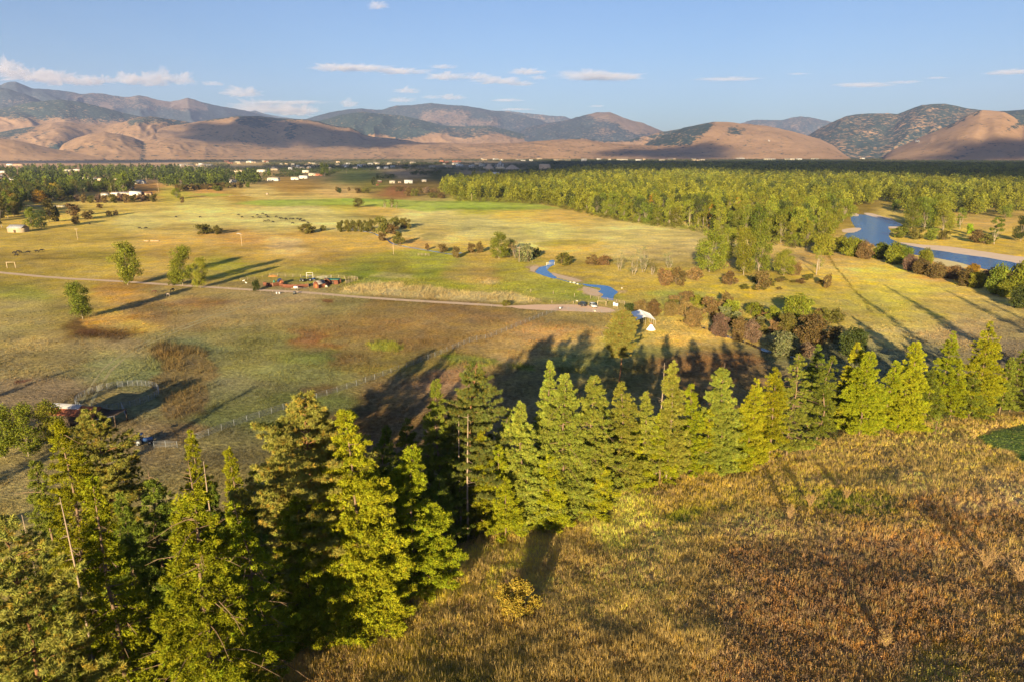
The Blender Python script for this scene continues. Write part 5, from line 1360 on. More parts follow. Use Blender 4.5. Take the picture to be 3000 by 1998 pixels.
def grass():
    rg = np.random.default_rng(123)
    n = 400000
    a = rg.uniform(-math.radians(58), math.radians(66), n); r = np.exp(rg.uniform(math.log(24), math.log(185), n))
    x = np.sin(a) * r; y = np.cos(a) * r; q = hill_q(x, y); m = q > -3; x, y, q, r = x[m], y[m], q[m], r[m]
    z = ground_z(x, y); px, py = proj(x, y, z)
    out_ = np.maximum(np.maximum(px - 3150, 0) / 1500, np.maximum(py - 2080, 0) / 1300); m = (rg.random(len(px)) > out_ * 1.15) & (px > -800); x, y, z, px, py, q, r = [v[m] for v in (x, y, z, px, py, q, r)]
    c = ground_cols(x, y, z) * 1.35
    lawn_h = .1; lawn = poly_sd(px, py, [(2860, 1280), (2900, 1258), (3000, 1245), (3100, 1240), (3100, 1360), (2990, 1350), (2940, 1318), (2880, 1300)]) > 0
    # weedy right half, grassy left and upper part
    weed = sstep(-60, 120, (px - (2080 + (1560 - py) * .1)) ) * sstep(1420, 1560, py + (px - 2300) * .12)
    weed = np.maximum(weed, sstep(.5, .62, fbm(x / 6, y / 6, 61, 3)) * .35)
    isw = rg.random(len(x)) < weed * .8
    g = ~isw | lawn
    warm = c[g] * np.array([1.42, 1.24, .74])
    ratio = c[g][:, 1] / c[g][:, 0]; straw = rg.random(g.sum()) < np.clip(.68 - (ratio - .62) * 2.3, .08, .7)
    cc = np.where(straw[:, None], galb(222, 170, 96), warm * 1.1)
    dens = fbm(x[g] / 2.2, y[g] / 2.2, 71, 3)
    h = (.25 + .6 * dens) * rg.uniform(.7, 1.3, g.sum()); h[straw] *= 1.3; lw = lawn[g]; h[lw] = .14; straw[lw] = False; warm[lw] *= 1.3
    V1 = tuft_mesh(x[g], y[g], z[g], h, np.full(g.sum(), .5), cc, 7, rg, .4, .042)
    o = put('hillside_grass', npmesh_parts([V1]), M['grass'], color=(1, 1, 1)); tag(o, 'dry straw and green grass on the near hillside', 'grass', kind='stuff')
    w_ = isw & ~lawn; k = w_.sum()
    # weeds: bushy heads on stalks
    sel = rg.random(k) < .5
    X, Y, Z, C = x[w_][sel], y[w_][sel], z[w_][sel], c[w_][sel]
    k = len(X); nb = 12; ci = np.repeat(np.arange(k), nb); d = rvec(rg, k * nb); d[:, 2] = np.abs(d[:, 2])
    H = rg.uniform(.35, .95, k)
    b0 = np.stack([X[ci], Y[ci], Z[ci]], 1) + d * [.12, .12, .1]
    tip = b0 + d * (H[ci] * rg.uniform(.5, 1.0, k * nb))[:, None] * [.55, .55, 1]
    wc = np.where(rg.random((k, 1)) < .55, galb(216, 162, 110), C * [1.85, 1.42, 1.15])
    wc = np.clip(wc, .01, .8)
    A = blades(b0, tip, .06, rg, np.clip(wc[ci] * rg.uniform(.6, 1.2, (k * nb, 1)), .003, 1))
    hc = tip; hs = quads(hc, rg.uniform(.05, .11, k * nb), rg, np.clip(wc[ci] * rg.uniform(.7, 1.25, (k * nb, 1)), .003, 1), None, .2)
    o = put('dry_weeds', npmesh_parts([hs, A]), M['grass'], color=(1, 1, 1)); tag(o, 'brown seedy weeds covering the lower right hillside', 'weeds', kind='stuff')
    # valley grass tufts
    n = 260000
    a = rg.uniform(-math.radians(50), math.radians(50), n); r = np.exp(rg.uniform(math.log(62), math.log(620), n))
    x = np.sin(a) * r; y = np.cos(a) * r; q = hill_q(x, y); z = ground_z(x, y); px, py = proj(x, y, z)
    m = (q < -3) & (rg.random(n) < np.clip((330 - r) / 130, .0, 1) + .9 * (np.abs(py - 855) < 40) * (px > 990) * (px < 1600))
    for pl in NOGRASS: m &= ~(poly_sd(px, py, pl) > -1.5)
    x, y, z, px, py, r = [v[m] for v in (x, y, z, px, py, r)]
    k = fbm(x / 9, y / 9, 81, 3); m = rg.random(len(x)) < np.clip((k - .3) * 3, .12, 1); x, y, z, px, py, r, k = [v[m] for v in (x, y, z, px, py, r, k)]
    c = ground_cols(x, y, z)
    h = rg.uniform(.18, .5, len(x)) * (.5 + k) * np.clip(r / 160, .8, 1.5)
    reed = np.zeros(len(x)); straw = np.zeros(len(x))
    for pl in ([(470, 1110), (520, 1105), (620, 1110), (640, 1125), (636, 1180), (600, 1225), (520, 1228), (470, 1205), (462, 1160)], [(430, 1030), (470, 1000), (560, 1015), (600, 1030), (620, 1060), (640, 1100), (560, 1100), (440, 1080)],
               [(1070, 1012), (1100, 1000), (1150, 1002), (1180, 1015), (1160, 1034), (1100, 1032)], [(1290, 1042), (1340, 1035), (1460, 1055), (1470, 1072), (1330, 1070)], [(1480, 1068), (1550, 1070), (1560, 1086), (1490, 1082)], [(1640, 1080), (1720, 1080), (1720, 1094), (1640, 1094)]):
        reed = np.maximum(reed, sstep(-4, 4, poly_sd(px, py, pl)))
    for pl in (PATCH[STRAW][0], PATCH[STRAW + 1][0]):
        straw = np.maximum(straw, sstep(-3, 3, poly_sd(px, py, pl)))
    h = h * (1 + 2.2 * reed + 1.2 * straw)
    cc = c * rg.uniform(.6, .9, (len(x), 1)) * [1.0, 1.03, .97]
    V1 = tuft_mesh(x, y, z, h, .5 + .3 * r / 200, cc, 7, rg, .8, .07 * np.repeat(np.clip(r / 150, .8, 3.2), 7))
    o = put('meadow_grass', npmesh_parts([V1]), M['grass'], color=(1, 1, 1)); tag(o, 'tufted grass and reeds of the valley meadow', 'grass', kind='stuff')

STRAW = [i for i, p in enumerate(PATCH) if p[0][0] == (1000, 848)][0]
ROADP = [(-40, 796), (0, 799), (100, 809), (200, 817), (300, 822), (400, 828), (480, 834), (560, 839), (620, 842), (700, 848), (760, 851), (860, 855), (950, 862), (1050, 871), (1150, 878), (1250, 884), (1350, 890), (1440, 895), (1500, 899)]
LOT = [(1490, 897), (1520, 895), (1600, 893), (1680, 893), (1740, 897), (1790, 903), (1812, 912), (1780, 917), (1700, 914), (1620, 911), (1540, 907), (1500, 903)]
POND_A = [(1612, 762), (1622, 762), (1626, 768), (1624, 777), (1610, 784), (1602, 792), (1612, 800), (1622, 808), (1634, 815), (1625, 819), (1608, 814), (1590, 808), (1574, 803), (1568, 797), (1574, 790), (1580, 783), (1596, 781), (1606, 776), (1608, 768)]
POND_B = [(1700, 831), (1722, 834), (1752, 836), (1780, 838), (1796, 846), (1812, 858), (1800, 864), (1796, 874), (1800, 884), (1790, 880), (1770, 877), (1756, 872), (1768, 866), (1764, 860), (1750, 856), (1762, 848), (1752, 843), (1725, 841), (1708, 836)]
NOGRASS = [LOT, POND_A, POND_B, [(a, b - 4) for a, b in ROADP] + [(a, b + 4) for a, b in ROADP[::-1]], [(250, 1168), (300, 1145), (400, 1145), (440, 1160), (400, 1190), (300, 1190)]]

def conifer_understory():
    rg = np.random.default_rng(66); n = 5200
    a = rg.uniform(-math.radians(46), math.radians(40), n); r = np.exp(rg.uniform(math.log(30), math.log(200), n)); x = np.sin(a) * r; y = np.cos(a) * r; q = hill_q(x, y)
    m = (q < -1.5) & (q > -24) & (rg.random(n) < np.where(x < 0, .55, .3)); x, y = x[m], y[m]; z = ground_z(x, y)
    s_ = low_tree_soup(x, y, rg.uniform(.8, 3.6, len(x)), rg.uniform(1.5, 3.6, len(x)), np.where(rg.random((len(x), 1)) < .7, DGREEN, OLIVE) * rg.uniform(.6, 1.1, (len(x), 1)), rg, 60, z=z)
    o = put('understory', npmesh_parts([s_]), M['leaf'], color=(1, 1, 1)); tag(o, 'dark brush and young growth under the conifer row', 'undergrowth', kind='stuff')

conifer_understory()
mid_vegetation()
forests()
grass()
# ------------------------------------------------------------------ water, road, gravel
def wob_poly(pts, jit=.5, step=2.0, seed=0, z=0.0):
    """photo outline -> ground polygon with a slightly ragged, finely divided edge"""
    P = [P2(a, b) for a, b in pts]; out = []
    n = len(P)
    for i in range(n):
        a = np.array(P[i]); b = np.array(P[(i + 1) % n]); m = max(1, int(np.linalg.norm(b - a) / step))
        for k in range(m): out.append(a + (b - a) * k / m)
    out = np.array(out)
    for _ in range(2): out = (np.roll(out, 1, 0) + out * 2 + np.roll(out, -1, 0)) / 4
    nx = fbm(out[:, 0] / 3.0, out[:, 1] / 3.0, seed + 1, 3) - .5; ny = fbm(out[:, 0] / 3.0, out[:, 1] / 3.0, seed + 2, 3) - .5
    out[:, 0] += nx * jit * 3; out[:, 1] += ny * jit * 3
    return out

def sheet(name, pts, z, mat, jit=.5, step=2.0, seed=0, kind='structure', label=None):
    o = wob_poly(pts, jit, step, seed)
    tris = tessellate_polygon([[Vector((p[0], p[1], 0)) for p in o]])
    V = np.column_stack([o, np.full(len(o), z)])
    T = np.array([t for t in tris])
    # face up
    a = V[T[:, 1]] - V[T[:, 0]]; b = V[T[:, 2]] - V[T[:, 0]]; f = (a[:, 0] * b[:, 1] - a[:, 1] * b[:, 0]) < 0
    T[f] = T[f][:, ::-1]
    ob = put(name, npmesh(name, V, T), mat); return tag(ob, label, kind=kind)

def water_mat(name, deep, ripple=.25, dist=.12):
    m, nt, N, L = new_mat(name)
    out = nd(N, 'ShaderNodeOutputMaterial'); b = nd(N, 'ShaderNodeBsdfPrincipled'); L.new(b.outputs[0], out.inputs[0])
    b.inputs['Base Color'].default_value = (*deep, 1); b.inputs['Roughness'].default_value = .08; b.inputs['IOR'].default_value = 1.33
    g = nd(N, 'ShaderNodeNewGeometry'); n = nd(N, 'ShaderNodeTexNoise'); n.inputs['Scale'].default_value = ripple; n.inputs['Detail'].default_value = 5
    L.new(g.outputs['Position'], n.inputs['Vector']); bp = nd(N, 'ShaderNodeBump'); bp.inputs['Strength'].default_value = 1; bp.inputs['Distance'].default_value = dist
    L.new(n.outputs[0], bp.inputs['Height']); L.new(bp.outputs[0], b.inputs['Normal'])
    return m

def strip(name, pts, width, z, mat, seed=0, jit=.25, label=None):
    P = np.array([P2(a, b) for a, b in pts]); out = []
    for i in range(len(P) - 1):
        m = max(1, int(np.linalg.norm(P[i + 1] - P[i]) / 2.5))
        for k in range(m): out.append(P[i] + (P[i + 1] - P[i]) * k / m)
    out.append(P[-1]); Q = np.array(out)
    for _ in range(4): Q[1:-1] = (Q[:-2] + Q[1:-1] * 2 + Q[2:]) / 4
    T = np.gradient(Q, axis=0); T /= np.linalg.norm(T, axis=1)[:, None]; Nn = np.stack([-T[:, 1], T[:, 0]], 1)
    wl = width / 2 + (fbm(Q[:, 0] / 4, Q[:, 1] / 4, seed, 3) - .5) * jit * 3; wr = width / 2 + (fbm(Q[:, 0] / 4, Q[:, 1] / 4, seed + 5, 3) - .5) * jit * 3
    A = Q + Nn * wl[:, None]; B = Q - Nn * wr[:, None]; n = len(Q)
    zA = ground_z(A[:, 0], A[:, 1]) + z; zB = ground_z(B[:, 0], B[:, 1]) + z
    V = np.vstack([np.column_stack([A, zA]), np.column_stack([B, zB])])
    i = np.arange(n - 1); F = np.stack([i + n, i + n + 1, i + 1, i], 1)
    o = put(name, npmesh(name, V, F), mat); return tag(o, label, kind='structure')

def water_and_roads():
    W1 = water_mat('pond_water', (.012, .10, .30), .8, .05); W2 = water_mat('river_water', (.015, .10, .32), .35, .6); W2.node_tree.nodes['Principled BSDF'].inputs['Specular IOR Level'].default_value = .28; W3 = water_mat('ditch_water', (.008, .012, .01), .5, .02)  # blue base colour of pond and river stands in for reflected sky
    sheet('pond', POND_A, .05, W1, .25, 1.5, 3); sheet('pond', POND_B, .05, W1, .25, 1.5, 5)
    sheet('river', RIVER, .06, W2, .8, 4, 7)
    sand = simple('river_sand', tuple(galb(225, 185, 150)), .95, var=.2, scale=.15); soil = simple('road_dirt', tuple(galb(205, 165, 128)), .95, var=.14, scale=.3)
    grit = simple('lot_gravel', tuple(galb(222, 172, 132)), .95, var=.1, scale=.5)
    sheet('gravel_bar', [(2626, 709), (2650, 712), (2700, 718), (2770, 722), (2830, 730), (2880, 738), (2950, 748), (3020, 756), (3020, 779), (2960, 769), (2900, 758), (2830, 749), (2760, 738), (2700, 729), (2652, 718)], .045, sand, .8, 4, 9)
    sheet('gravel_bar', [(2528, 624), (2550, 625), (2580, 634), (2612, 642), (2626, 650), (2600, 646), (2568, 638), (2540, 632)], .07, sand, .6, 4, 11)
    sheet('gravel_bar', [(2466, 674), (2500, 668), (2525, 668), (2520, 676), (2498, 684), (2470, 684)], .07, sand, .6, 4, 13)
    sheet('gravel_bar', [(2600, 664), (2640, 665), (2635, 671), (2606, 671)], .07, sand, .5, 4, 14)
    sheet('gravel_bar', [(2492, 622), (2518, 630), (2512, 636), (2490, 633)], .07, sand, .5, 4, 15)
    sheet('gravel_bar', [(2736, 756), (2780, 762), (2830, 774), (2842, 784), (2800, 790), (2760, 778), (2730, 766)], .045, simple('dry_bank', tuple(galb(222, 190, 120)), .95, var=.2, scale=.2), .6, 4, 16)
    sheet('bare_bank', [(1551, 785), (1566, 779), (1582, 781), (1572, 788), (1564, 799), (1556, 796)], .03, soil, .4, 1.5, 17)
    sheet('bare_bank', [(1614, 798), (1640, 806), (1690, 818), (1708, 824), (1690, 828), (1650, 818), (1618, 808)], .03, soil, .4, 1.5, 18)
    sheet('bare_bank', [(1704, 840), (1730, 843), (1752, 850), (1762, 862), (1752, 870), (1730, 866), (1710, 858)], .03, soil, .4, 1.5, 19)
    strip('farm_road', ROADP, 3.6, .03, soil, 21)
    strip('farm_track', [(868, 856), (820, 872), (740, 890), (640, 918), (520, 962), (430, 1000), (360, 1035), (300, 1080), (260, 1140), (225, 1200)], .8, .02, simple('worn_track', tuple(galb(165, 145, 90)), .95, var=.25, scale=.3), 31, .3)
    strip('farm_track', [(876, 858), (830, 873), (752, 892), (655, 920), (540, 963), (450, 1000), (382, 1036), (325, 1082), (290, 1135), (262, 1190)], .8, .02, M_get('worn_track'), 33, .3)
    sheet('gravel_lot', LOT, .04, grit, .3, 2, 23)
    strip('creek', [(1628, 815), (1650, 822), (1675, 829), (1702, 834)], 1.3, .035, W1, 26)
    strip('ditch', [(1985, 938), (2020, 948), (2060, 960), (2100, 976), (2140, 990), (2180, 1001), (2215, 1014), (2235, 1028), (2290, 1042), (2340, 1050)], 1.9, .03, W3, 25)
    strip('ditch', [(1000, 668), (1090, 683), (1130, 700), (1150, 716), (1190, 724), (1250, 734), (1330, 748), (1352, 741)], 1.6, .03, W1, 27)
    # brush grown over the boundary line in the right-hand pasture
    rg = np.random.default_rng(4)
    A = [(2429, 752), (2445, 780), (2478, 820), (2500, 850), (2530, 880), (2552, 918)]
    X, Y = [], []
    for (a, b) in zip(A[:-1], A[1:]):
        p = np.array(P2(*a)); q = np.array(P2(*b)); n = int(np.linalg.norm(q - p) / 1.1)
        for k in range(n):
            w_ = p + (q - p) * k / n + rg.normal(size=2) * .35; X.append(w_[0]); Y.append(w_[1])
    X, Y = np.array(X), np.array(Y)
    s = low_tree_soup(X, Y, rg.uniform(.3, .9, len(X)), rg.uniform(.8, 1.8, len(X)), np.tile(OLIVE * 1.1, (len(X), 1)), rg, 20)
    o = put('overgrown_boundary', npmesh_parts([s]), M['leaf'], color=(1, 1, 1)); tag(o, 'line of low brush dividing the right-hand pasture', 'brush', kind='stuff')

def M_get(n): return bpy.data.materials[n]

# ------------------------------------------------------------------ buildings
def gable(label, cat, px, py, L_, W_, h, rh, wall, roof, rot=0.0, name='house', nwin=2, door=True, group=None, over=.35, chimney=False, z=0, xy=None):
    x, y = xy or P2(px, py)
    t = thing(name, label, cat, (x, y, z), rot, group)
    mb = MB(); a, b = L_ / 2, W_ / 2
    mb.add([(-a, -b, -.2), (a, -b, -.2), (a, b, -.2), (-a, b, -.2), (-a, -b, h), (a, -b, h), (a, b, h), (-a, b, h), (-a, 0, h + rh), (a, 0, h + rh)],
           [(0, 1, 5, 4), (2, 3, 7, 6), (1, 2, 6, 5), (3, 0, 4, 7)], [(4, 7, 8), (5, 9, 6)])
    mb.q[-1][:] = mb.q[-1]
    mb.build('wall', M[wall], t)
    rb = MB(); o = over; th = .14; sl_ = rh / b
    e = h - o * sl_ + .05
    rb.add([(-a - o, -b - o, e), (a + o, -b - o, e), (a + o, 0, h + rh + .05), (-a - o, 0, h + rh + .05), (a + o, b + o, e), (-a - o, b + o, e),
            (-a - o, -b - o, e + th), (a + o, -b - o, e + th), (a + o, 0, h + rh + .05 + th), (-a - o, 0, h + rh + .05 + th), (a + o, b + o, e + th), (-a - o, b + o, e + th)],
           [(3, 2, 1, 0), (5, 4, 2, 3), (6, 7, 8, 9), (9, 8, 10, 11), (0, 1, 7, 6), (4, 5, 11, 10), (1, 2, 8, 7), (2, 4, 10, 8), (3, 0, 6, 9), (5, 3, 9, 11)])
    rf = rb.build('roof', M[roof], t)
    if chimney: MB().box(a * .3, a * .3 + .7, -.35, .35, h + rh * .6, h + rh + .9).build('chimney', M['brick'], rf)
    for k in range(nwin):
        f = (k + .5) / nwin * 2 - 1; cx = f * a * .8; s = min(1.2, a * .5)
        MB().box(cx - s / 2, cx + s / 2, -b - .06, -b + .02, h * .38, h * .8).build('window', M['glass'], t)
    if door: MB().box(-a * .12, a * .12 + .5, -b - .05, -b + .02, 0, min(2.1, h * .8)).build('door', M['darkwood'], t)
    return t

def buildings():
    G = gable
    G('old plank barn with pale metal roof under the trees at the left edge', 'barn', 55, 681, 12, 8, 3.4, 2.2, 'greywood', 'zinc', -.12, 'barn', 0)
    G('white metal-roofed farmhouse, brightest roof of the left farmstead', 'house', 398, 573, 15, 9, 3.2, 2.4, 'white', 'white', .35, 'farmhouse', 3)
    G('long low shed with bluish metal roof left of the white farmhouse', 'shed', 362, 572, 20, 7, 2.6, 1.4, 'cream', 'zinc', .12, 'farm_shed', 2)
    G('cream shed with tin roof, second from the left of the farmstead', 'shed', 338, 574, 12, 7, 2.6, 1.6, 'cream', 'white', -.3, 'farm_shed', 1)
    G('small grey box shed, leftmost of the farmstead', 'shed', 309, 576, 9, 7, 3.4, 1.2, 'zinc', 'roofgrey', 0, 'farm_shed', 0)
    G('low brown-roofed barn right of the white farmhouse', 'barn', 424, 572, 20, 7, 2.4, 1.6, 'tan', 'roofbrown', .1, 'barn', 2)
    G('tall dark-roofed house behind the white farmhouse', 'house', 384, 562, 9, 7, 4.2, 2.8, 'tan', 'roofgrey', 0, 'house', 2)
    S = [(252, 527, 17, 'cream', 'cream', 'boxy cream house left of the row in the left wood'), (281, 530, 14, 'tan', 'white', 'pale-roofed house, first of the row of four in the left wood'), (295, 530, 13, 'cream', 'tan', 'tan-roofed house, second of the row of four in the left wood'),
         (313, 531, 16, 'cream', 'cream', 'widest house of the row of four in the left wood'), (337, 531, 15, 'tan', 'cream', 'last house on the right of the row of four in the left wood'),
         (411, 539, 28, 'white', 'zinc', 'big white hall at the edge of the small meadow in the left wood'), (272, 543, 16, 'tan', 'tan', 'low tan house just behind the dark hedge trees in the left wood'),
         (8, 508, 16, 'white', 'cream', 'upper white house at the left edge above the wood'), (10, 521, 16, 'cream', 'white', 'middle house of three at the left edge'), (3, 536, 14, 'white', 'white', 'lowest house of three at the left edge'),
         (35, 528, 12, 'white', 'zinc', 'small white house right of the three at the left edge'), (200, 505, 24, 'cream', 'cream', 'long roof in the trees, left one of the far pair'), (226, 504, 20, 'tan', 'white', 'long roof in the trees, right one of the far pair'),
         (56, 486, 26, 'tan', 'roofbrown', 'brown-roofed house at the edge of the far tan field at left'), (30, 486, 16, 'white', 'white', 'white house left of the brown-roofed one by the far tan field'),
         (802, 531, 32, 'white', 'cream', 'long white low building at the right end of the left wood'), (865, 528, 22, 'white', 'cream', 'white house right of the long low building'), (890, 524, 24, 'white', 'white', 'bright white house, third to the right of the long low building'),
         (916, 516, 22, 'cream', 'cream', 'cream house behind the bright white one'), (935, 516, 20, 'brick', 'roofbrown', 'reddish house near the big round tree at the town edge'), (896, 507, 18, 'cream', 'white', 'pale house above the bright white one'),
         (682, 536, 20, 'white', 'roofgrey', 'grey-white house among the dark trees at the end of the wood'), (768, 505, 26, 'white', 'cream', 'white house in the gap between the tall poplars'), (700, 506, 22, 'cream', 'tan', 'house behind the slim poplars'), (805, 500, 22, 'tan', 'roofgrey', 'grey-roofed house behind the wood near the tan field'),
         (1197, 538, 24, 'white', 'white', 'large white barn of the far farm right of centre-left'), (1243, 534, 13, 'cream', 'white', 'small white shed right of the large white barn'), (1150, 538, 16, 'cream', 'cream', 'pale low shed left of the large white barn'),
         (1171, 537, 9, 'tan', 'roofgrey', 'tiny grey shed between the pale low shed and the white barn'), (1113, 536, 12, 'redwood', 'cream', 'red shed with pale roof beside the dark field tree'), (1106, 545, 7, 'redwood', 'rust', 'small red shed in front of the far farm'),
         (783, 571, 6, 'tan', 'roofgrey', 'lone little hut in the far field'), (1450, 514, 24, 'cream', 'white', 'white-roofed shed behind the left stand of the river forest')]
    for k, (px, py, wpx, wl, rf, lab) in enumerate(S):
        x, y = P2(px, py); Lm = wpx / 2000 * math.hypot(y, CAMZ)
        G(lab, 'house' if 'house' in lab else 'building', px, py, Lm * .95, Lm * .55, min(4.5, Lm * .25 + 1), Lm * .12, wl, rf, _rr.uniform(-.25, .25), 'house' if 'house' in lab else 'farm_building', 2 if Lm > 8 else 1, True, None)
    # the far town: many pale low buildings
    rg = np.random.default_rng(15)
    protos = {}
    for k, (wl, rf) in enumerate([('white', 'white'), ('cream', 'cream'), ('brick', 'roofbrown'), ('cream', 'roofgrey'), ('tan', 'tan')]):
        protos[k] = (wl, rf)
    rows = [((510, 620), (484, 490), 22, [0, 1, 1, 4], (9, 20), 'pale house in the strip between the two far tan fields', 'houses between the far tan fields'),
            ((650, 800), (474, 481), 14, [0, 1, 2, 4], (9, 18), 'house in the far row behind the dark poplars', 'houses behind the dark poplars'),
            ((800, 1000), (478, 500), 22, [0, 1, 3, 4], (8, 16), 'house scattered among the trees of the left part of town', 'houses in the left part of town'),
            ((620, 1180), (462, 468), 30, [0, 0, 1, 3], (12, 34), 'long bright building at the foot of the shaded hill', 'buildings at the foot of the shaded hill'),
            ((1000, 1190), (478, 498), 20, [0, 1, 3, 4], (8, 18), 'house among the dark town trees left of the brick blocks', 'houses left of the brick blocks'),
            ((1290, 1360), (474, 480), 7, [2], (11, 15), 'red brick block in the middle of the far town', 'red brick blocks'),
            ((1200, 1440), (478, 497), 22, [0, 1, 4, 1], (10, 26), 'pale yard building in the town right of centre-left', 'pale yard buildings'),
            ((1380, 2080), (467, 474), 34, [0, 1, 4, 3], (8, 24), 'small bright building under the grassy bench', 'buildings under the grassy bench'),
            ((2140, 2400), (464, 470), 16, [0, 1, 1, 3], (10, 26), 'building in the shaded town at the foot of the bald hill', 'buildings below the bald hill'),
            ((2480, 2800), (464, 468), 12, [0, 1, 4], (8, 18), 'building at the mouth of the valley between the two tan mountains', 'buildings at the valley mouth'),
            ((0, 560), (455, 460), 16, [1, 0, 1], (8, 20), 'building below the left tan hills', 'buildings below the left hills'),
            ((20, 560), (461, 468), 16, [0, 1, 3], (5, 12), 'house in the dark tree belt at far left', 'houses in the dark tree belt')]
    cache = {}
    for (xr, yr, n, kinds, wr, lab, grp) in rows:
        for i in range(n):
            px = rg.uniform(*xr); py = rg.uniform(*yr); x, y = P2(px, py); wpx = rg.uniform(*wr) * .8
            Lm = wpx / 2000 * y; k = kinds[rg.integers(len(kinds))]; H = rg.uniform(7, 11) * (1.15 if y > 4500 else .9)
            if k not in cache:
                t = gable(lab, 'building', 0, 0, 10, 6, 3, 1.6, protos[k][0], protos[k][1], 0, 'town_building', 3, True, grp, xy=(x, y)); cache[k] = t
            else:
                t = copy_tree(cache[k]); t['label'] = lab; t['group'] = grp
            t.location = (x, y, 0); t.scale = (Lm / 10, Lm / 10, H / 4.6); t.rotation_euler = (0, 0, rg.uniform(-.3, .3))
    # gravel works
    for (px, py, wpx, hpx, lab) in [(1433, 497, 34, 13, 'left gravel heap of the works in the far valley'), (1500, 497, 44, 12, 'middle gravel heap of the works in the far valley'), (1596, 498, 34, 15, 'tan flat-topped heap at the right of the gravel works')]:
        x, y = P2(px, py); dpt = math.hypot(y, 60); W = wpx / 2000 * dpt; H = hpx / 2000 * dpt
        n = 24; a = np.linspace(0, 2 * pi, n, endpoint=False); V = []; rings = [(1, 0), (.8, .25), (.5, .65), (.25, .95), (.05, 1)]
        if 'flat' in lab: rings = [(1, 0), (.92, .7), (.85, 1), (.4, 1.02), (.05, 1.0)]
        for (q, h) in rings:
            w_ = 1 + .18 * (vnoise(a * 2 + px, a * 0 + q * 5, 3) - .5)
            V.append(np.stack([np.cos(a) * W / 2 * q * w_, np.sin(a) * W / 3 * q * w_, np.full(n, H * h)], 1))
        V = np.vstack(V); F = []
        for r_ in range(len(rings) - 1):
            for k in range(n): F.append((r_ * n + k, r_ * n + (k + 1) % n, (r_ + 1) * n + (k + 1) % n, (r_ + 1) * n + k))
        o = put('gravel_heap', npmesh('gravel_heap', V, np.array(F)), M['gravel']); o.location = (x, y, 0); tag(o, lab, 'gravel heap')
    x, y = P2(1467, 496); t = thing('gravel_plant', 'grey hopper tower of the gravel works between two heaps', 'industrial plant', (x, y, 0))
    mb = MB()
    for (a, b, h) in ((-12, 0, 18), (-6, 1, 26), (0, 0, 30), (8, 2, 20)):
        mb.tube([(a, b, 0), (a, b, h * .8), (a, b, h)], [3, 3, 1], 10)
    mb.build('silo', M['zinc'], t); MB().box(-20, 16, -4, 4, 0, 7).build('shed', M['cream'], t)
    mb = MB(); mb.bar((-34, 0, 2), (-6, 0, 22), 1.0); mb.build('conveyor', M['steel'], t)

# ------------------------------------------------------------------ fences
def rail_fence(label, pts, post_gap, rails, h, mat, name='rail_fence', pr=.07, rr=.035, group=None, cat='fence', world=None, jitter=0.0, skip_wire=False, postmat=None):
    P = np.array(world if world is not None else [P2(a, b) for a, b in pts], float)
    seg = np.linalg.norm(np.diff(P, axis=0), axis=1); cum = np.concatenate([[0], np.cumsum(seg)]); n = max(2, int(cum[-1] / post_gap) + 1)
    if n > 95: n = 95
    s = np.linspace(0, cum[-1], n); X = np.interp(s, cum, P[:, 0]); Y = np.interp(s, cum, P[:, 1]); Z = ground_z(X, Y)
    t = thing(name, label, cat, (X[0], Y[0], Z[0]), group=group)
    L_ = np.stack([X - X[0], Y - Y[0], Z - Z[0]], 1)
    pm = MB().bar((0, 0, -.2), (0, 0, h + .05), pr, 5).mesh('post')
    for p in L_:
        q = put('post', pm, M[postmat or mat], t, loc=(p[0], p[1], p[2])); q.rotation_euler = (_rr.uniform(-jitter, jitter), _rr.uniform(-jitter, jitter), 0)
    mb = MB()
    for k in range(rails):
        zz_ = h * (k + 1) / rails - .03
        mb.tube(L_ + [0, 0, zz_], rr, 4)
    mb.build('rail', M[mat], t)
    return t

def board_fence(label, pts, h, mat, name='board_fence', group=None):
    P = np.array([P2(a, b) for a, b in pts]); t = thing(name, label, 'fence', (P[0, 0], P[0, 1], 0), group=group)
    mb = MB(); pb = MB()
    for i in range(len(P) - 1):
        a, b = P[i] - P[0], P[i + 1] - P[0]; L_ = np.linalg.norm(b - a); n = max(1, int(L_ / .3)); u = (b - a) / L_; nrm = np.array([-u[1], u[0]])
        for k in range(n):
            p = a + u * L_ * k / n; q = a + u * L_ * (k + .86) / n; hh = h + _rr.uniform(-.06, .06)
            v = [(*(p - nrm * .02), 0), (*(q - nrm * .02), 0), (*(q + nrm * .02), 0), (*(p + nrm * .02), 0)]
            mb.add([(*w_[:2], .03) for w_ in v] + [(*w_[:2], hh) for w_ in v], [(0, 3, 2, 1), (4, 5, 6, 7), (0, 1, 5, 4), (1, 2, 6, 5), (2, 3, 7, 6), (3, 0, 4, 7)])
        for k in range(int(L_ / 2.4) + 1):
            p = a + u * min(L_, k * 2.4) + nrm * .08; pb.bar((p[0], p[1], -.2), (p[0], p[1], h + .12), .07)
    mb.build('boards', M[mat], t); pb.build('posts', M['greywood'], t)
    return t

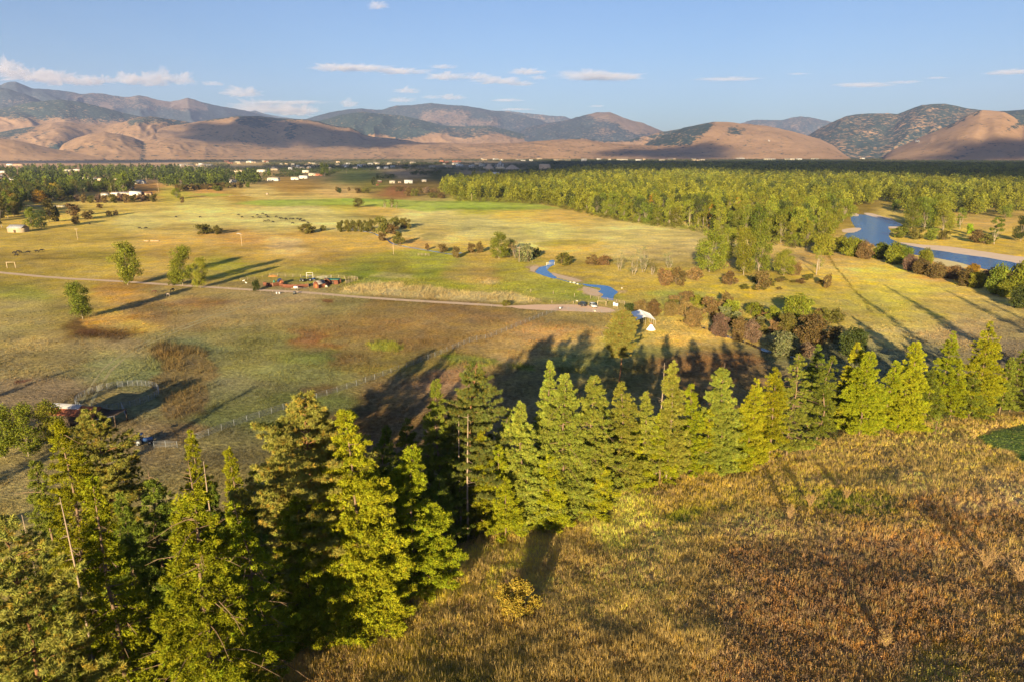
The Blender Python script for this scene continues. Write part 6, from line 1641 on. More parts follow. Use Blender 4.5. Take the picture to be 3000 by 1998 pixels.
def fences():
    rail_fence('long grey pipe-rail fence crossing the brown meadow diagonally', [(573, 1290), (688, 1247), (1000, 1145), (1106, 1109), (1250, 1055), (1272, 1047), (1382, 1000), (1425, 994), (1510, 960), (1594, 926), (1641, 910)], 3.2, 5, 1.6, 'steel', 'pipe_fence', .045, .024)
    rail_fence('pipe-rail fence along the lower edge of the gravel lot', [(1641, 909), (1700, 915), (1760, 919), (1812, 918)], 3.2, 4, 1.4, 'steel', 'pipe_fence', .045, .024)
    rail_fence('wooden rail fence between the gravel lot and the lower pond', [(1730, 876), (1745, 879), (1760, 881), (1775, 883), (1800, 887), (1830, 893)], 3.6, 3, 1.4, 'greywood', 'wooden_fence', .1, .05)
    rail_fence('line of bare posts between the green field and the gravel lot', [(1500, 880), (1545, 884), (1620, 890), (1650, 891), (1680, 892)], 7, 1, 1.3, 'greywood', 'wire_fence', .11, .008)
    rail_fence('wire fence on wooden posts inside the green field above the lot', [(1555, 858), (1590, 860), (1636, 864), (1683, 870)], 9, 1, 1.5, 'greywood', 'wire_fence', .11, .008)
    rail_fence('wire fence running beside the farm road below the goat farm', [(640, 846), (760, 857), (900, 863), (1050, 876), (1200, 887), (1440, 901)], 6, 2, 1.2, 'greywood', 'wire_fence', .06, .008)
    rail_fence('sagging wire fence along the far side of the right-hand ditch field', [(1430, 728), (1500, 752), (1560, 772)], 5, 2, 1.1, 'greywood', 'wire_fence', .07, .008)
    rail_fence('post fence behind the goat farm, at the top of its green yard', [(790, 812), (820, 812), (858, 813), (895, 814), (925, 816), (985, 815), (1010, 818)], 4, 4, 1.6, 'greywood', 'wooden_fence', .09, .03)
    rail_fence('white pipe pen behind the gambrel shed of the goat farm', [(926, 820), (951, 818), (970, 816)], 2.4, 5, 1.5, 'white', 'pipe_fence', .05, .03)
    rail_fence('square wooden corral at the right end of the goat farm', [(1014, 832), (1051, 822), (1035, 818), (1012, 822), (1014, 832)], 2.2, 5, 1.6, 'greywood', 'wooden_corral', .09, .05)
    rail_fence('low rail fence closing the goat farm yard toward the straw field', [(975, 853), (985, 848), (1000, 842), (1020, 834)], 3, 3, 1.3, 'greywood', 'wooden_fence', .07, .035)
    rail_fence('pipe corral panel fence at the left of the goat farm', [(704, 824), (730, 820), (760, 816), (790, 812)], 3.5, 3, 1.4, 'greywood', 'wooden_fence', .07, .03)
    rail_fence('short pipe corral fence half hidden behind the withered-tip fir', [(452, 1312), (470, 1308), (500, 1313), (520, 1312)], 2.6, 5, 1.6, 'steel', 'pipe_fence', .05, .03)
    rail_fence('narrow pipe chute leading from the round pen to the stable', [(357, 1196), (366, 1214), (374, 1232)], 2.0, 7, 1.7, 'steel', 'pipe_chute', .05, .03)
    rail_fence('long white board fence of the yards left of the round brown bushes', [(64, 606), (120, 608), (180, 609), (225, 610)], 4, 2, 1.8, 'cream', 'white_fence', .2, .25)
    rail_fence('pale pipe pen at the far edge of the green strip', [(672, 578), (700, 576), (735, 575)], 6, 3, 1.8, 'greywood', 'field_pen', .2, .08)
    rail_fence('wooden bridge rail over the narrow upper end of the pond', [(1601, 779), (1624, 777)], 3, 3, 1.6, 'white', 'bridge_rail', .09, .06)
    rail_fence('small wooden gate in the ditch line of the green field', [(1225, 750), (1240, 750), (1257, 751)], 2.2, 3, 1.5, 'greywood', 'pasture_gate', .12, .05, cat='gate')
    # round pen of loose panels
    c1 = np.array(P2(347, 1139)); c2 = np.array(P2(347, 1196)); c = (c1 + c2) / 2; R = 9.3
    t = thing('round_pen', 'round pen of galvanised pipe panels in the meadow behind the stable', 'pen', (c[0], c[1], 0))
    n = 24
    for k in range(n):
        a0, a1 = 2 * pi * k / n, 2 * pi * (k + 1) / n; p = np.array([math.cos(a0) * R, math.sin(a0) * R]); q = np.array([math.cos(a1) * R, math.sin(a1) * R]); e = (q - p) * .012
        mb = MB()
        for f in (0, .5, 1):
            w_ = p + e + (q - p - 2 * e) * f; mb.bar((w_[0], w_[1], 0), (w_[0], w_[1], 1.75), .03)
        for r_ in range(6):
            z = .3 + r_ * .28; mb.bar((*(p + e), z), (*(q - e), z), .026, 4)
        mb.build('panel', M['steel'], t)
    g = MB(); a = -pi / 2 - .02; p = (math.cos(a) * R, math.sin(a) * R - .1)
    g.bar((p[0] - .75, p[1], 0), (p[0] - .75, p[1], 2.3), .05); g.bar((p[0] + .75, p[1], 0), (p[0] + .75, p[1], 2.3), .05); g.bar((p[0] - .75, p[1], 2.3), (p[0] + .75, p[1], 2.3), .05); g.build('gate_frame', M['steel'], t)

def stable():
    x0, y0 = P2(250, 1238)
    t = thing('stable', 'old stable with white metal and rusty roof panels behind the pines', 'stable', (x0, y0, 0), -.16, None, .95)
    MB().box(-7.5, 5, -2.6, 2.6, 0, 2.7).build('wall', M['darkwood'], t)
    r = MB(); r.add([(-8, 0, 4.3), (5.4, 0, 4.3), (5.4, 3.2, 2.7), (-8, 3.2, 2.7), (-8, 0, 4.38), (5.4, 0, 4.38), (5.4, 3.2, 2.78), (-8, 3.2, 2.78)], [(3, 2, 1, 0), (4, 5, 6, 7), (2, 3, 7, 6), (1, 2, 6, 5), (3, 0, 4, 7)])
    r.build('far_roof', M['zinc'], t)
    r = MB(); r.add([(-8, -1.2, 3.9), (-.2, -1.2, 3.9), (-.2, .3, 4.5), (-8, .3, 4.5), (-8, -1.2, 3.98), (-.2, -1.2, 3.98), (-.2, .3, 4.58), (-8, .3, 4.58)], [(3, 2, 1, 0), (4, 5, 6, 7), (0, 1, 5, 4), (1, 2, 6, 5), (3, 0, 4, 7)]); r.build('white_roof_panel', M['zinc'], t)
    r = MB(); r.add([(-7.8, -3.2, 2.9), (5.3, -3.2, 2.9), (5.3, -.02, 4.35), (-7.8, -.02, 4.35), (-7.8, -3.2, 2.96), (5.3, -3.2, 2.96), (5.3, -.02, 4.41), (-7.8, -.02, 4.41)], [(3, 2, 1, 0), (4, 5, 6, 7), (0, 1, 5, 4), (1, 2, 6, 5), (3, 0, 4, 7)]); r.build('near_roof', M['rust'], t)
    g = MB(); g.add([(5.0, -2.6, 2.7), (5.0, 2.6, 2.7), (5.0, 0, 4.1)], [], [(0, 1, 2)]); g.build('gable', M['darkwood'], t)
    l = MB(); l.add([(5.2, -3.4, 2.3), (9.6, -1.4, 2.9), (9.4, 3.0, 3.0), (5.2, 2.6, 2.6), (5.2, -3.4, 2.38), (9.6, -1.4, 2.98), (9.4, 3.0, 3.08), (5.2, 2.6, 2.68)], [(3, 2, 1, 0), (4, 5, 6, 7), (0, 1, 5, 4), (1, 2, 6, 5)]); l.build('lean_to_roof', M['darkwood'], t)
    l = MB().bar((5.2, -3.6, 2.4), (9.7, -1.5, 3.05), .12); l.build('fascia', M['steel'], t)
    for (a, b, h) in ((9.4, -1.4, 2.9), (9.2, 2.8, 2.9), (7.2, -2.4, 2.6)):
        MB().box(a - .12, a + .12, b - .12, b + .12, 0, h).build('post', M['darkwood'], t)
    MB().box(6.0, 7.6, -3.5, -3.35, 0, 2.3).build('door', M['steel'], t)

# ------------------------------------------------------------------ vehicles, canopy and farm things
def wheel(t, x, y, r, w_=.24, name='wheel'):
    def cyl(r_, wd, mat, nm, par, off=0):
        n = 16; a = np.arange(n) * 2 * pi / n
        A = np.stack([np.cos(a) * r_, np.full(n, -wd / 2 + off), np.sin(a) * r_ + r], 1) + [x, y, 0]; B = A + [0, wd, 0]
        V = np.vstack([A, B, [[x, y - wd / 2 + off, r], [x, y + wd / 2 + off, r]]]); i = np.arange(n); j = (i + 1) % n
        F = np.stack([i, j, j + n, i + n], 1); T = np.concatenate([np.stack([np.full(n, 2 * n), j, i], 1), np.stack([np.full(n, 2 * n + 1), i + n, j + n], 1)])
        return put(nm, npmesh(nm, V, [F, T]), M[mat], par)
    t_ = cyl(r, w_, 'black', name, t); cyl(r * .55, w_ + .04, 'steel', 'rim', t_)

def car(label, px, py, rot, paint, name='parked_car'):
    x, y = P2(px, py); t = thing(name, label, 'car', (x, y, .04), rot)
    L_, W_ = 4.7, 1.86; prof = [(-2.35, .38), (-2.35, .95), (-2.2, 1.0), (-1.95, 1.62), (-1.6, 1.72), (.35, 1.72), (1.15, 1.08), (2.2, .92), (2.35, .75), (2.35, .38)]
    n = len(prof); V = []
    for s_ in (-1, 1):
        for (a, b) in prof: V.append((a, s_ * (W_ / 2 - (.16 if b > 1.2 else 0)), b))
    F = []; mb = MB(); mb.add(V, [(i, i + 1, i + 1 + n, i + n) for i in range(n - 1)] + [(n - 1, 0, n, 2 * n - 1)],
        [(0, i + 1, i) for i in range(1, n - 1)] + [(n, n + i, n + i + 1) for i in range(1, n - 1)])
    mb.build('body', M[paint], t)
    w_ = MB().add([(.42, -.74, 1.64), (.42, .74, 1.64), (1.12, .82, 1.12), (1.12, -.82, 1.12)], [(0, 3, 2, 1)]); w_.v[-1] += [.02, 0, .03]; w_.build('windscreen', M['glass'], t)
    w_ = MB().add([(-2.16, -.78, 1.08), (-2.16, .78, 1.08), (-1.95, .74, 1.58), (-1.95, -.74, 1.58)], [(0, 3, 2, 1)]); w_.v[-1] += [-.03, 0, .01]; w_.build('rear_window', M['glass'], t)
    for s_ in (-1, 1):
        w_ = MB().add([(-1.85, s_ * .86, 1.12), (.85, s_ * .87, 1.12), (.3, s_ * .79, 1.6), (-1.65, s_ * .79, 1.6)], [(0, 1, 2, 3)]); w_.v[-1] += [0, s_ * .035, 0]; w_.build('side_window', M['glass'], t)
        MB().box(2.3, 2.38, s_ * .7 - .18, s_ * .7 + .18, .68, .82).build('headlight', M['white'], t)
        MB().box(-2.39, -2.3, s_ * .74 - .12, s_ * .74 + .12, .8, 1.0).build('tail_light', M['redwood'], t)
        for a in (-1.4, 1.45): wheel(t, a, s_ * .86, .35)
    MB().box(2.33, 2.42, -.85, .85, .4, .58).build('bumper', M['black'], t)

def canopy():
    t0 = P2(1890, 955)
    t = thing('canopy', 'white peaked event canopy on slim posts beside the teepee', 'canopy', (t0[0], t0[1], 0))
    def p3(px, py, z): x, y = at(px, py, z); return np.array([x - t0[0], y - t0[1], z])
    A, B, C_, D, E, F_ = p3(1848, 915, 3.2), p3(1875, 908, 4.3), p3(1892, 929, 3.4), p3(1865, 938, 2.4), p3(1904, 919, 3.3), p3(1921, 938, 2.4)
    n = 6; V = []; Q = []
    for (a, b, c, d) in ((A, B, C_, D), (B, E, F_, C_)):
        k0 = len(V)
        for i in range(n + 1):
            for j in range(n + 1):
                u, v = i / n, j / n; p = a * (1 - u) * (1 - v) + b * u * (1 - v) + c * u * v + d * (1 - u) * v
                V.append(p - [0, 0, .18 * math.sin(pi * u) * math.sin(pi * v)])
        for i in range(n):
            for j in range(n): Q.append((k0 + i * (n + 1) + j, k0 + i * (n + 1) + j + 1, k0 + (i + 1) * (n + 1) + j + 1, k0 + (i + 1) * (n + 1) + j))
    V = np.array(V); m = len(V); V2 = V - [0, 0, .05]; Q = np.array(Q)
    mb = MB(); mb.add(np.vstack([V, V2]), np.vstack([Q, Q[:, ::-1] + m])); mb.build('roof_sheet', M['canvas'], t)
    for a, b in ((A, D), (B, C_), (E, F_)):
        for f in (0.02, .33, .66, .98):
            p = a + (b - a) * f
            MB().bar((p[0], p[1], 0), (p[0], p[1], p[2] - .1), .05).build('post', M['cream'], t)
    x, y = P2(1907, 967); t = thing('teepee', 'small white cone tent with an orange top in front of the canopy', 'tent', (x, y, 0))
    n = 20; a = np.arange(n) * 2 * pi / n
    def cone(r0, r1, z0, z1, rip):
        A_ = np.stack([np.cos(a) * r0 * (1 + rip * np.cos(a * 8)), np.sin(a) * r0 * (1 + rip * np.cos(a * 8)), np.full(n, z0)], 1); B_ = np.stack([np.cos(a) * r1, np.sin(a) * r1, np.full(n, z1)], 1)
        i = np.arange(n); return np.vstack([A_, B_]), np.stack([i, (i + 1) % n, (i + 1) % n + n, i + n], 1)
    for nm, mt, pr in (('cloth', 'canvas', (1.7, .32, .02, 2.0, .03)), ('top_cloth', 'orange', (.34, .1, 1.98, 2.45, 0)), ('hem', 'orange', (1.78, 1.69, 0, .14, .03))):
        V, F = cone(*pr); put(nm, npmesh(nm, V, F), M[mt], t)
    for k in range(5):
        b = k * 1.26; MB().bar((math.cos(b) * .12, math.sin(b) * .12, 2.2), (math.cos(b + 3) * .35, math.sin(b + 3) * .35, 3.0), .03).build('pole', M['greywood'], t)
    x, y = P2(1803, 905); t = thing('sign_board', 'white two-part sign board on wooden legs at the end of the gravel lot', 'sign board', (x, y, 0), -.1)
    MB().box(-1.0, -.15, -.05, .05, 1.1, 2.6).build('panel', M['white'], t); MB().box(-.1, 1.0, -.05, .05, .95, 2.2).build('panel', M['white'], t)
    for q in (-.85, -.3, .2, .85): MB().box(q - .06, q + .06, .06, .16, 0, 2.1).build('leg', M['tan'], t)
    x, y = P2(1763, 897); t = thing('timber_frame', 'open timber goal frame beside the white parked car', 'frame', (x, y, 0), -.12)
    for q in (-1.7, 1.7): MB().box(q - .1, q + .1, -.1, .1, 0, 1.9).build('post', M['tan'], t)
    MB().box(-1.8, 1.8, -.08, .08, 1.9, 2.05).build('beam', M['tan'], t)
    x, y = P2(34, 787); t = thing('timber_frame', 'tall timber gateway frame by the road at the left edge', 'frame', (x, y, 0), .1)
    for q in (-2.1, 2.1): MB().box(q - .12, q + .12, -.12, .12, 0, 3.2).build('post', M['tan'], t)
    MB().box(-2.3, 2.3, -.1, .1, 3.2, 3.4).build('beam', M['tan'], t)
    for (px, py, s, lab) in [(1641, 911, .45, 'white box on a post where the pipe fence meets the lot'), (1743, 914, .6, 'pale boulder on the lower edge of the gravel lot'), (1671, 829, .5, 'left white boulder in the water gap between the ponds'), (1682, 831, .8, 'biggest white boulder between the ponds'), (1692, 834, .5, 'right white boulder between the ponds'),
                             (1690, 884, .5, 'white boulder behind the dark parked car'), (1822, 846, .4, 'grey driftwood boulder right of the lower pond')]:
        x, y = P2(px, py); rg = np.random.default_rng(int(px)); d = rvec(rg, 60)
        import bmesh
        bm = bmesh.new(); bmesh.ops.create_icosphere(bm, subdivisions=2, radius=s)
        for v in bm.verts:
            k = 1 + .35 * (float(vnoise(np.array([v.co.x * 2 + px]), np.array([v.co.y * 2 + v.co.z * 3]), 5)[0]) - .5); v.co *= k; v.co.z = v.co.z * .7 + s * .45
        if 'box' in lab:
            bm.free(); t = thing('mail_box', lab, 'box', (x, y, 0)); MB().box(-.35, .35, -.25, .25, .9, 1.4).build('box', M['white'], t); MB().bar((0, 0, 0), (0, 0, .9), .06).build('post', M['greywood'], t); continue
        me = bpy.data.meshes.new('boulder'); bm.to_mesh(me); bm.free(); o = put('boulder', me, M['stone']); o.location = (x, y, 0); tag(o, lab, 'boulder')

def goat_farm():
    board_fence('long red board fence along the front of the goat farm', [(817, 838), (832, 844), (868, 845), (904, 842), (903, 834)], 1.6, 'redwood')
    board_fence('short red board fence at the left of the goat farm beside the dark bush', [(771, 838), (786, 840), (800, 841), (817, 838)], 1.7, 'redwood')
    def shed(label, px, py, W_, D_, h, roof, rot, name='red_shed', gam=True):
        x, y = P2(px, py); t = thing(name, label, 'shed', (x, y, 0), rot)
        a, b = W_ / 2, D_ / 2
        pr = [(-a, 0), (a, 0), (a, h), (a * .62, h + a * .62), (0, h + a * .95), (-a * .62, h + a * .62), (-a, h)] if gam else [(-a, 0), (a, 0), (a, h + .5), (-a, h + .4)]
        n = len(pr); V = [(p[0], -b, p[1]) for p in pr] + [(p[0], b, p[1]) for p in pr]
        mb = MB().add(V, [(i, (i + 1) % n, (i + 1) % n + n, i + n) for i in range(n)][::1], [(0, i, i + 1) for i in range(1, n - 1)] + [(n, n + i + 1, n + i) for i in range(1, n - 1)]); mb.build('wall', M['redwood'], t)
        rb = MB(); q = pr[2:] if gam else pr[2:]
        q = [(p[0] * 1.08, p[1] + .06) for p in q]
        for i in range(len(q) - 1):
            (u0, v0), (u1, v1) = q[i], q[i + 1]
            rb.add([(u0, -b - .2, v0), (u1, -b - .2, v1), (u1, b + .2, v1), (u0, b + .2, v0), (u0, -b - .2, v0 + .08), (u1, -b - .2, v1 + .08), (u1, b + .2, v1 + .08), (u0, b + .2, v0 + .08)], [(0, 1, 2, 3), (7, 6, 5, 4), (0, 4, 5, 1), (2, 6, 7, 3), (1, 5, 6, 2), (3, 7, 4, 0)])
        rb.build('roof', M[roof], t); MB().box(-a * .4, a * .4, -b - .05, -b + .01, .05, min(2.0, h)).build('door', M['orange' if gam else 'darkwood'], t)
        return t
    shed('gambrel-roofed red shed with orange door in the goat farm', 936, 843, 3.4, 4.2, 1.7, 'roofgrey', -.5)
    shed('long red shelter with teal roof in the goat farm', 975, 832, 6.8, 3.6, 1.7, 'greenroof', -.15, gam=False)
    shed('small dark-roofed red shelter between the gambrel shed and the teal-roofed one', 957, 835, 3.2, 3.0, 1.4, 'roofbrown', .3)
    shed('little blue-roofed hut behind the red board fence', 822, 833, 2.4, 2.6, 1.3, 'bluepaint', .5)
    # trailer
    x, y = P2(872, 849); t = thing('flat_trailer', 'white loaded flat trailer in front of the red board fence', 'trailer', (x, y, 0), .08)
    MB().box(-2.6, 2.2, -.95, .95, .62, .75).build('deck', M['greywood'], t); MB().box(-1.6, .2, -.7, .7, .76, 1.45).build('load', M['white'], t)
    MB().bar((2.2, 0, .65), (4.2, 0, .45), .06).build('drawbar', M['steel'], t)
    for a in (-.6, .3):
        for s_ in (-1, 1): wheel(t, a, s_ * 1.0, .36)
    # squeeze chute and machines
    x, y = P2(905, 826); t = thing('hoist_frame', 'tall white hoist frame behind the parked machines of the goat farm', 'frame', (x, y + 2, 0), .1)
    for q in (-1.5, 1.5): MB().bar((q, 0, 0), (q, 0, 4.0), .09).build('post', M['white'], t)
    MB().bar((-1.5, 0, 4.0), (1.5, 0, 4.0), .09).build('beam', M['white'], t); MB().bar((-1.5, 0, 2.8), (1.5, 0, 2.8), .06).build('brace', M['white'], t)
    def tractor(label, px, py, rot, paint):
        x, y = P2(px, py); t = thing('tractor', label, 'tractor', (x, y, float(ground_z(np.array([x]), np.array([y]))[0])), rot)
        MB().box(.1, 1.9, -.38, .38, .75, 1.35).build('engine_hood', M[paint], t); MB().box(-1.1, .1, -.5, .5, .6, 1.1).build('body', M[paint], t)
        cb = MB()
        for a in (-1.0, .05):
            for b in (-.55, .55): cb.bar((a, b, 1.1), (a, b, 2.3), .04)
        cb.build('cab_frame', M['black'], t); MB().box(-1.1, .15, -.6, .6, 2.3, 2.4).build('cab_roof', M[paint], t)
        MB().box(-.8, -.3, -.3, .3, 1.1, 1.5).build('seat', M['black'], t); MB().bar((.9, .2, 1.3), (.9, .2, 1.9), .04).build('exhaust', M['steel'], t)
        for s_ in (-1, 1): wheel(t, -.65, s_ * .78, .72, .38); wheel(t, 1.5, s_ * .6, .42, .25)
    tractor('dark blue tractor parked under the white hoist frame', 912, 824, .6, 'bluepaint'); tractor('dark tractor left of the white hoist frame', 889, 826, 2.6, 'darkpaint')
    tractor('blue tractor in the shade right of the stable', 420, 1300, .2, 'bluepaint')
    x, y = P2(395, 1302); t = thing('flat_wagon', 'low dark flat wagon hitched behind the shaded blue tractor', 'wagon', (x, y, float(ground_z(np.array([x]), np.array([y]))[0])), .15)
    MB().box(-1.9, 1.5, -.8, .8, .55, .68).build('deck', M['greywood'], t)
    for a in (-1.2, .9):
        for s_ in (-1, 1): wheel(t, a, s_ * .85, .32)
    for (px, py, mt, lab) in [(811, 862, 'zinc', 'left grey barrel lying at the roadside below the goat farm'), (819, 862, 'zinc', 'right grey barrel lying at the roadside below the goat farm'), (863, 863, 'darkpaint', 'big dark barrel at the roadside where the track branches off'), (803, 828, 'greenroof', 'green plastic barrel behind the left red fence'), (955, 842, 'tan', 'tan feed barrel beside the gambrel shed'), (905, 838, 'bluepaint', 'blue barrel at the right end of the red board fence')]:
        x, y = P2(px, py); t = thing('barrel', lab, 'barrel', (x, y, 0)); s_ = .75 if px != 863 else 1.1
        MB().tube([(0, 0, 0), (0, 0, .1), (0, 0, 1.0 * s_), (0, 0, 1.15 * s_)], [.5 * s_, .55 * s_, .55 * s_, .48 * s_], 12).build('drum', M[mt], t); MB().tube([(0, 0, .55 * s_), (0, 0, .62 * s_)], [.575 * s_] * 2, 12).build('hoop', M['steel'], t)
    x, y = P2(800, 812); t = thing('hay_pile', 'golden hay pile at the back fence of the goat farm', 'hay', (x, y, 0))
    rg = np.random.default_rng(8); n = 500; d = rvec(rg, n); d[:, 2] = np.abs(d[:, 2]); c = d * np.array([2.6, 1.2, .9]) * (rg.random(n) ** .4)[:, None]
    V, F, C = quads(c, rg.uniform(.3, .6, n), rg, np.tile(galb(225, 165, 75), (n, 1)) * rg.uniform(.7, 1.2, (n, 1))); put('straw', npmesh('straw', V, F, C), M['grass'], t, color=(1, 1, 1))
    MB().box(-.9, .9, -.5, .5, 0, .4).build('base_bale', M['tan'], t)
    for (px, py, lab) in [(430, 708, 'left pallet stack lying in the left pasture'), (448, 708, 'middle pallet stack lying in the left pasture'), (460, 708, 'right pallet stack lying in the left pasture'), (700, 686, 'pale trough below the pair of pasture bushes')]:
        x, y = P2(px, py); t = thing('pallet' if 'pallet' in lab else 'trough', lab, 'pallet' if 'pallet' in lab else 'trough', (x, y, 0), _rr.uniform(-.2, .2))
        MB().box(-1.6, 1.6, -.6, .6, .1, .5).build('deck' if 'pallet' in lab else 'tub', M['tan' if 'pallet' in lab else 'zinc'], t)
        for q in (-1.4, 1.4): MB().box(q - .1, q + .1, -.55, .55, 0, .1).build('bearer', M['greywood'], t)

def poles():
    for (px, by, ty, arm, lab) in [(228, 704, 669, 1, 'wooden utility pole at the left, in the pasture right of the barn'), (709, 722, 684, 1, 'wooden utility pole in the pasture below the pair of round bushes'), (1153, 746, 711, 0, 'thin pole beside the ditch below the hedge knot'),
                              (1521, 770, 723, 1, 'pale utility pole next to the grey-green willow'), (465, 563, 538, 1, 'utility pole at the small meadow in the left wood'), (1015, 512, 497, 1, 'far utility pole left of the green field'), (1125, 514, 499, 1, 'far utility pole over the green field'),
                              (430, 536, 518, 1, 'utility pole beside the big white hall'), (1382, 592, 568, 0, 'white trunk-like pole before the river forest'), (2738, 600, 575, 0, 'bare pole among the far-bank trees')]:
        x, y = P2(px, by); _, ry, rz = ray(px, ty); H = CAMZ + rz * y / ry
        t = thing('utility_pole', lab, 'utility pole', (x, y, 0)); r = .14 if y < 600 else .2
        MB().tube([(0, 0, -.5), (0, 0, H)], [r, r * .7], 6).build('pole', M['tan'], t)
        if arm:
            MB().box(-1.1, 1.1, -.08, .08, H - .9, H - .7).build('crossarm', M['greywood'], t)
            for q in (-1, 0, 1): MB().bar((q, 0, H - .7), (q, 0, H - .45), .06).build('insulator', M['white'], t)

def skin_animal(kind):
    """one continuous body grown over a skeleton"""
    if kind == 'cow':
        J = [(-1.0, 0, 1.12, .30), (-.55, 0, 1.12, .36), (0, 0, 1.06, .40), (.5, 0, 1.1, .37), (.85, 0, 1.15, .28), (1.15, 0, 1.1, .17), (1.4, 0, .85, .15), (1.6, 0, .58, .09)]
        E = [(i, i + 1) for i in range(7)]; legs = [(-.95, .22, 1), (-.95, -.22, 1), (.65, .2, 0), (.65, -.2, 0)]; hh = .95
    elif kind == 'horse':
        J = [(-.85, 0, 1.3, .27), (-.45, 0, 1.3, .29), (0, 0, 1.25, .29), (.45, 0, 1.28, .29), (.75, 0, 1.42, .2), (1.0, 0, 1.2, .15), (1.2, 0, .8, .12), (1.4, 0, .5, .07)]
        E = [(i, i + 1) for i in range(7)]; legs = [(-.8, .18, 1), (-.8, -.18, 1), (.55, .17, 0), (.55, -.17, 0)]; hh = 1.1
    else:
        J = [(-.42, 0, .55, .15), (-.2, 0, .56, .18), (0, 0, .55, .18), (.25, 0, .57, .17), (.42, 0, .68, .09), (.52, 0, .82, .08), (.68, 0, .76, .05)]
        E = [(i, i + 1) for i in range(6)]; legs = [(-.36, .1, 1), (-.36, -.1, 1), (.25, .1, 0), (.25, -.1, 0)]; hh = .45
    J = list(J); n0 = len(J)
    for (x, y, rear) in legs:
        r_ = {'cow': .13, 'horse': .11, 'goat': .06}[kind]; k = len(J); root = 0 if rear else 3
        if rear: pts = [(x + .05, y, hh * .75, r_), (x - .12, y, hh * .42, r_ * .62), (x - .02, y, .05, r_ * .5)]
        else: pts = [(x, y, hh * .7, r_ * .9), (x + .02, y, hh * .38, r_ * .6), (x, y, .05, r_ * .5)]
        J += pts; E += [(root, k), (k, k + 1), (k + 1, k + 2)]
    k = len(J); J += [(J[0][0] - .12, 0, J[0][2] - .15, .04), (J[0][0] - .15, 0, J[0][2] * .5, .03)]; E += [(0, k), (k, k + 1)]
    hd = n0 - 1 if kind != 'goat' else 5
    h = J[n0 - 2]
    k = len(J)
    for s_ in (-1, 1): J.append((h[0] - .02, s_ * (h[3] + .12), h[2] + .12, .03))
    E += [(n0 - 2, k), (n0 - 2, k + 1)]
    me = bpy.data.meshes.new(kind); me.from_pydata([j[:3] for j in J], E, []); o = bpy.data.objects.new(kind, me); COL.objects.link(o)
    sk_ = o.modifiers.new('s', 'SKIN'); 
    if not me.skin_vertices: 
        bpy.context.view_layer.objects.active = o
    for v, j in zip(me.skin_vertices[0].data, J): v.radius = (j[3], j[3])
    me.skin_vertices[0].data[2].use_root = True
    ss = o.modifiers.new('u', 'SUBSURF'); ss.levels = 1; ss.render_levels = 1
    dg = bpy.context.evaluated_depsgraph_get(); m2 = bpy.data.meshes.new_from_object(o.evaluated_get(dg)); m2.name = kind
    bpy.data.objects.remove(o)
    return m2

def animals():
    cow = skin_animal('cow'); horse = skin_animal('horse'); goat = skin_animal('goat')
    herd = [(500 + a / 4.71, 440 + b / 4.71 + 1) for a, b in [(940, 902), (988, 935), (1135, 937), (1195, 908), (1215, 941), (1240, 942), (1270, 888), (1318, 910), (1336, 930), (1350, 938), (1458, 930), (1508, 950), (1532, 953), (1588, 955), (1600, 968), (1655, 958), (1692, 960), (1755, 960), (1797, 963), (1787, 980), (1848, 985), (1825, 990), (1350, 983), (1300, 993), (1412, 1003), (1683, 1020), (1895, 1015)]]
    grp = [(p, 'black cow of the herd grazing in a loose line in the gold field', 'cows of the main herd') for p in herd]
    grp += [((516, 639), 'black cow grazing alone far left of the herd', None), ((587, 639.5), 'black cow standing alone midway toward the herd', None), ((263, 660), 'black cow near the dark bush left of the gold field', None), ((410, 672.5), 'left cow of the two at the lower edge of the gold field', None), ((428, 672), 'right cow of the two at the lower edge of the gold field', None)]
    grp += [((a / 2.355, 650 + b / 2.355), 'cow lying or grazing in the small group near the left edge', 'cows near the left edge') for a, b in [(100, 224), (126, 216), (140, 218), (195, 220), (255, 214), (288, 208), (115, 240)]]
    for k, ((px, py), lab, g) in enumerate(grp):
        x, y = P2(px, py); o = put('cow', cow, M['hideblack'], loc=(x, y, 0), rot=_rr.choice([0, 3.14]) + _rr.uniform(-.6, .6), scale=1.12); tag(o, lab, 'cow', g)
    hb = horse.copy(); hb.materials.clear() if len(hb.materials) else None
    for (px, py, me, mt, rot, lab) in [(452, 861, horse, 'hidebrown', .2, 'dark brown horse grazing in front of the roadside cottonwoods'), (505, 856, horse.copy(), 'hideblack', 1.2, 'black horse standing nearest the road'), (492, 870, horse.copy(), 'hidegrey', 3.0, 'pale greyish horse in the long tree shadow')]:
        x, y = P2(px, py); o = put('horse', me, M[mt], loc=(x, y, 0), rot=rot); tag(o, lab, 'horse')
    for (px, py, rot, lab) in [(714, 826, .3, 'upper white goat left of the goat farm'), (721, 832, 2.8, 'lower white goat left of the goat farm'), (924, 841, 1.0, 'white goat left of the gambrel shed'), (958, 843, 2.0, 'white goat at the feed barrel')]:
        x, y = P2(px, py); o = put('goat', goat, M['white'], loc=(x, y, 0), rot=rot, scale=1.0); tag(o, lab, 'goat')

